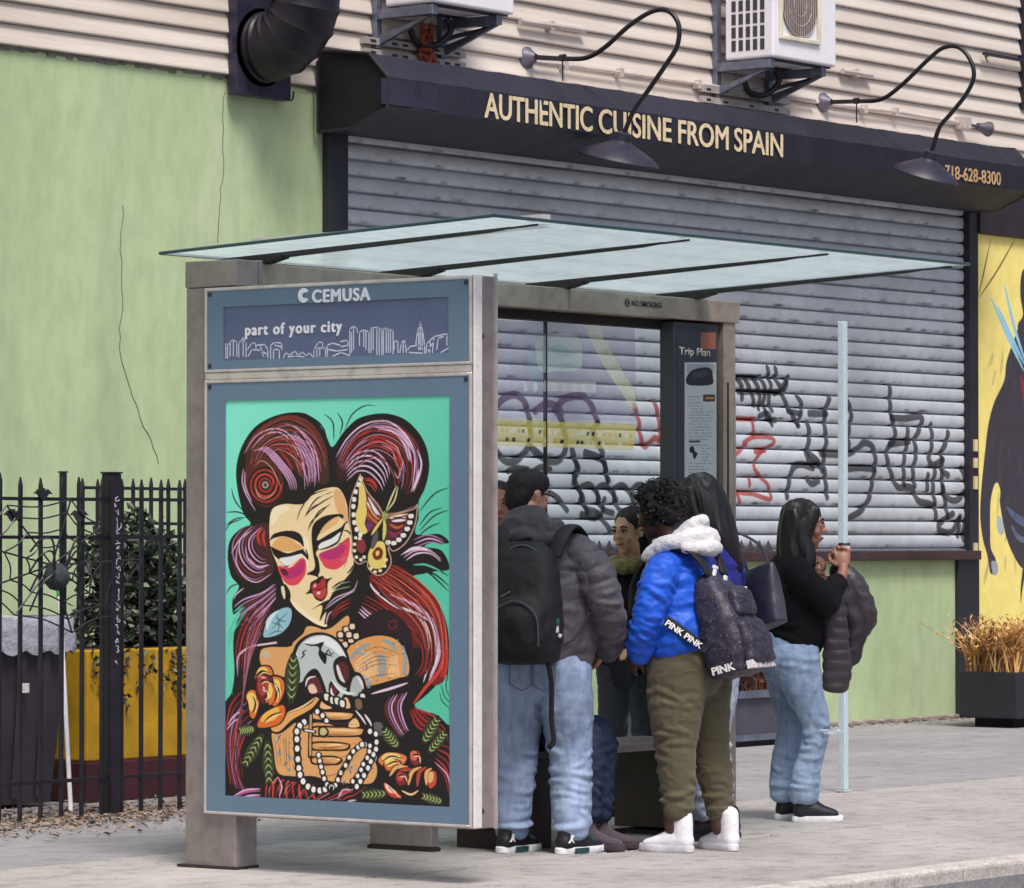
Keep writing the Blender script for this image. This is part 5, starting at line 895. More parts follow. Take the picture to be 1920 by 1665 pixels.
for l in ([(320, 640), (370, 600), (430, 620)], [(350, 690), (390, 670), (430, 700)], [(445, 680), (490, 720), (500, 790)], [(300, 790), (320, 850), (300, 920)], [(380, 990), (440, 940), (520, 910)], [(450, 700), (480, 760), (470, 830)], [(360, 720), (400, 760), (390, 830)], [(1280, 1290), (1350, 1250), (1440, 1270)], [(1310, 1320), (1380, 1290), (1420, 1310)], [(1400, 1400), (1440, 1390), (1460, 1430)], [(1510, 1240), (1550, 1240), (1560, 1290)], [(1330, 1480), (1380, 1530), (1410, 1555)]): S(K, 4, L_(l)); S((252, 228, 170), 2.4, L_([(x+14, y+12) for x, y in l]))
pim = cv.image()
t = attr_mat('poster_print', .35, fine=.03, spec=.4)
grid_mesh('poster', pim, lambda U, V: (PX+.0015+0*U, py1-U*(py1-py0), pz1-V*(pz1-pz0)), t, adp)
# ================================================================== STREET FURNITURE
# bench under the shelter
t = tag(empty('bench', (15.4, 11.4, 0)), 'dark metal bench bolted down under the shelter glass', 'bench')
mb = MB(); mb.box(14.66, 16.2, 11.16, 11.6, .415, .452); mb.build('seat', steel('bench_seat', (150, 142, 142)), t, bevel=.006)
m_bd = M('bench_brown', (74, 64, 66), .45, .2, var=.2)
mb = MB(); mb.box(15.93, 16.165, 11.2, 11.56, .03, .4145); mb.build('pedestal', m_bd, t, bevel=.005)
mb = MB(); mb.box(16.166, 16.195, 11.18, 11.58, .02, .4145); mb.build('end_plate', m_st, t, bevel=.003)
mb = MB(); mb.box(14.7, 14.95, 11.2, 11.56, .0, .4145); mb.build('pedestal', m_bd, t, bevel=.005)
mb = MB(); mb.box(15.9, 16.2, 11.22, 11.54, 0, .019); mb.build('foot_plate', m_foot, t)
# pale sign post
t = tag(empty('sign_post', (19.2, 12.35, 0)), 'plain pale blue steel post standing behind the woman with the cup', 'post')
zt = at(1578, 603, X=19.2).z; mb = MB(); mb.box(19.179, 19.221, 12.329, 12.371, .012, zt); mb.build('post', M('post_pale', (196, 214, 226), .5, .1, var=.06, scale=4, stretch=(1, 1, .3)), t, bevel=.005)
mb = MB(); mb.box(19.165, 19.235, 12.315, 12.385, 0, .0115); mb.build('base_plate', M('post_base', (168, 178, 186), .6), t, bevel=.003)
# ---------------- iron fences
m_iron = M('iron_black', (34, 31, 42), .5, .2, var=.3, scale=8)
def fence(name_label, Y, x0, x1, pitch, ztop, rails, posts, pr, rr, pw=.036):
    t = tag(empty('iron_fence', ((x0+x1)/2, Y, 0)), name_label, 'fence')
    n = int((x1-x0)/pitch)
    for i in range(n+1):
        x = x0+i*pitch; mb = MB()
        if any(abs(x-p) < .06 for p in posts): continue
        lean = random.gauss(0, .004); h_ = ztop+random.gauss(0, .006)
        mb.tube([(x, Y, -.02), (x+lean*.5, Y, h_*.5), (x+lean, Y, h_-.04), (x+lean, Y, h_)], [pr, pr, pr, pr*.35], 6); mb.build('picket', m_iron, t)
    for z in rails:
        mb = MB(); k = 14; P = [(x0+(x1-x0)*i/k, Y-.001, z+random.gauss(0, .003)) for i in range(k+1)]
        for a, b in zip(P, P[1:]): mb.prism([(a[0], Y-rr, a[2]-rr*.8), (a[0], Y-rr, a[2]+rr*.8), (a[0], Y+rr, a[2]+rr*.8), (a[0], Y+rr, a[2]-rr*.8)], (b[0]-a[0], 0, b[2]-a[2]))
        mb.build('rail', m_iron, t)
    for p in posts:
        mb = MB(); mb.box(p-pw, p+pw, Y-pw, Y+pw, -.02, ztop+.02); mb.box(p-pw-.006, p+pw+.006, Y-pw-.006, Y+pw+.006, ztop+.0205, ztop+.03); mb.build('post', m_iron, t, bevel=.004)
    return t
FY = 14.28; fp = at(209, 1000, Y=FY).x; P_ = .148
zr = [at(100, 935, Y=FY).z, at(100, 1006, Y=FY).z, at(100, 1466, Y=FY).z]
ff = fence('black iron picket fence nearer the kerb with its thick scribbled post, left of the shelter', FY, fp-P_*26-.07, fp+P_*17-.07, P_, at(50, 893, Y=FY).z, zr, [fp], .0125, .011)
mb = MB()                                                # chalky scribble down the thick post
for i in range(24):
    z = 1.62-i*.036; x = fp+.008+random.uniform(-.008, .008); q = [(x+random.uniform(-.018, .018), FY-.0375, z+random.uniform(-.02, .02)) for _ in range(4)]
    mb.tube(curve3(q, 4), .0028, 5)
mb.build('scribble', M('chalk', (170, 166, 178), .8), ff)
RY = 15.75; rx = at(118, 1000, Y=RY).x
fence('black iron picket fence farther back, against the green wall behind the planter', RY, rx+.13, 20.2, .148, 1.76, [at(250, 915, Y=RY).z, at(250, 981, Y=RY).z, .2], [rx], .0125, .011, .016)
# ---------------- spider web decoration on the fence
WY2 = FY-.03; sp = at(106, 1082, Y=WY2-.05)
t = tag(empty('spider_decoration', tuple(sp)), 'fuzzy dark toy spider hung on the iron fence above the rubbish bin', 'decoration')
mb = MB(); mb.lathe(sp+Vector((0, 0, -.07)), [(0, 0), (.035, .01), (.06, .04), (.068, .075), (.055, .11), (.03, .135), (0, .142)], 16, (0, 0, 1)); mb.build('spider_body', M('spider_fur', (52, 58, 66), .9, var=.4, scale=40, bump=.8), t, smooth=True)
for k in range(8):
    s_ = 1 if k < 4 else -1; e_ = (k % 4-1.2)*.07; mb = MB(); mb.tube(curve3([sp+Vector((s_*.03, -.02, .02)), sp+Vector((s_*.08, -.05, .08+e_*.8)), sp+Vector((s_*.14, -.03, .05+e_*1.1)), sp+Vector((s_*.17, .02, -.05+e_*1.4))]), .0055, 6); mb.build('spider_leg', m_black, t, smooth=True)
t = tag(empty('web_decoration', (sp.x, WY2, sp.z)), 'black cord spider web strung across the pickets left of the thick fence post', 'decoration')
mb = MB(); cen = Vector((sp.x+.02, WY2, sp.z+.06)); ang = [random.uniform(-.1, .1)+2*math.pi*i/9 for i in range(9)]; rad = [random.uniform(.36, .52) for _ in ang]
for a, r in zip(ang, rad): mb.tube([cen, cen+Vector((math.cos(a)*r*1.3, 0, math.sin(a)*r*.8))], .005, 5)
for q in (.3, .55, .8, 1.0):
    for i in range(9):
        a0, a1 = ang[i], ang[(i+1) % 9]; p0 = cen+Vector((math.cos(a0)*rad[i]*1.3*q, 0, math.sin(a0)*rad[i]*.8*q)); p1 = cen+Vector((math.cos(a1)*rad[(i+1) % 9]*1.3*q, 0, math.sin(a1)*rad[(i+1) % 9]*.8*q)); m_ = (p0+p1)/2*.93+cen*.07; mb.tube(curve3([p0, m_, p1], 5), .0042, 5)
mb.build('web_cord', m_black, t)
for (px, py), where in zip(((26, 968), (82, 928), (150, 968)), ('leftmost of the three', 'clipped to the top rail above the web', 'nearest the thick fence post')):
    p = at(px, py, Y=FY-.025); B_ = [(-.06, .005), (-.03, .03), (-.012, .018), (-.008, .036), (0, .026), (.008, .036), (.012, .018), (.03, .03), (.06, .005), (.035, .005), (.015, -.02), (0, -.03), (-.015, -.02), (-.035, .005)]
    mb = MB(); mb.prism([(p.x+u*1.1, p.y, p.z+v) for u, v in B_], (0, .012, 0)); tag(mb.build('bat_decoration', m_black), 'small black bat ornament on the fence, '+where, 'decoration', 'bat ornaments on the fence')
# ---------------- rubbish bin with its liner
bx1 = at(122, 1300, Y=15.02).x; bt = at(60, 1172, Y=15.0).z
t = tag(empty('rubbish_bin', (bx1-.36, 15.3, 0)), 'tall dark plastic rubbish bin with a white liner behind the fence', 'bin')
mb = MB(); a = .36; cx, cy = bx1-a, 15.32
def ring(z, s): return [(cx-a*s, cy-.33*s, z), (cx+a*s, cy-.33*s, z), (cx+a*s, cy+.33*s, z), (cx-a*s, cy+.33*s, z)]
mb.add(ring(.02, .80)+ring(bt-.05, 1.0), [(0, 1, 2, 3), (4, 5, 6, 7)]+[(i, (i+1) % 4, 4+(i+1) % 4, 4+i) for i in range(4)])
for x in (-.2, -.02, .16): mb.prism([(cx+x, cy-.268, .05), (cx+x+.05, cy-.268, .05), (cx+x+.05, cy-.334, bt-.1), (cx+x, cy-.334, bt-.1)], (0, -.012, 0))
m_bin = M('bin_plastic', (58, 52, 62), .5, var=.2, scale=4); mb.build('bin_body', m_bin, t, bevel=.02, seg=3)
mb = MB(); mb.box(cx-.37, cx+.37, cy-.345, cy+.345, bt-.0495, bt+.0); mb.build('rim', m_bin, t, bevel=.012)
vs = []; n = 72
for j in range(6):
    for i in range(n):
        th = 2*math.pi*i/n; sx = max(-1, min(1, 1.35*math.cos(th))); sy = max(-1, min(1, 1.35*math.sin(th))); g = random.uniform(0, .022)*(1 if 0 < j < 5 else .4)
        vs.append((cx+sx*(.385+g), cy+sy*(.36+g), bt+.045-j*.034-(.035*abs(math.sin(i*.8+1)) if j > 3 else 0)))
mb = MB(); mb.add(vs, [(j*n+i, j*n+(i+1) % n, (j+1)*n+(i+1) % n, (j+1)*n+i) for j in range(5) for i in range(n)])
mb.add([(cx-.36, cy-.33, bt+.03), (cx+.36, cy-.33, bt+.03), (cx+.36, cy+.33, bt+.05), (cx-.36, cy+.33, bt+.04)], [(0, 1, 2, 3)]); mb.build('bin_liner', M('liner_white', (176, 178, 194), .28, var=.1, scale=20, bump=.5, bscale=25, bdist=.02), t, smooth=60)
p = at(52, 1290, Y=cy-.36); mb = MB(); mb.box(p.x-.05, p.x+.02, cy-.352, cy-.346, p.z-.025, p.z+.025); mb.build('bin_sticker', M('bin_label', (214, 210, 214), .6, var=.25, scale=30), t)
t = tag(empty('pole', (bx1+.1, 14.9, 0)), 'thin white pole with a green collar leaning by the bin', 'pole'); a_, b_ = at(112, 1118, Y=14.98), at(124, 1350, Y=14.75); 
mb = MB(); mb.tube([a_, b_, b_+(b_-a_)*(b_.z/(a_.z-b_.z))], .012, 8); mb.build('handle', M('broom_white', (222, 222, 232), .4, var=.05), t, smooth=True)
mb = MB(); d_ = (a_-b_).normalized(); mb.tube([a_, a_+d_*.05], .017, 8); mb.build('collar', M('broom_green', (52, 140, 70), .4), t); e_ = b_+(b_-a_)*.62

# ---------------- planters and plants
def leaves(mb, c, rx, ry, rz_, n, sz, kinds, seed, droop=0.0, hollow=.35):
    r = random.Random(seed)
    for i in range(n):
        while True:
            u = Vector((r.uniform(-1, 1), r.uniform(-1, 1), r.uniform(-1, 1)))
            if hollow < u.length < 1 and noise.noise(Vector((u.x*2.3+seed, u.y*2.3, u.z*2.3))) > -.18: break
        p = Vector(c)+Vector((u.x*rx, u.y*ry, u.z*rz_)); d = Vector((r.gauss(0, 1), r.gauss(0, 1), r.gauss(0, .7)-droop)).normalized(); s = d.cross(Vector((r.gauss(0, 1), r.gauss(0, 1), r.gauss(0, 1)))).normalized(); L = sz*r.uniform(.6, 1.3); w_ = L*.32; nn = d.cross(s)*w_*.3
        mb.add([p, p+d*L*.5+s*w_+nn, p+d*L, p+d*L*.5-s*w_+nn], [(0, 1, 2), (0, 2, 3)], r.choice(kinds))
m_lf = [M('leaf_deep', (34, 46, 40), .5, var=.3), M('leaf_mid', (50, 64, 46), .5, var=.3), M('leaf_grey', (104, 112, 96), .55, var=.3), M('twig_dark', (52, 42, 42), .8)]
yx0, yx1 = at(163, 1300, Y=15.05).x, at(425, 1300, Y=15.05).x; zt = at(250, 1216, Y=15.05).z; zm = at(250, 1424, Y=15.05).z
t = tag(empty('yellow_planter', ((yx0+yx1)/2, 15.3, 0)), 'boxy yellow planter on a dark red base behind the fence and shelter', 'planter')
mb = MB(); mb.box(yx0, yx1, 15.05, 15.6, zm+.001, zt); mb.build('planter_box', M('planter_yellow', (184, 142, 26), .55, var=.25, scale=5), t, bevel=.012)
mb = MB(); mb.box(yx0-.01, yx1+.01, 15.04, 15.61, 0, zm); mb.build('planter_base', M('planter_red', (66, 26, 36), .6, var=.25), t, bevel=.01)
mb = MB(); mb.box(yx0+.02, yx1-.02, 15.07, 15.58, zt-.03, zt+.004); mb.build('soil', M('soil', (48, 38, 34), .95), t)
sx = at(268, 1100, Y=15.3); t = tag(empty('shrub', (sx.x, 15.3, zt)), 'dark leafy shrub trailing over the front of the yellow planter', 'plant')
mb = MB(); leaves(mb, (sx.x-.1, 15.3, zt+.36), .30, .26, .40, 2400, .062, (0, 0, 1, 1, 2), 3); leaves(mb, (sx.x+.3, 15.28, zt+.16), .34, .25, .22, 1300, .06, (0, 1, 1, 2), 5); leaves(mb, (sx.x-.38, 15.25, zt+.1), .22, .2, .20, 600, .055, (0, 1, 2), 8)
for k in range(16):
    x = yx0+.05+(yx1-yx0-.1)*random.random(); L = random.uniform(.15, .48)
    for j in range(int(L/.012)): leaves(mb, (x+.02*math.sin(j*.3), 15.03, zt-j*.012), .03, .02, .02, 1, .04, (0, 2, 3), 40+k*50+j, .8, 0)
mb.build('foliage', m_lf, t)
mb = MB()
for k in range(12):
    a = random.uniform(0, 6.28); mb.tube(curve3([(sx.x-.05, 15.3, zt-.02), (sx.x-.05+.1*math.cos(a), 15.3+.1*math.sin(a), zt+.25), (sx.x+.3*math.cos(a), 15.3+.25*math.sin(a), zt+random.uniform(.4, .72))]), [.012-.0004*i for i in range(17)], 6)
mb.build('stem', m_lf[3], t, smooth=True)
def dry_grass(mb, x0, x1, y0, y1, z, hmin, hmax, n, seed):
    r = random.Random(seed)
    for i in range(n):
        x, y = r.uniform(x0, x1), r.uniform(y0, y1); h_ = r.uniform(hmin, hmax); lean = Vector((max(-.4, min(.4, r.gauss(0, .2))), max(-.4, min(.4, r.gauss(0, .2))), 0)); b = Vector((x, y, z)); k = r.choice((0, 0, 1, 2)); P = [b, b+lean*.25*h_*2+Vector((0, 0, h_*.5)), b+lean*h_*2.2+Vector((0, 0, h_))]
        w_ = Vector((.006, -.004, 0)); mb.add([P[0]-w_, P[0]+w_, P[1]+w_*.8, P[1]-w_*.8, P[2]], [(0, 1, 2, 3), (3, 2, 4)], k)
        for q in range(5):
            s_ = P[1].lerp(P[2], r.random()); d = Vector((r.gauss(0, 1), r.gauss(0, 1), r.gauss(.3, .6))).normalized()*r.uniform(.03, .07); u = d.cross(Vector((0, 0, 1)))*.22; mb.add([s_, s_+d*.5+u, s_+d, s_+d*.5-u], [(0, 1, 2, 3)], k)
bx = at(1906, 1352, Y=15.42).x; t = tag(empty('black_planter', (bx+.8, 15.7, 0)), 'black box planter holding golden dried grass below the yellow mural', 'planter')
pz0, pz1b = at(1880, 1348, Y=15.55).z, at(1906, 1261, Y=15.42).z
m_pb = M('planter_black', (34, 33, 44), .45, var=.2)
mb = MB(); mb.box(bx, bx+1.6, 15.42, 15.92, max(.07, pz0), pz1b); mb.build('planter_box', m_pb, t, bevel=.012)
mb = MB(); mb.box(bx+.12, bx+1.5, 15.52, 15.85, 0, max(.07, pz0)-.0005); mb.build('planter_base', M('base_black', (18, 17, 22), .8), t)
t = tag(empty('dried_plant', (bx+.8, 15.7, pz1b)), 'golden dried grass standing in the black planter at the right edge', 'plant')
mb = MB(); dry_grass(mb, bx+.04, bx+1.55, 15.45, 15.9, pz1b-.02, .18, .44, 1500, 5); mb.build('foliage', [M('straw_gold', (206, 160, 96), .8, var=.25), M('straw_pale', (226, 190, 132), .8, var=.2), M('straw_brown', (140, 98, 62), .8, var=.25)], t)
gx0, gx1 = 22.2, 23.62; t = tag(empty('grey_planter', (22.9, 15.8, 0)), 'grey framed planter with reddish brown dead plants by the green wall', 'planter')
g1 = at(1410, 1300, Y=15.55).z
mb = MB(); mb.box(gx0, gx1, 15.55, 16.1, .06, g1); mb.build('planter_box', M('planter_grey', (70, 70, 82), .5, var=.2), t, bevel=.008)
mb = MB(); mb.box(gx0-.01, gx1+.01, 15.52, 15.549, g1-.03, g1+.02); mb.box(gx0-.01, gx1+.01, 15.52, 15.549, .04, .08); mb.each('trim', m_gal, t)
mb = MB(); mb.box(gx0+.05, gx1-.05, 15.58, 16.05, 0, .0595); mb.build('planter_base', m_foot, t)
t = tag(empty('dead_plant', (22.9, 15.8, g1)), 'reddish brown dead plants filling the grey planter behind the bus stop', 'plant')
mb = MB(); dry_grass(mb, gx0+.03, gx1-.03, 15.57, 16.05, g1-.02, .14, .30, 900, 9); leaves(mb, ((gx0+gx1)/2, 15.8, g1+.06), .7, .24, .16, 1500, .05, (0, 1, 2), 12, 0, 0); mb.build('foliage', [M('dead_red', (112, 66, 52), .8, var=.3), M('dead_brown', (86, 58, 50), .8, var=.3), M('dead_dark', (58, 42, 42), .8)], t)
# paper scrap by the man's shoe
p = at(1000, 1578, Z=0); mb = MB()
for k in range(6):
    a = random.uniform(0, 6.28); q = Vector((p.x+random.uniform(-.02, .02), p.y+random.uniform(-.02, .02), .01+random.uniform(0, .03))); d = Vector((math.cos(a), math.sin(a), .4))*.035; s_ = Vector((-math.sin(a), math.cos(a), .3))*.02; mb.add([q-d-s_, q+d-s_, q+d+s_, q-d+s_], [(0, 1, 2, 3)])
tag(mb.build('paper_scrap', M('paper_white', (236, 236, 238), .8)), 'crumpled white paper scrap on the pavement beside the black sneakers', 'litter')
# ================================================================== PEOPLE
def ring_loft(bm, P, A, side=None, n=16):
    """closed tube through P with half-axes A=[(a, b)] (a along 'side'); rounded ends"""
    P = [Vector(p) for p in P]; m = len(P); rings = []; ref = Vector(side).normalized() if side is not None else None
    T = [(P[min(i+1, m-1)]-P[max(i-1, 0)]).normalized() for i in range(m)]
    seq = []
    a0, b0 = A[0]; a1, b1 = A[-1]
    for q in (.0, .5, .87): seq.append((P[0]-T[0]*min(a0, b0)*math.sqrt(1-q*q)*.9, T[0], a0*max(q, .12), b0*max(q, .12)))
    for i in range(m): seq.append((P[i], T[i], *A[i]))
    for q in (.87, .5, .0): seq.append((P[-1]+T[-1]*min(a1, b1)*math.sqrt(1-q*q)*.9, T[-1], a1*max(q, .12), b1*max(q, .12)))
    if ref is None: ref = Vector((1, 0, 0)) if abs(T[0].x) < .8 else Vector((0, 1, 0))
    for p, t, a, b in seq:
        u = (ref-t*ref.dot(t))
        if u.length < 1e-4: u = t.orthogonal()
        u.normalize(); v = t.cross(u)
        if side is None: ref = u
        rings.append([bm.verts.new(p+u*(a*math.cos(2*math.pi*j/n))+v*(b*math.sin(2*math.pi*j/n))) for j in range(n)])
    for r0, r1 in zip(rings, rings[1:]):
        for j in range(n): bm.faces.new((r0[j], r0[(j+1) % n], r1[(j+1) % n], r1[j]))
    bm.faces.new(rings[0][::-1]); bm.faces.new(rings[-1])
def chain(bm, pts, side=None, n=16, k=5):
    """pts: (x, y, z, r) or (x, y, z, a, b)"""
    Q = np.array([tuple(p) if len(p) == 5 else tuple(p)+(p[3],) for p in pts], float); S_ = np.array(spline(Q, k)) if len(Q) > 2 else np.array([Q[0]+(Q[-1]-Q[0])*t for t in np.linspace(0, 1, 5)])
    ring_loft(bm, [tuple(s[:3]) for s in S_], [(max(.003, s[3]), max(.003, s[4])) for s in S_], side, n)
def ball(bm, c, r, rot=None, n=14):
    r = r if hasattr(r, '__len__') else (r, r, r)
    M4 = Matrix.Translation(Vector(c)) @ (rot.to_4x4() if rot else Matrix.Identity(4)) @ Matrix.Diagonal((*r, 1))
    bmesh.ops.create_uvsphere(bm, u_segments=n, v_segments=n-4, radius=1, matrix=M4)
def solidify(name, bm, mats, parent, vox=.009, it=4, disp=None, fac=.5, keep=None):
    """union of the rough shapes as one continuous skin, then folds pushed in along the normals"""
    bmesh.ops.recalc_face_normals(bm, faces=bm.faces); me = bpy.data.meshes.new(name); bm.to_mesh(me); bm.free(); o = link(bpy.data.objects.new(name, me))
    r = o.modifiers.new('r', 'REMESH'); r.mode = 'VOXEL'; r.voxel_size = vox; r.adaptivity = 0
    if it: s = o.modifiers.new('s', 'SMOOTH'); s.factor = fac; s.iterations = it
    dg = bpy.context.evaluated_depsgraph_get(); dg.update(); m2 = bpy.data.meshes.new_from_object(o.evaluated_get(dg)); o.modifiers.clear(); o.data = m2; bpy.data.meshes.remove(me); m2.name = name
    N = len(m2.vertices); co = np.empty(N*3); m2.vertices.foreach_get('co', co); co = co.reshape(-1, 3)
    if disp is not None:
        no = np.empty(N*3); m2.vertices.foreach_get('normal', no); no = no.reshape(-1, 3); co2 = co+no*disp(co, no)[:, None]; m2.vertices.foreach_set('co', co2.ravel())
    m2.polygons.foreach_set('use_smooth', [True]*len(m2.polygons)); m2.materials.clear()
    for m in (mats if isinstance(mats, list) else [mats]): m2.materials.append(m)
    m2.update(); o.parent = parent; return o
def nz(co, f, seed=0.0, oc=2):
    f = np.array(f if hasattr(f, '__len__') else (f, f, f)); return np.array([noise.fractal(Vector((p[0]*f[0]+seed, p[1]*f[1]+seed*.7, p[2]*f[2])), 1, 2, oc) for p in co])
def ridg(co, f, seed): return 1-2.2*np.abs(nz(co, f, seed, 1))
def fold_cloth(a=.006, f=(9, 9, 16), seed=1.0, fine=.002):
    return lambda co, no: a*ridg(co, f, seed)+fine*ridg(co, tuple(np.array(f)*2.3), seed+5)
def fold_jeans(a=.008, seed=1.0, knee=.48, crotch=.78, hem=.12):
    def d(co, no):
        z = co[:, 2]; g = lambda c, s: np.exp(-((z-c)/s)**2); w_ = .45+1.0*g(knee, .09)+1.0*g(crotch, .09)+1.6*g(hem+.05, .07)
        sk = co.copy(); sk[:, 2] += .55*co[:, 0]*np.sign(np.sin(co[:, 2]*9+seed))+.5*co[:, 1]; s2 = co.copy(); s2[:, 2] -= .8*co[:, 0]
        return .8*a*w_*(ridg(sk, (6, 6, 12), seed)+.35*ridg(s2, (10, 10, 22), seed+9))+.0025*ridg(sk, (20, 20, 30), seed+3)
    return d
def crease(chains, spec, seed=1, base=None):
    """cloth folds: short curved ridges laid across the tubes; spec (tube, how many, s0, s1, turn, climb, height, width, angle, spread)"""
    r = random.Random(seed); L = []
    for ci, n, s0, s1, turn, climb, amp, wd, ang, spr in spec:
        Q = np.array([tuple(p) if len(p) == 5 else tuple(p)+(p[3],) for p in chains[ci]], float); T = np.linspace(0, 1, len(Q))
        for _ in range(n):
            sa = r.uniform(s0, s1); th = ang+r.uniform(-spr, spr); dt = turn*r.uniform(.5, 1.2)*r.choice((-1, 1)); ds = climb*r.uniform(-.3, 1.2)*(1 if r.random() < .75 else -1); P = []
            for k in range(6):
                q = k/5; s = min(1, max(0, sa+ds*(q-.5)+.02*math.sin(q*3+th))); a = th+dt*(q-.5); v = np.array([np.interp(s, T, Q[:, j]) for j in range(5)]); e = np.array([np.interp(min(1, s+.04), T, Q[:, j])-np.interp(max(0, s-.04), T, Q[:, j]) for j in range(3)]); t = e/np.linalg.norm(e)
                u = np.array((1., 0, 0)); u = u-t*u.dot(t); u /= np.linalg.norm(u); w_ = np.cross(t, u); P.append(v[:3]+u*math.cos(a)*v[3]+w_*math.sin(a)*v[4])
            L.append((np.array(P), amp*r.uniform(.6, 1.3), wd*r.uniform(.75, 1.35)))
    def d(co, no):
        out = np.zeros(len(co)) if base is None else base(co, no)
        for P, amp, wd in L:
            lo, hi = P.min(0)-wd*5, P.max(0)+wd*5; m = np.all((co > lo) & (co < hi), 1)
            if not m.any(): continue
            C = co[m]; best = np.full(len(C), 9.0); tt = np.zeros(len(C))
            for k in range(5):
                A, B = P[k], P[k+1]; ab = B-A; t = np.clip(((C-A) @ ab)/(ab @ ab), 0, 1); ds_ = np.linalg.norm(C-A-t[:, None]*ab, axis=1); b = ds_ < best; best[b] = ds_[b]; tt[b] = (k+t[b])/5
            fade = np.sqrt(np.clip(np.sin(np.pi*np.clip(tt, .02, .98)), 0, 1)); out[m] += amp*fade*(np.exp(-(best/wd)**2)-.55*np.exp(-((best-2.0*wd)/(1.0*wd))**2))
        return out
    return d
def leg_folds(legs, seed, k=1.0, hem=1.0):
    sp = []
    for i in range(len(legs)):
        sp += [(i, 9, .0, .26, 1.7, .10, .0075*k, .013, -1.57, 2.2), (i, 7, .15, .42, 1.2, .16, .006*k, .014, 0, 3.1), (i, 13, .40, .62, 1.7, .05, .0085*k, .011, -1.57, 2.6), (i, 7, .62, .84, 1.5, .07, .007*k, .011, 0, 3.1), (i, int(13*hem), .82, .99, 2.2, .03, .0095*k, .010, 0, 3.1)]
    return crease(legs, sp, seed, lambda co, no: .004*ridg(co, (6, 6, 9), seed)+.0016*ridg(co, (22, 22, 30), seed+3))
def sleeve_folds(ch, n=1.0, k=1.0):
    return [(ch, int(10*n), .25, .60, 1.8, .06, .008*k, .011, 1.57, 3.1), (ch, int(8*n), .62, .96, 2.0, .05, .008*k, .011, 0, 3.1), (ch, int(5*n), .05, .3, 1.3, .12, .006*k, .013, 0, 3.1)]
def puffer(a=.010, pitch=.085, seed=1.0, z0=0.0):
    def d(co, no):
        wob = .012*nz(co, 4, seed); q = ((co[:, 2]+wob-z0)/pitch) % 1.0; b = np.abs(np.sin(np.pi*q))**.4
        return a*(b-.6)+.004*ridg(co, (14, 14, 10), seed+2)*np.clip(b, 0, 1)
    return d
def wrinkle(m, st=.55, dist=.014, sc=(1, 1, 1.5), scale=11):
    """sharp little creases: ridged, warped noise as a second bump ahead of the weave"""
    nt_ = m.node_tree; b = nt_.nodes['Principled BSDF']; old = b.inputs['Normal'].links[0].from_node if b.inputs['Normal'].links else None
    co = nt_.nodes.new('ShaderNodeTexCoord'); mp = nt_.nodes.new('ShaderNodeMapping'); mp.inputs['Scale'].default_value = sc; mp.inputs['Rotation'].default_value = (.3, .25, 0); nt_.links.new(co.outputs['Object'], mp.inputs[0])
    n = nt_.nodes.new('ShaderNodeTexNoise'); n.noise_type = 'RIDGED_MULTIFRACTAL'; n.inputs['Scale'].default_value = scale; n.inputs['Detail'].default_value = 3; n.inputs['Distortion'].default_value = .6; nt_.links.new(mp.outputs[0], n.inputs['Vector'])
    bp_ = nt_.nodes.new('ShaderNodeBump'); bp_.inputs['Strength'].default_value = st; bp_.inputs['Distance'].default_value = dist; nt_.links.new(n.outputs['Fac'], bp_.inputs['Height'])
    if old: nt_.links.new(bp_.outputs[0], old.inputs['Normal'])
    else: nt_.links.new(bp_.outputs[0], b.inputs['Normal'])
    return m
_wr = set()
def cloth(name, col, rough=.8, var=.12, scale=10, bump=.25, bscale=300, sheen=.15, fine=.1, wr=.5):
    m = M(name, col, rough, 0, var, scale, (1, 1, 1), bump, bscale, .002, fine, .3, sheen)
    if name not in _wr and wr: wrinkle(m, wr); _wr.add(name)
    return m
def denim(name, col):
    t = NT(name); c = np.array(lin(col)); n1 = t.noise(5, (1, 1, .5), 5); n2 = t.noise(30, (1, 1, .35), 5, .7); n3 = t.noise(420, (1, 1, .4), 2)
    b = t.ramp(n1, [(.32, tuple(c*.66)), (.5, tuple(c)), (.68, tuple(np.minimum(1, c*1.4)))]); b = t.mix(1, b, t.ramp(n2, [(.3, (.72, .76, .84)), (.55, (1.05, 1.05, 1.03))]), 'MULTIPLY'); b = t.mix(1, b, t.ramp(n3, [(.3, (.86, .87, .9)), (.7, (1.1, 1.1, 1.08))]), 'MULTIPLY')
    t.base(b); t.set(Roughness=.88); t.b.inputs['Specular IOR Level'].default_value = .2; t.bump(n3, .25, .002); return wrinkle(t.m, .5, .014, (1, 1, 1.3), 9)
def skin(name, col):
    t = NT(name); c = np.array(lin(col)); n1 = t.noise(14, det=4); n2 = t.noise(260, det=2)
    b = t.ramp(n1, [(.3, tuple(c*np.array((.9, .84, .82)))), (.7, tuple(np.minimum(1, c*1.08)))]); t.base(b); t.set(Roughness=.5); t.b.inputs['Subsurface Weight'].default_value = .12; t.b.inputs['Subsurface Radius'].default_value = (.01, .004, .002); t.b.inputs['Subsurface Scale'].default_value = .6; t.bump(n2, .12, .001); return t.m
def hairm(name, col, st=(1, 1, .12)): return M(name, col, .42, 0, .35, 60, st, .5, 160, .003, .25, .5)
def person(loc, heading, label, group=None):
    o = empty('person', (loc[0], loc[1], 0), heading-math.pi/2); return tag(o, label, 'person', group)
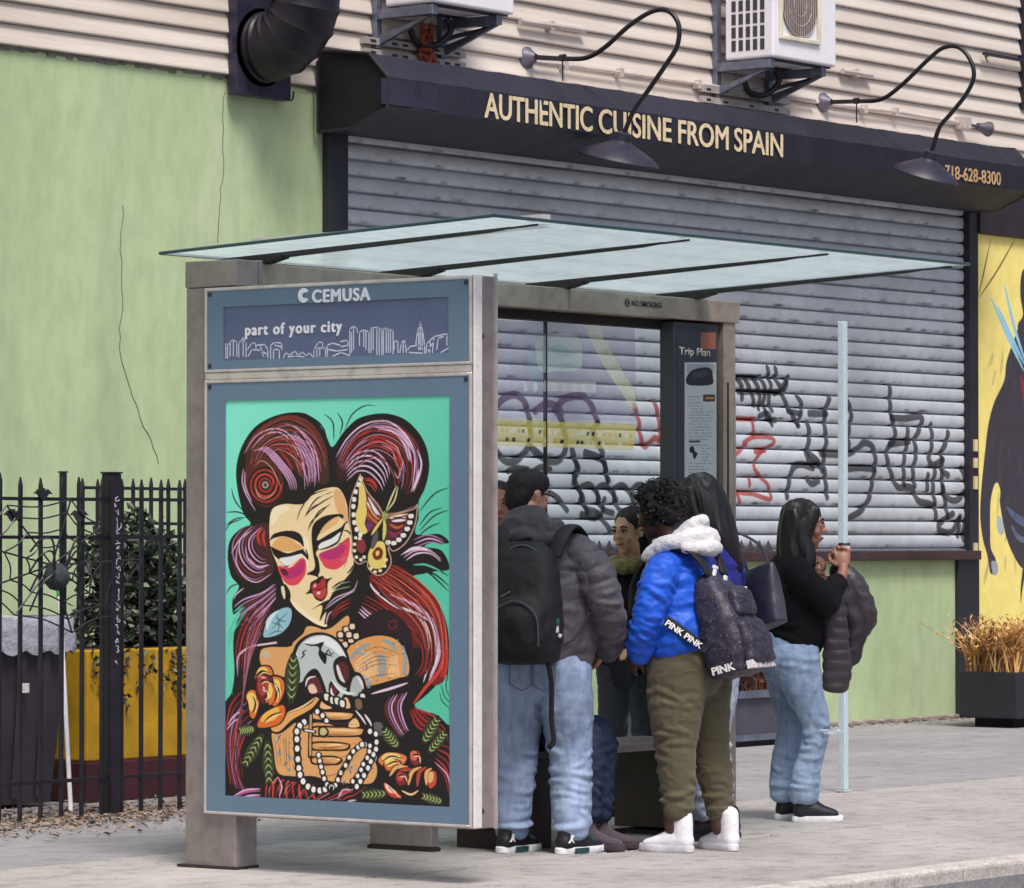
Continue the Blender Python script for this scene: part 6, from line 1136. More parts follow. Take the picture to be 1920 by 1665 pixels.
def head(bm, c, yaw=0.0, pitch=0.0, roll=0.0, s=1.0):
    """skull, jaw, brow, nose, lips and ears; returns the head's rotation"""
    R3 = Matrix.Rotation(yaw, 3, 'Z') @ Matrix.Rotation(pitch, 3, 'X') @ Matrix.Rotation(roll, 3, 'Y'); c = Vector(c)
    def b(p, r): ball(bm, c+R3 @ (Vector(p)*s), tuple(x*s for x in r), R3)
    b((0, -.012, .035), (.074, .094, .088)); b((0, .035, .0), (.062, .056, .075)); b((0, .036, -.055), (.050, .052, .052)); b((0, .062, -.092), (.024, .022, .020)); b((0, .075, .036), (.050, .020, .016))
    b((-.040, .058, -.022), (.022, .022, .024)); b((.040, .058, -.022), (.022, .022, .024))
    b((0, .094, .008), (.009, .014, .026)); b((0, .105, -.012), (.014, .016, .012)); b((-.012, .094, -.016), (.009, .010, .009)); b((.012, .094, -.016), (.009, .010, .009)); b((0, .086, -.046), (.024, .012, .008)); b((0, .083, -.060), (.021, .013, .009))
    for sx in (-1, 1): b((sx*.076, -.008, .002), (.010, .022, .033)); b((sx*.082, -.016, .014), (.008, .016, .018))
    return R3, c, s
def face_bits(H, parent, lipcol, brow=(24, 18, 20)):
    R3, c, s = H; m_e = M('eye_white', (206, 198, 192), .3, var=.05, bump=0); m_i = M('eye_dark', (26, 18, 18), .2, bump=0)
    for sx in (-1, 1):
        mb = MB(); p = c+R3 @ (Vector((sx*.031, .079, .018))*s); mb.lathe(p, [(0, -.012), (.008, -.009), (.0125, 0), (.009, .008), (0, .011)], 12, R3 @ Vector((0, 1, 0))); e = mb.build('eye', m_e, smooth=True); e.parent = parent
        mb = MB(); q = p+R3 @ Vector((0, .0085, 0)); mb.lathe(q, [(0, 0), (.0062, .0005), (.0055, .0025), (0, .0035)], 12, R3 @ Vector((0, 1, 0))); i = mb.build('iris', m_i, smooth=True); i.parent = e
        mb = MB(); P = [c+R3 @ (Vector((sx*x, y, z))*s) for x, y, z in ((.014, .093, .040), (.032, .090, .047), (.050, .076, .040))]; mb.tube(curve3(P), [.003, .0045, .0042]+[.004]*14, 6); b_ = mb.build('eyebrow', M('brow_dark', brow, .7), smooth=True); b_.parent = parent
        mb = MB(); P = [c+R3 @ (Vector((sx*x, y, z))*s) for x, y, z in ((.017, .090, .022), (.031, .0945, .029), (.047, .082, .022))]; mb.tube(curve3(P), .0028, 6); b_ = mb.build('eyelid', M('lash_dark', (22, 16, 18), .6), smooth=True); b_.parent = parent
    mb = MB(); P = [c+R3 @ (Vector(q)*s) for q in ((-.024, .088, -.052), (-.010, .0985, -.049), (0, .0975, -.051), (.010, .0985, -.049), (.024, .088, -.052))]; mb.tube(curve3(P), [.002]+[.0058]*15+[.004]*17, 8); l = mb.build('lips', M('lips_'+str(lipcol[0]), lipcol, .45), smooth=True); l.parent = parent
def hand(bm, w_, d, nrm, curl=.5, s=1.0, thumb=1):
    """wrist point, pointing direction, palm normal; five bent fingers of different lengths"""
    w_ = Vector(w_); d = Vector(d).normalized(); nrm = Vector(nrm); nrm = (nrm-d*nrm.dot(d)).normalized(); sd = d.cross(nrm)*thumb
    pm = w_+d*.045*s; R3 = Matrix((sd, d, nrm)).transposed(); ball(bm, pm, (.040*s, .050*s, .016*s), R3)
    for k, (off, L) in enumerate(((.030, .070), (.010, .080), (-.011, .074), (-.030, .058))):
        p = w_+d*.082*s+sd*off*s; q = [(*p, .0098*s)]; a = 0
        for j, f in enumerate((.45, .33, .25)):
            a += curl*(.55+.22*j+.05*k); v = d*math.cos(a)+nrm*math.sin(a); p = p+v*L*f*s; q.append((*p, (.0092-.0012*j)*s))
        chain(bm, [(*(w_+d*.06*s+sd*off*s), .011*s)]+q, None, 10, 4)
    p0 = w_+d*.022*s+sd*.034*s; p1 = p0+(d*.7+sd*.7+nrm*.35).normalized()*.036*s; p2 = p1+(d*.95+sd*.12+nrm*.5).normalized()*.03*s; p3 = p2+(d*.95-sd*.1+nrm*.55).normalized()*.024*s
    chain(bm, [(*p0, .0135*s), (*p1, .0118*s), (*p2, .0102*s), (*p3, .008*s)], None, 10, 4)
def shoe(parent, x, y, yaw, L, mats, top=.10, z=0.0, wide=1.0, cuff=None):
    """low or high trainer: sole of its own, upper rising to the ankle"""
    R3 = Matrix.Rotation(yaw, 3, 'Z'); o3 = Vector((x, y, z)); T = lambda p: o3+R3 @ Vector(p)
    out = []
    for k in range(40):
        th = 2*math.pi*k/40; c, s_ = math.cos(th), math.sin(th); yy_ = .5*L*c; w0 = (.046+.008*math.exp(-((c-.45)/.4)**2)-.006*math.exp(-((c+.1)/.35)**2))*wide; out.append((math.copysign(abs(s_)**.75, s_)*w0*(.86 if c > .9 else 1)+.006*c, yy_+L*.22))
    mb = MB(); n = len(out); lv = [(.0, .95), (.004, 1.0), (.026, 1.0), (.032, .96)]; vs = []
    for h_, s_ in lv: vs += [T((px*s_, (py-L*.22)*s_+L*.22, h_+.012*max(0, (py-L*.52)/L)*1.5)) for px, py in out]
    mb.add(vs, [(i*n+j, i*n+(j+1) % n, (i+1)*n+(j+1) % n, (i+1)*n+j) for i in range(3) for j in range(n)]+[tuple(range(n))[::-1], tuple(3*n+j for j in range(n))]); sole = mb.build('sole', mats[1], smooth=True)
    bm = bmesh.new(); s0 = -.5*L+L*.22
    def C(pts): chain(bm, [(*T(p[:3]), p[3], p[4]) for p in pts], R3 @ Vector((1, 0, 0)), 18)
    C([(0, s0+.040, .052, .038*wide, .045), (0, s0+.095, .056, .041*wide, .052), (0.002, s0+.15, .048, .044*wide, .040), (.004, s0+.21, .040, .045*wide, .026), (.004, s0+L-.045, .036, .040*wide, .021)])
    C([(0, s0+.060, .05, .040*wide, .050), (0, s0+.062, top*.75, .040, .052), (0, s0+.066, top, .041, .053)])
    C([(0, s0+.16, .055, .030, .028), (0, s0+.12, .09, .030, .022), (0, s0+.105, top-.01, .030, .020)])
    up = solidify('shoe', bm, mats[0], parent, .006, 3); sole.parent = up
    mb = MB()
    for q in range(4):
        yq, zq = s0+.118+.016*q, .098-.013*q; 
        mb.tube(curve3([T((-.028, yq-.004, zq-.006)), T((0, yq+.004, zq+.012)), T((.028, yq-.004, zq-.006))], 4), .004, 6)
    l = mb.build('laces', mats[2], smooth=True); l.parent = up
    return up, T
def trousers(parent, hip, legs, mat, disp, vox=.0075, name='trousers'):
    if isinstance(disp, (int, float)): disp = leg_folds(legs, disp, .62, .7)
    bm = bmesh.new(); chain(bm, hip, (1, 0, 0), 20)
    for l in legs: chain(bm, l, (1, 0, 0), 18)
    return solidify(name, bm, mat, parent, vox, 5, disp)
def strands_hair(parent, c0, roots, mat, name='hair_strands', r=.006):
    mb = MB()
    for P in roots: 
        q = curve3(P, 5); n = len(q); mb.tube(q, [r*(1-.75*(i/(n-1))**1.5) for i in range(n)], 6)
    o = mb.build(name, mat, smooth=True); o.parent = parent; return o
def soft_box(bm, c, R3, prof, side_w, n=22):
    """bag body: stack of rounded-rectangle rings; prof [(height, half width, half depth, forward shift)]"""
    rings = []
    for h_, a, b, sh_ in prof:
        rr = []
        for j in range(n):
            th = 2*math.pi*j/n; cx, sx_ = math.cos(th), math.sin(th); rr.append(bm.verts.new(c+R3 @ Vector((math.copysign(abs(cx)**.55, cx)*a, math.copysign(abs(sx_)**.6, sx_)*b+sh_, h_))))
        rings.append(rr)
    for r0, r1 in zip(rings, rings[1:]):
        for j in range(n): bm.faces.new((r0[j], r0[(j+1) % n], r1[(j+1) % n], r1[j]))
    bm.faces.new(rings[0][::-1]); bm.faces.new(rings[-1])
def strap(parent, pts, wd, th, mat, name='strap', side=(1, 0, 0)):
    bm = bmesh.new(); chain(bm, [(*p, wd, th) for p in pts], side, 12, 6); bmesh.ops.recalc_face_normals(bm, faces=bm.faces); me = bpy.data.meshes.new(name); bm.to_mesh(me); bm.free(); me.materials.append(mat); me.polygons.foreach_set('use_smooth', [True]*len(me.polygons)); o = link(bpy.data.objects.new(name, me)); o.parent = parent; return o
def bits(parent, name, mat, boxes, R3=None, c=None):
    for a in boxes:
        mb = MB(); mb.box(-a[3], a[3], -a[4], a[4], -a[5], a[5]); o = mb.build(name, mat, bevel=min(a[3:6])*.4); M4 = (R3 or Matrix.Identity(3)).to_4x4()
        if len(a) > 6: M4 = M4 @ Matrix.Rotation(a[6], 4, 'Y')
        M4.translation = (c or Vector())+(R3 or Matrix.Identity(3)) @ Vector(a[:3]); o.data.transform(M4); o.parent = parent
m_bk = cloth('black_cloth', (20, 18, 25), .85, .25, sheen=0); m_blkshoe = M('shoe_black', (24, 24, 32), .5, var=.3); m_whsole = M('sole_white', (226, 226, 232), .5, var=.06); m_whshoe = M('shoe_white', (236, 236, 244), .5, var=.04)
m_hair = hairm('hair_black', (22, 17, 22)); m_hair2 = hairm('hair_brown_black', (34, 22, 26)); m_nyl = M('nylon_black', (20, 18, 25), .72, var=.3, scale=14, bump=.3, bscale=200)
# ------------------------------------------------------------------ 1: man with the black backpack
p = person((14.69, 11.06), R_(22), 'man seen from behind in a dark grey puffer jacket and light jeans under the shelter')
bm = bmesh.new(); Hd = head(bm, (-.078, .045, 1.60), R_(-34), R_(-10)); chain(bm, [(-.03, -.01, 1.40, .062), (-.05, .0, 1.48, .060), (-.068, .02, 1.55, .058)])
chain(bm, [(0, 0, .84, .16, .12), (0, 0, 1.05, .17, .13), (0, 0, 1.3, .18, .12), (0, -.01, 1.40, .12, .08)], (1, 0, 0))
for s_ in (-1, 1):
    chain(bm, [(s_*.19, -.01, 1.36, .055), (s_*.285, -.01, 1.10, .045), (s_*.25, .14, .93, .034)]); hand(bm, (s_*.245, .15, .92), (-s_*.35, .6, -.5), (-s_*1, -.2, 0), .5, 1, -s_)
    chain(bm, [(s_*.10, 0, .85, .085), (s_*.12, .02, .48, .060), (s_*.135, -.02, .10, .045)])
solidify('body', bm, skin('skin_tan', (190, 138, 116)), p, .0075, 3); 
bm = bmesh.new(); R3, c, s = Hd
ball(bm, c+R3 @ Vector((0, -.020, .047)), (.083, .098, .086), R3); ball(bm, c+R3 @ Vector((0, -.060, .0)), (.070, .058, .085), R3); ball(bm, c+R3 @ Vector((0, .01, .075)), (.075, .09, .06), R3)
solidify('hair', bm, M('cropped_hair', (20, 15, 20), .7, var=.4, scale=50, bump=.9, bscale=220), p, .008, 3, lambda co, no: .004*nz(co, 60, 3, 2))
for s_ in (-1, 1):
    mb = MB(); P = [c+R3 @ Vector(q) for q in ((s_*.082, -.01, .022), (s_*.076, .05, .024), (s_*.066, .095, .022))]; mb.tube(P, .004, 6); o = mb.build('spectacle_arm', m_blkshoe); o.parent = p
face_bits(Hd, p, (150, 84, 76))
def jacket1(co, no):
    base = puffer(.009, .125, 2.2, .02)(co, no); arm = np.abs(co[:, 0]) > .235
    q = ((co[:, 2]*.9-np.abs(co[:, 0])*.4)/.07) % 1.0
    return np.where(arm, .009*(np.sqrt(np.abs(np.sin(np.pi*q)))-.6)+.007*ridg(co, (12, 12, 20), 4), base*.9+.006*ridg(co, (7, 7, 9), 7))
bm = bmesh.new(); chain(bm, [(0, .015, .875, .225, .175), (0, .02, .95, .240, .195), (0, .02, 1.10, .235, .195), (-.01, .005, 1.26, .225, .170), (-.025, -.01, 1.36, .190, .135), (-.04, -.01, 1.42, .120, .100)], (1, 0, 0), 24)
SL = [[(s_*.15, -.01, 1.355, .088), (s_*.235, -.015, 1.27, .092), (s_*.292, -.02, 1.13, .086), (s_*.300, .03, 1.05, .080), (s_*.285, .11, .965, .072), (s_*.262, .165, .915, .062)] for s_ in (-1, 1)]
TR = [(0, .015, .875, .225, .175), (0, .02, 1.10, .235, .195), (0, .005, 1.26, .225, .170), (0, -.01, 1.36, .190, .135)]
for l in SL: chain(bm, l)
solidify('jacket', bm, cloth('puffer_grey', (84, 80, 88), .55, .14, 8, .2, 260, .1), p, .0075, 3, crease([SL[1], TR], sleeve_folds(0, 1.3, .8)+[(1, 24, .05, .9, 1.3, .10, .005, .013, -1.57, 1.8)], 5, jacket1))
bm = bmesh.new(); hx = -.05; chain(bm, [(hx, -.075, 1.44, .125, .050), (hx, -.105, 1.475, .115, .045), (hx-.02, -.06, 1.53, .095, .030)], (1, 0, 0)); chain(bm, [(hx-.10, -.06, 1.44, .045), (hx-.11, .03, 1.46, .040), (hx-.05, .10, 1.44, .035), (hx+.05, .10, 1.44, .035), (hx+.11, .03, 1.46, .040), (hx+.10, -.06, 1.44, .045)]); chain(bm, [(hx-.15, -.05, 1.40, .03, .03), (hx, -.13, 1.42, .06, .05), (hx+.17, -.05, 1.40, .03, .03)])
solidify('hood', bm, cloth('hood_grey', (66, 63, 70), .75, .15, 9), p, .009, 5, fold_cloth(.007, (10, 10, 14), 3))
bm = bmesh.new(); chain(bm, [(.268, .155, .925, .055), (.255, .19, .885, .050)]); solidify('cuff', bm, m_bk, p, .009, 3)
trousers(p, [(0, 0, .80, .200, .155), (0, 0, .88, .208, .165), (0, 0, .93, .20, .16)], [[(s_*.100, -.005, .83, .125, .145), (s_*.112, .0, .66, .122, .130), (s_*.125, .02, .47, .100, .105), (s_*.135, .0, .28, .092, .096), (s_*.140, -.01, .16, .086, .098), (s_*.140, -.005, .115, .080, .092)] for s_ in (-1, 1)], denim('denim_light', (148, 164, 196)), 4, name='jeans')
for s_ in (-1, 1):
    mb = MB(); P = [Vector((s_*.05+u*.055, -.168-.005*abs(u), .80+v*.06)) for u, v in ((-1, 1), (1, 1), (1, -.6), (0, -1.1), (-1, -.6), (-1, 1))]
    mb.tube(P, .003, 5); o = mb.build('pocket_seam', M('seam_blue', (92, 108, 146), .9)); o.parent = p
m_teal = M('shoe_teal', (34, 70, 74), .5, var=.3); m_jw = M('shoe_print_white', (228, 228, 232), .5)
for s_, yw in ((-1, R_(-20)), (1, R_(-26))):
    u, T = shoe(p, s_*.140, -.035, yw, .30, [m_blkshoe, m_whsole, m_teal], .105, 0, 1.08)
    # white leaping figure printed on the heel side of each shoe
    fig = [(0, .030), (.004, .034), (.007, .030), (.005, .025), (.013, .026), (.020, .036), (.023, .034), (.016, .020), (.007, .016), (.010, .006), (.020, -.006), (.017, -.009), (.005, .001), (-.002, .004), (-.010, -.006), (-.022, -.008), (-.022, -.005), (-.012, .001), (-.004, .013), (-.004, .022)]
    for f_ in (T,):
        mb = MB(); mb.prism([f_((.043, -.045+a*.9, .060+b*.9)) for a, b in fig], Matrix.Rotation(yw, 3, 'Z') @ Vector((.006, 0, 0))); o = mb.build('printed_emblem', m_jw); o.parent = u
    mb = MB(); mb.box(.046, .054, -.11, -.02, .006, .028); o = mb.build('midsole_panel', m_teal); o.data.transform(Matrix.Translation(T((0, .09, 0))) @ Matrix.Rotation(yw, 4, 'Z')); o.parent = u
    bm = bmesh.new(); ball(bm, T((.0, .125, .05)), (.047, .05, .026), Matrix.Rotation(yw, 3, 'Z')); solidify('toe_cap', bm, m_teal, u, .007, 2)
# his backpack: a thing of its own, worn on the back
bp = empty('backpack', p.location, p.rotation_euler.z); tag(bp, 'black backpack with charms on its zips worn by the man in the grey jacket', 'backpack')
R3b = Matrix.Rotation(R_(4), 3, 'X'); cb = Vector((-.01, -.275, 1.13))
bm = bmesh.new(); soft_box(bm, cb, R3b, [(-.27, .10, .05, .02), (-.255, .150, .100, .0), (-.15, .168, .128, -.01), (0, .168, .125, -.01), (.13, .155, .105, .01), (.22, .125, .075, .03), (.265, .07, .04, .05)], 0); chain(bm, [tuple(cb+Vector(q))+(a, b) for q, a, b in (((0, -.125, -.17), .125, .04), ((0, -.135, -.08), .125, .045), ((0, -.12, .0), .11, .03))], (1, 0, 0))
solidify('bag_body', bm, m_nyl, bp, .009, 3, lambda co, no: .005*ridg(co, (8, 8, 11), 6)+.002*ridg(co, (22, 22, 22), 2))
m_zip = M('zip_grey', (96, 92, 102), .4, .4)
mb = MB(); mb.tube(curve3([cb+Vector(q) for q in ((-.15, -.06, -.1), (-.14, -.05, .1), (-.09, -.04, .21), (0, -.03, .255), (.09, -.04, .21), (.14, -.05, .1), (.15, -.06, -.1))]), .005, 6); o = mb.build('zip', m_zip); o.parent = bp
mb = MB(); mb.tube(curve3([cb+Vector(q) for q in ((-.11, -.165, -.19), (-.10, -.178, -.05), (0, -.165, .01), (.10, -.178, -.05), (.11, -.165, -.19))]), .004, 6); o = mb.build('zip', m_zip); o.parent = bp
for s_ in (-1, 1): strap(bp, [(s_*.12-.01, -.21, 1.34), (s_*.14, -.165, 1.435), (s_*.155, -.05, 1.47), (s_*.165, .10, 1.40), (s_*.17, .20, 1.25), (s_*.2, .20, 1.08)], .036, .011, m_nyl, 'shoulder_strap')
strap(bp, [(.11, -.30, .93), (.20, -.19, .97), (.255, -.06, 1.12)], .006, .004, m_nyl, 'webbing_strap'); strap(bp, [(.10, -.31, .90), (.12, -.29, .78), (.115, -.27, .62), (.125, -.27, .52), (.10, -.265, .485)], .012, .004, m_nyl, 'webbing_strap')
strap(bp, [(-.06, -.20, 1.36), (-.05, -.215, 1.41), (.0, -.205, 1.415), (.01, -.20, 1.365)], .012, .008, m_nyl, 'carry_loop')
m_ch = M('charm_white', (220, 222, 226), .4); bits(bp, 'charm', m_ch, [(.135, -.345, 1.09, .010, .006, .020, .2), (.150, -.33, 1.015, .014, .008, .016, 0), (.165, -.31, .985, .008, .006, .008, .4), (.095, -.40, 1.045, .007, .004, .012, .3)])
bits(bp, 'charm', M('charm_green', (44, 92, 84), .4), [(.152, -.335, 1.048, .016, .009, .014, 0)]); bits(bp, 'zip_pull', M('zip_silver', (170, 168, 176), .35, .6), [(-.06, -.405, 1.17, .024, .004, .003, -.5), (.04, -.41, 1.10, .005, .003, .004), (-.12, -.40, 1.03, .004, .003, .005), (.0, -.42, 1.03, .005, .003, .005), (-.13, -.385, .93, .005, .003, .005), (-.02, -.40, .93, .005, .003, .005)])
# ------------------------------------------------------------------ 2: person in the bright blue jacket
p = person((15.18, 10.61), R_(97), 'person in a bright blue jacket with white fleece hood, olive trousers and white high tops')
bm = bmesh.new(); Hd = head(bm, (-.03, .135, 1.525), R_(-8), R_(-16), 0, .95); chain(bm, [(0, .04, 1.34, .058), (-.01, .08, 1.42, .055), (-.02, .11, 1.48, .053)])
chain(bm, [(0, 0, .86, .16, .12), (0, .02, 1.05, .15, .12), (0, .03, 1.24, .16, .11), (0, .035, 1.33, .11, .08)], (1, 0, 0))
for s_ in (-1, 1):
    chain(bm, [(s_*.17, .03, 1.29, .05), (s_*.23, .06, 1.06, .042), (s_*.20, .14, .90, .032)]); hand(bm, (s_*.20, .145, .895), (-s_*.4, .5, -.6), (-s_*1, -.2, 0), .5, .95, -s_)
chain(bm, [(-.09, 0, .85, .085), (-.10, .03, .48, .058), (-.10, .01, .10, .043)]); chain(bm, [(.09, -.02, .85, .085), (.10, -.06, .48, .058), (.105, -.12, .10, .043)])
solidify('body', bm, skin('skin_deep', (84, 56, 50)), p, .0085, 3); face_bits(Hd, p, (110, 58, 56))
R3, c, s = Hd; bm = bmesh.new(); ball(bm, c+R3 @ Vector((0, -.028, .045)), (.088, .095, .085), R3); ball(bm, c+R3 @ Vector((0, -.07, -.01)), (.075, .05, .06), R3)
for i in range(230):
    u = Vector((random.gauss(0, 1), random.gauss(-.3, 1), random.gauss(.45, .8))).normalized()
    if u.y > .55 and u.z < .5: continue
    q = c+R3 @ (Vector((0, -.028, .04))+Vector((u.x*.096, u.y*.105, u.z*.095))*random.uniform(.92, 1.13)); ball(bm, q, random.uniform(.010, .019), None, 8)
solidify('curly_hair', bm, M('curl_black', (22, 16, 20), .6, var=.5, scale=60, bump=1, bscale=260, bdist=.006), p, .0065, 1, lambda co, no: .005*nz(co, 70, 3, 2))
mb = MB()
for i in range(260):
    u = Vector((random.gauss(0, 1), random.gauss(-.3, 1), random.gauss(.5, .8))).normalized()
    if u.y > .55 and u.z < .5: continue
    b0 = Vector((0, -.028, .04))+Vector((u.x*.098, u.y*.106, u.z*.098)); sd = u.orthogonal().normalized(); v2 = u.cross(sd); ph = random.uniform(0, 6); Lr = random.uniform(.5, 1)
    mb.tube([c+R3 @ (b0+u*.006*k*Lr+(sd*math.cos(ph+k*1.3)+v2*math.sin(ph+k*1.3))*.007) for k in range(7)], [.0035]*6+[.0012], 5)
o = mb.build('loose_curl', m_hair, smooth=True); o.parent = p
def jk2(co, no):
    arm = co[:, 0] < -.175; return puffer(.007, .105, 5, .03)(co, no)*.8+.006*ridg(co, (9, 9, 15), 3)+np.where(arm, .004*ridg(co, (18, 18, 26), 8), 0)
bm = bmesh.new(); chain(bm, [(0, -.01, .90, .200, .165), (0, .0, .98, .205, .170), (0, .02, 1.10, .195, .155), (0, .03, 1.23, .185, .140), (0, .035, 1.31, .150, .110), (0, .04, 1.35, .090, .08)], (1, 0, 0), 24)
SL = [[(s_*.13, .03, 1.29, .078), (s_*.195, .04, 1.21, .080), (s_*.232, .065, 1.07, .073), (s_*.225, .10, .98, .066), (s_*.20, .13, .905, .058)] for s_ in (-1, 1)]
TR = [(0, -.01, .90, .200, .165), (0, .02, 1.10, .195, .155), (0, .03, 1.23, .185, .140), (0, .035, 1.31, .150, .110)]
for l in SL: chain(bm, l)
solidify('jacket', bm, cloth('jacket_blue', (34, 92, 214), .5, .12, 8, .15, 260, .05), p, .0075, 3, crease([SL[0], TR], sleeve_folds(0, 1.5, .8)+[(1, 30, .02, .9, 1.2, .10, .005, .012, -1.57, 3.1)], 9, jk2))
bm = bmesh.new()
chain(bm, [(-.15, .12, 1.33, .028), (-.152, .04, 1.385, .034), (-.11, -.05, 1.41, .042), (0, -.095, 1.42, .047), (.12, -.06, 1.41, .042), (.155, .03, 1.38, .034), (.14, .11, 1.33, .026)]); chain(bm, [(-.13, -.07, 1.375, .024), (-.02, -.125, 1.375, .036), (.12, -.09, 1.37, .028)]); chain(bm, [(-.08, .0, 1.42, .035, .03), (-.02, -.06, 1.475, .060, .035), (.06, -.04, 1.46, .04, .03)])
solidify('fleece_hood', bm, M('fleece_white', (232, 230, 236), .95, var=.08, scale=30, bump=1.0, bscale=140, bdist=.008, sheen=.4), p, .008, 3, lambda co, no: .004*nz(co, 45, 2, 2)+.006*ridg(co, (8, 8, 8), 4))
mb = MB(); P = [Vector(q) for q in ((-.165, .09, 1.34), (-.175, .12, 1.27), (-.17, .145, 1.22))]; mb.tube(curve3(P), .004, 6); o = mb.build('drawstring', m_whshoe); o.parent = p
trousers(p, [(0, -.01, .80, .185, .165), (0, -.015, .88, .190, .170), (0, -.01, .94, .175, .15)], [[(-.095, -.01, .84, .115, .150), (-.100, .0, .66, .108, .130), (-.102, .0, .48, .088, .098), (-.102, -.01, .30, .074, .080), (-.102, -.015, .185, .060, .066)], [(.095, -.03, .84, .115, .150), (.098, -.04, .66, .105, .125), (.102, -.065, .48, .086, .095), (.104, -.10, .30, .072, .078), (.106, -.118, .17, .058, .064)]], cloth('olive_cotton', (92, 86, 68), .85, .1, 6, .2, 300), 8)
for x, y, yw in ((-.102, .02, 0.0), (.108, -.115, R_(-25))):
    shoe(p, x, y-.035, yw, .285, [m_whshoe, M('sole_offwhite', (204, 204, 212), .6), M('lace_white', (240, 240, 244), .6)], .165)
bp = empty('backpack', p.location, p.rotation_euler.z); tag(bp, 'patterned charcoal backpack with white lettering along its bottom on the blue jacket wearer', 'backpack')
R3b = Matrix.Rotation(R_(3), 3, 'Z') @ Matrix.Rotation(R_(-15), 3, 'X'); cb = Vector((-.010, -.215, 1.035))
def speck():
    t = NT('speckled_nylon'); n1 = t.n('TexVoronoi'); n1.inputs['Scale'].default_value = 55; t.l(t.coord(), n1.inputs['Vector']); n2 = t.noise(30, det=5)
    b = t.ramp(n2, [(.35, lin((34, 31, 46))), (.6, lin((52, 47, 66)))]); b = t.mix(t.ramp(n1.outputs['Distance'], [(.12, (1, 1, 1)), (.3, (0, 0, 0))]), b, lin((96, 88, 108))); t.base(b); t.set(Roughness=.55); t.bump(n2, .3, .003); return t.m
m_spk = speck(); bm = bmesh.new(); soft_box(bm, cb, R3b, [(-.245, .10, .06, .01), (-.23, .145, .105, 0), (-.12, .158, .118, -.005), (.02, .150, .105, 0), (.13, .128, .080, .015), (.20, .095, .055, .03), (.235, .05, .03, .035)], 0)
solidify('bag_body', bm, m_spk, bp, .0085, 3, lambda co, no: .005*ridg(co, (9, 9, 12), 16)+.002*ridg(co, (26, 26, 26), 2))
bm = bmesh.new(); soft_box(bm, cb+R3b @ Vector((0, -.115, -.105)), R3b, [(-.115, .09, .02, .01), (-.10, .125, .035, 0), (0, .130, .040, 0), (.08, .12, .03, .01), (.105, .08, .012, .02)], 0); solidify('front_pocket', bm, m_spk, bp, .0085, 3, lambda co, no: .004*ridg(co, (12, 12, 16), 26))
bm = bmesh.new(); soft_box(bm, cb+R3b @ Vector((0, -.098, .085)), R3b, [(-.075, .09, .02, .0), (-.06, .105, .03, 0), (.03, .09, .03, 0.005), (.065, .05, .012, .015)], 0); solidify('front_pocket', bm, m_spk, bp, .0085, 3, lambda co, no: .004*ridg(co, (12, 12, 16), 36))
for s_ in (-1, 1): strap(bp, [(s_*.075, -.155, 1.255), (s_*.10, -.120, 1.32), (s_*.125, -.06, 1.365), (s_*.14, .08, 1.345), (s_*.15, .185, 1.22), (s_*.17, .19, 1.05)], .030, .010, m_nyl, 'shoulder_strap')
st = strap(bp, [(-.12, -.18, .92), (-.19, -.12, .98), (-.225, -.02, 1.055)], .017, .004, m_nyl, 'printed_strap', (0, .3, 1))
a_, b_ = Vector((-.175, -.200, .915)), Vector((-.268, -.035, 1.045)); d_ = (b_-a_).normalized(); 
upv = Vector((0, 0, 1)); upv = (upv-d_*upv.dot(d_)).normalized()
m_mg = M('magazine_white', (236, 234, 240), .6)
mb = MB(); nrm = d_.cross(upv)*-1
mb.prism([a_-upv*.018, b_-upv*.018, b_+upv*.018, a_+upv*.018], nrm*.003 if nrm.x < 0 else -nrm*.003); o = mb.build('strap_band', m_nyl); o.parent = st
xd = -d_; yd = upv
o = lettering('strap_lettering', 'PINK PINK', m_mg, tuple(b_-upv*.0135+(Vector((-1, -.55, 0)).normalized())*.006+xd*.008), tuple(xd), tuple(yd), .19, .027, .0, fat=.0015); o.parent = st
# white lettering along the bottom of the bag
o0 = cb+R3b @ Vector((-.135, -.104, -.235)); X3 = R3b @ Vector((1, 0, 0)); Z3 = R3b @ Vector((0, 0, 1))
o = lettering('bag_lettering', 'PINK PINK', m_mg, tuple(o0), tuple(X3), tuple(Z3), .25, .034, .0, thick=.03, fat=.0015); o.parent = bp
o = lettering('bag_lettering', 'PINK', m_mg, tuple(cb+R3b @ Vector((-.147, .06, -.225))), tuple(R3b @ Vector((0, -1, 0))), tuple(Z3), .11, .034, .0, thick=.008, fat=.0015); o.parent = bp
bits(bp, 'tag', m_mg, [(-.055, -.170, 1.245, .010, .006, .034, .45), (.02, -.190, 1.235, .012, .006, .013, .3), (.09, -.25, 1.18, .016, .008, .018, 0), (.095, -.26, 1.135, .018, .008, .008, 0), (-.06, -.335, 1.035, .006, .004, .020, -.4), (-.04, -.36, .985, .006, .004, .018, -.2), (.135, -.32, .94, .018, .006, .02, 0), (-.02, -.16, 1.285, .02, .006, .008, .2)])
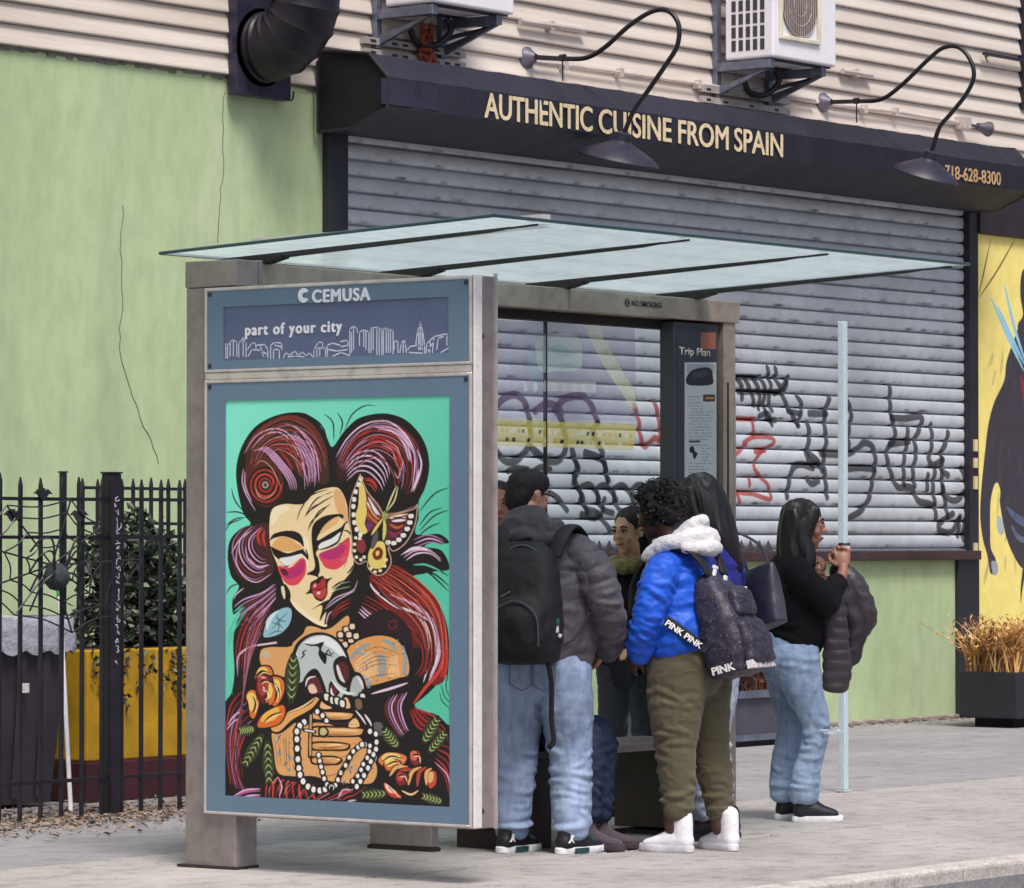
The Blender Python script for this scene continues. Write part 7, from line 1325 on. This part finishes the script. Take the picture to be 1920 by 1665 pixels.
# ------------------------------------------------------------------ 3: tall long-haired person behind
p = person((15.83, 10.93), R_(104), 'tall person with long dark hair and an indigo jacket, half hidden behind the blue jacket')
bm = bmesh.new(); Hd = head(bm, (-.02, .055, 1.585), R_(14), R_(-10)); chain(bm, [(0, .0, 1.40, .056), (0, .02, 1.48, .054), (0, .035, 1.53, .052)]); chain(bm, [(0, 0, .88, .15, .11), (0, 0, 1.1, .14, .11), (0, 0, 1.3, .16, .105), (0, 0, 1.39, .1, .075)], (1, 0, 0))
for s_ in (-1, 1):
    chain(bm, [(s_*.17, 0, 1.36, .05), (s_*.23, .0, 1.12, .042), (s_*.20, .16, .98, .032)]); hand(bm, (s_*.19, .18, .97), (-s_*.5, .7, .1), (0, -.2, 1), .6, .95, s_); chain(bm, [(s_*.09, 0, .87, .085), (s_*.10, .02, .48, .058), (s_*.105, -.01, .10, .043)])
solidify('body', bm, skin('skin_brown', (112, 70, 60)), p, .0085, 3); face_bits(Hd, p, (120, 66, 64))
R3, c, s = Hd; bm = bmesh.new(); ball(bm, c+R3 @ Vector((0, -.022, .048)), (.090, .102, .090), R3); chain(bm, [(*(c+R3 @ Vector((0, -.06, .06))), .085, .06), (*(c+R3 @ Vector((0, -.085, -.05))), .092, .062), (*(c+Vector((.02, -.135, -.16))), .105, .050), (*(c+Vector((.05, -.165, -.27))), .080, .034), (*(c+Vector((.06, -.18, -.33))), .04, .02)], (1, 0, 0))
for s_ in (-1, 1): chain(bm, [(*(c+R3 @ Vector((s_*.078, .02, .07))), .020, .03), (*(c+R3 @ Vector((s_*.092, .02, -.02))), .018, .034), (*(c+R3 @ Vector((s_*.10, -.01, -.13))), .022, .03), (*(c+Vector((s_*.11, -.04, -.22))), .018, .02)])
solidify('hair', bm, m_hair2, p, .009, 4, lambda co, no: .006*ridg(co, (26, 26, 3), 3))
RT = []
for i in range(150):
    a = random.uniform(-2.0, 2.0); top = Vector((.05*math.sin(a), -.02-.04*math.cos(a), .135)); m1 = Vector((.094*math.sin(a), -.03-.085*math.cos(a), .03)); m2 = Vector((.105*math.sin(a)+.015, -.08-.075*math.cos(a), -.12)); m3 = Vector((.11*math.sin(a)+.04+random.gauss(0, .015), -.12-.06*math.cos(a), -random.uniform(.22, .36))); RT.append([c+R3 @ top, c+R3 @ m1, c+m2, c+m3])
strands_hair(p, c, RT, m_hair2, 'hair_strands', .0055)
bm = bmesh.new(); chain(bm, [(0, 0, .93, .185, .145), (0, 0, 1.05, .182, .145), (0, 0, 1.20, .185, .140), (0, -.005, 1.34, .175, .125), (0, 0, 1.42, .10, .085)], (1, 0, 0), 22)
for s_ in (-1, 1): chain(bm, [(s_*.14, -.005, 1.37, .075), (s_*.20, -.01, 1.30, .080), (s_*.235, -.01, 1.14, .070), (s_*.225, .07, 1.04, .062), (s_*.20, .15, .985, .052)])
solidify('jacket', bm, cloth('jacket_indigo', (46, 50, 150), .5, .15, 8, .15, 260, .05), p, .009, 4, lambda co, no: puffer(.006, .09, 3, .01)(co, no)*.8+.006*ridg(co, (10, 10, 14), 12))
trousers(p, [(0, 0, .84, .170, .135), (0, 0, .91, .175, .14), (0, 0, .96, .16, .125)], [[(s_*.09, 0, .86, .10, .125), (s_*.095, .01, .66, .092, .105), (s_*.10, .02, .48, .072, .080), (s_*.105, -.01, .28, .062, .066), (s_*.105, -.015, .13, .055, .060)] for s_ in (-1, 1)], denim('denim_pale', (176, 182, 204)), 12, name='jeans')
for s_ in (-1, 1): shoe(p, s_*.105, -.045, R_(-8*s_), .28, [m_blkshoe, m_blkshoe, m_nyl], .125)
tb = empty('tote_bag', p.location, p.rotation_euler.z); tag(tb, 'smooth black leather tote bag hanging at the shoulder of the long haired person', 'bag')
R3b = Matrix.Rotation(R_(52), 3, 'Z') @ Matrix.Rotation(R_(13), 3, 'Y'); cb = Vector((.245, -.175, 1.135))
m_tote = M('tote_leather', (60, 58, 70), .38, var=.15, scale=8, bump=.15, bscale=120)
bm = bmesh.new(); soft_box(bm, cb, R3b, [(-.150, .125, .030, 0), (-.145, .150, .055, 0), (-.05, .148, .058, 0), (.07, .140, .045, 0), (.145, .132, .022, 0), (.150, .128, .014, 0)], 0); solidify('bag_body', bm, m_tote, tb, .008, 2, lambda co, no: .004*nz(co, 9, 2))
strap(tb, [tuple(cb+R3b @ Vector((-.09, 0, .13))), tuple(cb+R3b @ Vector((-.07, .02, .24))), (.17, -.03, 1.452), (.215, .05, 1.36), tuple(cb+R3b @ Vector((.07, .05, .22))), tuple(cb+R3b @ Vector((.09, .0, .13)))], .014, .006, m_tote, 'shoulder_strap')
bits(tb, 'buckle', M('buckle', (150, 150, 158), .3, .8), [tuple(cb+R3b @ Vector((-.09, -.024, .12)))+(.010, .006, .016)], None, None)
# ------------------------------------------------------------------ 4: woman with the cup
p = person((17.10, 11.27), R_(-44), 'woman in profile with long black hair, black sweater and ripped light jeans holding a cup')
bm = bmesh.new(); Hd = head(bm, (0, .034, 1.475), R_(-7), R_(-5)); chain(bm, [(0, -.03, 1.29, .055), (0, -.015, 1.36, .052), (0, .0, 1.41, .050)]); chain(bm, [(0, -.02, .86, .15, .12), (0, -.02, 1.05, .14, .115), (0, -.03, 1.2, .155, .105), (0, -.035, 1.29, .10, .075)], (1, 0, 0))
# right arm (towards the viewer), left arm carries the coat
chain(bm, [(.165, -.03, 1.25, .050), (.195, .085, 1.10, .044), (.175, .115, 1.10, .042), (.105, .200, 1.225, .029), (.085, .215, 1.265, .024)]); hand(bm, (.083, .215, 1.268), (-.35, -.05, 1), (-.9, .2, -.15), .75, .98, 1)
chain(bm, [(-.165, -.03, 1.25, .050), (-.19, .10, 1.10, .044), (-.16, .14, 1.10, .042), (-.035, .225, 1.225, .029), (-.012, .235, 1.26, .024)]); hand(bm, (-.010, .235, 1.265), (.25, -.05, 1), (.8, -.1, -.1), .75, .98, -1)
chain(bm, [(.09, -.02, .85, .080), (.098, .065, .49, .052), (.09, .01, .10, .040)]); chain(bm, [(-.09, -.02, .85, .080), (-.095, .0, .48, .052), (-.10, -.05, .10, .040)])
m_sk4 = skin('skin_warm', (158, 112, 96)); solidify('body', bm, m_sk4, p, .0052, 3); face_bits(Hd, p, (150, 78, 82))
R3, c, s = Hd; bm = bmesh.new(); ball(bm, c+R3 @ Vector((0, -.022, .050)), (.088, .104, .090), R3); chain(bm, [(*(c+Vector((0, -.05, .05))), .088, .07), (*(c+Vector((0, -.06, -.05))), .098, .075), (*(c+Vector((0, -.07, -.16))), .110, .070), (*(c+Vector((0, -.10, -.26))), .100, .048), (*(c+Vector((0, -.12, -.34))), .07, .03)], (1, 0, 0))
for s_ in (-1, 1): chain(bm, [(*(c+R3 @ Vector((s_*.068, .040, .090))), .022, .030), (*(c+R3 @ Vector((s_*.088, .012, .02))), .018, .040), (*(c+R3 @ Vector((s_*.092, -.004, -.06))), .022, .040), (*(c+Vector((s_*.10, .0, -.16))), .026, .040), (*(c+Vector((s_*.11, -.03, -.24))), .02, .025)])
solidify('hair', bm, m_hair, p, .008, 4, lambda co, no: .005*ridg(co, (28, 28, 3), 9))
RT = []
for i in range(170):
    a = random.uniform(-2.0, 2.0); RT.append([c+Vector((.03*math.sin(a), -.01-.03*math.cos(a), .128)), c+Vector((.068*math.sin(a), -.012-.07*math.cos(a), .112)), c+Vector((.093*math.sin(a), -.02-.088*math.cos(a), .04)), c+Vector((.105*math.sin(a), -.035-.09*math.cos(a), -.08)), c+Vector((.115*math.sin(a)+random.gauss(0, .01), -.06-.075*math.cos(a), -random.uniform(.18, .36)))])
strands_hair(p, c, RT, m_hair, 'hair_strands', .0055)
bm = bmesh.new(); chain(bm, [(0, -.025, .905, .175, .150), (0, -.015, .97, .180, .158), (0, -.02, 1.10, .178, .152), (0, -.03, 1.21, .172, .138), (0, -.035, 1.28, .125, .105), (0, -.03, 1.325, .075, .072)], (1, 0, 0), 22)
for s_, el, wr in ((1, (.195, .085, 1.10), (.120, .180, 1.195)), (-1, (-.19, .10, 1.10), (-.055, .205, 1.195))):
    e = Vector(el); w_ = Vector(wr); chain(bm, [(s_*.13, -.035, 1.255, .072), (s_*.180, .0, 1.19, .076), (e.x, e.y-.01, e.z+.03, .068), (*(e+Vector((0, .02, -.01))), .062), (*(e.lerp(w_, .55)), .055), (*w_, .046)])
solidify('sweater', bm, cloth('sweater_black', (15, 13, 19), .95, .2, 12, .4, 180, .0), p, .0085, 4, crease([[(0, -.025, .905, .175, .150), (0, -.02, 1.10, .178, .152), (0, -.03, 1.21, .172, .138)]], [(0, 26, .02, .9, 1.2, .12, .007, .012, 0, 3.1)], 3, fold_cloth(.006, (8, 8, 13), 14)))
bm = bmesh.new(); chain(bm, [(-.05, .06, 1.30, .03), (.0, .105, 1.285, .035), (.05, .09, 1.25, .03), (.04, .12, 1.20, .025)]); solidify('scarf', bm, (lambda t: (t.base(t.ramp(t.noise(60, det=3), [(.38, lin((28, 24, 30))), (.5, lin((150, 96, 84))), (.58, lin((40, 34, 40))), (.66, lin((190, 172, 160)))])), t.set(Roughness=.9), t.m)[2])(NT('floral_scarf')), p, .007, 2, fold_cloth(.005, (20, 20, 20), 3))
trousers(p, [(0, -.045, .80, .160, .145), (0, -.045, .87, .165, .148), (0, -.03, .935, .15, .14)], [[(.085, -.045, .84, .100, .138), (.092, .010, .66, .084, .098), (.098, .070, .50, .066, .070), (.094, .050, .34, .056, .063), (.09, .018, .22, .062, .074), (.09, .012, .13, .060, .074)], [(-.085, -.04, .84, .100, .138), (-.09, -.02, .66, .088, .108), (-.095, .000, .48, .072, .080), (-.098, -.030, .32, .064, .076), (-.10, -.048, .20, .062, .074), (-.10, -.052, .13, .058, .070)]], denim('denim_ripped', (154, 173, 203)), 21, name='jeans')
mb = MB()                                                # frayed rip across the near knee
for k in range(16):
    y = .090+.006*k; z = .455+random.gauss(0, .006); mb.tube(curve3([(.178-.0035*abs(k-5), y-.012, z), (.181-.0035*abs(k-5), y, z+random.gauss(0, .006)), (.178-.0035*abs(k-5), y+.012, z)], 3), .0028, 5)
o = mb.build('frayed_rip', M('thread_white', (214, 220, 232), .9)); o.parent = p
for x, y, yw in ((.09, -.005, R_(4)), (-.10, -.055, R_(8))): shoe(p, x, y+.028, yw, .262, [m_blkshoe, m_whsole, m_nyl], .14)
cp = empty('cup', p.location, p.rotation_euler.z); tag(cp, 'white lidded cup held close to the face of the woman in black', 'cup')
mb = MB(); cc = Vector((.035, .232, 1.302)); mb.lathe(cc, [(0, 0), (.024, 0), (.030, .075), (.030, .078), (0, .078)], 22); o = mb.build('cup_body', M('cup_white', (232, 228, 228), .5), smooth=35); o.parent = cp
mb = MB(); mb.lathe(cc+Vector((0, 0, .0785)), [(0, 0), (.032, 0), (.032, .006), (.027, .014), (0, .014)], 22); o = mb.build('lid', M('lid_dark', (52, 44, 48), .4), smooth=35); o.parent = cp
ct = empty('puffer_coat', p.location, p.rotation_euler.z); tag(ct, 'brown puffer coat carried folded over the forearm of the woman in black', 'coat')
m_pc = M('coat_brown', (62, 53, 60), .4, var=.18, scale=12, bump=.2, bscale=150)
def pf(co, no): return puffer(.007, .056, 7, .02)(co, no)+.004*ridg(co, (14, 14, 8), 3)
bm = bmesh.new(); chain(bm, [(.10, .160, 1.17, .034, .050), (.105, .165, 1.05, .036, .060), (.105, .172, .92, .034, .064), (.10, .180, .78, .032, .070), (.10, .172, .67, .028, .066)], (1, 0, 0)); solidify('coat_panel', bm, m_pc, ct, .0085, 3, pf)
bm = bmesh.new(); chain(bm, [(.01, .225, 1.20, .05, .06), (.02, .265, 1.06, .055, .058), (.03, .285, .92, .05, .056), (.03, .270, .82, .04, .040)], (1, 0, 0)); chain(bm, [(.03, .24, .85, .04, .045), (.04, .225, .76, .035, .04)]); solidify('coat_lining', bm, M('coat_dark', (46, 40, 48), .5, var=.3), ct, .0085, 3, fold_cloth(.009, (10, 10, 12), 8))
bm = bmesh.new(); chain(bm, [(-.02, .215, 1.245, .048), (-.01, .275, 1.20, .058), (.0, .325, 1.10, .060), (.0, .350, 1.01, .056), (.0, .340, .965, .045)]); solidify('coat_sleeve', bm, m_pc, ct, .0085, 3, lambda co, no: fold_cloth(.008, (10, 10, 14), 18)(co, no))
# ------------------------------------------------------------------ 5: seated person, mostly hidden
p = person((14.93, 11.38), R_(-80), 'person sitting on the bench in dark jeans and soft purple brown boots behind the man')
bm = bmesh.new(); Hd = head(bm, (0, .16, 1.16), 0, R_(-18)); chain(bm, [(0, .06, .99, .056), (0, .10, 1.05, .052), (0, .13, 1.1, .05)]); chain(bm, [(0, -.02, .52, .15, .12), (0, .0, .7, .14, .11), (0, .04, .88, .15, .1), (0, .06, .98, .09, .07)], (1, 0, 0))
for s_ in (-1, 1):
    chain(bm, [(s_*.16, .05, .94, .048), (s_*.19, .10, .72, .042), (s_*.07, .20, .66, .03)]); hand(bm, (s_*.06, .21, .655), (-s_*.5, .8, -.1), (0, 0, -1), .4, .95, -s_); chain(bm, [(s_*.075, 0, .53, .070), (s_*.068, .375, .505, .040), (s_*.062, .385, .12, .032)])
solidify('body', bm, skin('skin_mid', (178, 120, 96)), p, .0085, 3); face_bits(Hd, p, (150, 80, 78))
R3, c, s = Hd; bm = bmesh.new(); ball(bm, c+R3 @ Vector((0, -.025, .045)), (.086, .10, .088), R3); chain(bm, [(*(c+Vector((0, -.08, 0))), .08, .05), (*(c+Vector((0, -.12, -.12))), .09, .04), (*(c+Vector((0, -.13, -.22))), .06, .03)], (1, 0, 0)); solidify('hair', bm, m_hair2, p, .009, 4, lambda co, no: .005*ridg(co, (26, 26, 3), 3))
bm = bmesh.new(); chain(bm, [(0, -.02, .50, .19, .15), (0, .0, .68, .18, .145), (0, .04, .88, .175, .13), (0, .065, .985, .09, .08)], (1, 0, 0)); 
for s_ in (-1, 1): chain(bm, [(s_*.13, .05, .93, .07), (s_*.19, .08, .84, .072), (s_*.205, .12, .72, .064), (s_*.14, .16, .68, .055), (s_*.08, .20, .665, .048)])
solidify('jacket', bm, m_bk, p, .009, 4, puffer(.008, .09, 4))
trousers(p, [(0, -.03, .52, .17, .12), (0, .02, .52, .17, .12), (0, .06, .52, .16, .11)], [[(s_*.075, .0, .53, .100, .090), (s_*.070, .22, .535, .088, .080), (s_*.066, .37, .525, .074, .074), (s_*.064, .405, .46, .066, .066), (s_*.062, .39, .32, .060, .066), (s_*.06, .385, .16, .056, .062)] for s_ in (-1, 1)], denim('denim_dark', (46, 56, 82)), 33, name='jeans')
m_boot = M('boot_suede', (74, 60, 72), .9, var=.2, scale=12, sheen=.3)
for s_ in (-1, 1):
    u, T = shoe(p, s_*.065, .375, R_(-4*s_), .30, [m_boot, M('boot_sole', (60, 48, 58), .8), m_boot], .22)
# ------------------------------------------------------------------ 6, 7: two behind the glass
def behind(loc, hd, zf, label, skn, coat, turn, scarfc=None, tilt=0):
    p = person(loc, hd, label); k = zf
    bm = bmesh.new(); Hd = head(bm, (0, .03, k), turn, R_(tilt), 0, .93 if scarfc else 1); chain(bm, [(0, -.02, k-.19, .055), (0, 0, k-.12, .052), (0, .01, k-.06, .05)]); chain(bm, [(0, -.01, .84, .14, .11), (0, 0, 1.0, .14, .11), (0, -.01, k-.28, .15, .1), (0, -.02, k-.19, .09, .07)], (1, 0, 0))
    for s_ in (-1, 1):
        chain(bm, [(s_*.16, -.01, k-.22, .048), (s_*.185, .0, k-.46, .042), (s_*.13, .15, k-.58, .03)]); hand(bm, (s_*.12, .16, k-.585), (-s_*.5, .7, -.1), (0, -.2, -1), .5, .95, -s_); chain(bm, [(s_*.08, 0, .84, .08), (s_*.09, .01, .46, .056), (s_*.095, -.02, .1, .042)])
    solidify('body', bm, skn, p, .0065, 3); face_bits(Hd, p, (160, 88, 84))
    R3, c, s = Hd; bm = bmesh.new(); ball(bm, c+R3 @ Vector((0, -.030-(.008 if scarfc else 0), .050+(.002 if scarfc else 0))), (.085, .098, .086-(.003 if scarfc else 0)), R3); chain(bm, [(*(c+R3 @ Vector((0, -.08, .03))), .078, .045), (*(c+R3 @ Vector((0, -.09, -.08))), .060 if scarfc else .080, .040), (*(c+Vector((0, -.09, -.2))), .04 if scarfc else .07, .035)], (1, 0, 0))
    for s_ in (-1, 1):
        if not scarfc: chain(bm, [(*(c+R3 @ Vector((s_*.06, .062, .092))), .018, .022), (*(c+R3 @ Vector((s_*.086, .03, .03))), .012, .03), (*(c+R3 @ Vector((s_*.088, -.01, -.08))), .016, .03)])
    solidify('hair', bm, m_hair2, p, .008, 3, lambda co, no: .004*ridg(co, (26, 26, 3), 3))
    bm = bmesh.new(); chain(bm, [(0, -.01, .74, .165, .135), (0, 0, .95, .165, .135), (0, -.01, k-.34, .16, .125), (0, -.02, k-.2, .10, .09)], (1, 0, 0))
    for s_ in (-1, 1): chain(bm, [(s_*.13, -.01, k-.225, .068), (s_*.175, 0, k-.30, .066), (s_*.19, .01, k-.46, .060), (s_*.17, .09, k-.55, .054), (s_*.13, .15, k-.585, .046)])
    solidify('coat', bm, coat, p, .009, 4, fold_cloth(.007, (9, 9, 13), 5))
    if scarfc:
        bm = bmesh.new(); chain(bm, [(-.07, -.03, k-.15, .035), (-.07, .06, k-.16, .035), (0, .10, k-.17, .04), (.07, .06, k-.16, .035), (.07, -.03, k-.15, .035), (0, -.09, k-.14, .035), (-.07, -.03, k-.15, .035)]); solidify('scarf', bm, scarfc, p, .008, 2, fold_cloth(.007, (20, 20, 20), 3))
    trousers(p, [(0, 0, .78, .15, .12), (0, 0, .86, .155, .12)], [[(s_*.08, 0, .80, .095, .11), (s_*.088, .01, .46, .07, .075), (s_*.092, -.01, .10, .058, .06)] for s_ in (-1, 1)], cloth('trouser_charcoal', (62, 62, 72), .85, .15), fold_jeans(.007, 3.3))
    for s_ in (-1, 1): shoe(p, s_*.095, -.045, R_(-8*s_), .27, [m_blkshoe, m_blkshoe, m_nyl], .10)
behind((16.86, 12.13), R_(196), 1.445, 'person in a black coat and olive scarf facing the street through the shelter glass', skin('skin_light', (232, 184, 150)), m_bk, R_(-16), cloth('scarf_olive', (146, 136, 84), .9, .35, 30), -8)
behind((15.86, 12.20), R_(212), 1.565, 'person behind the glass, face half hidden between the poster panel and the man', skin('skin_rose', (196, 138, 118)), cloth('coat_plum', (44, 36, 44), .8, .2), R_(6))
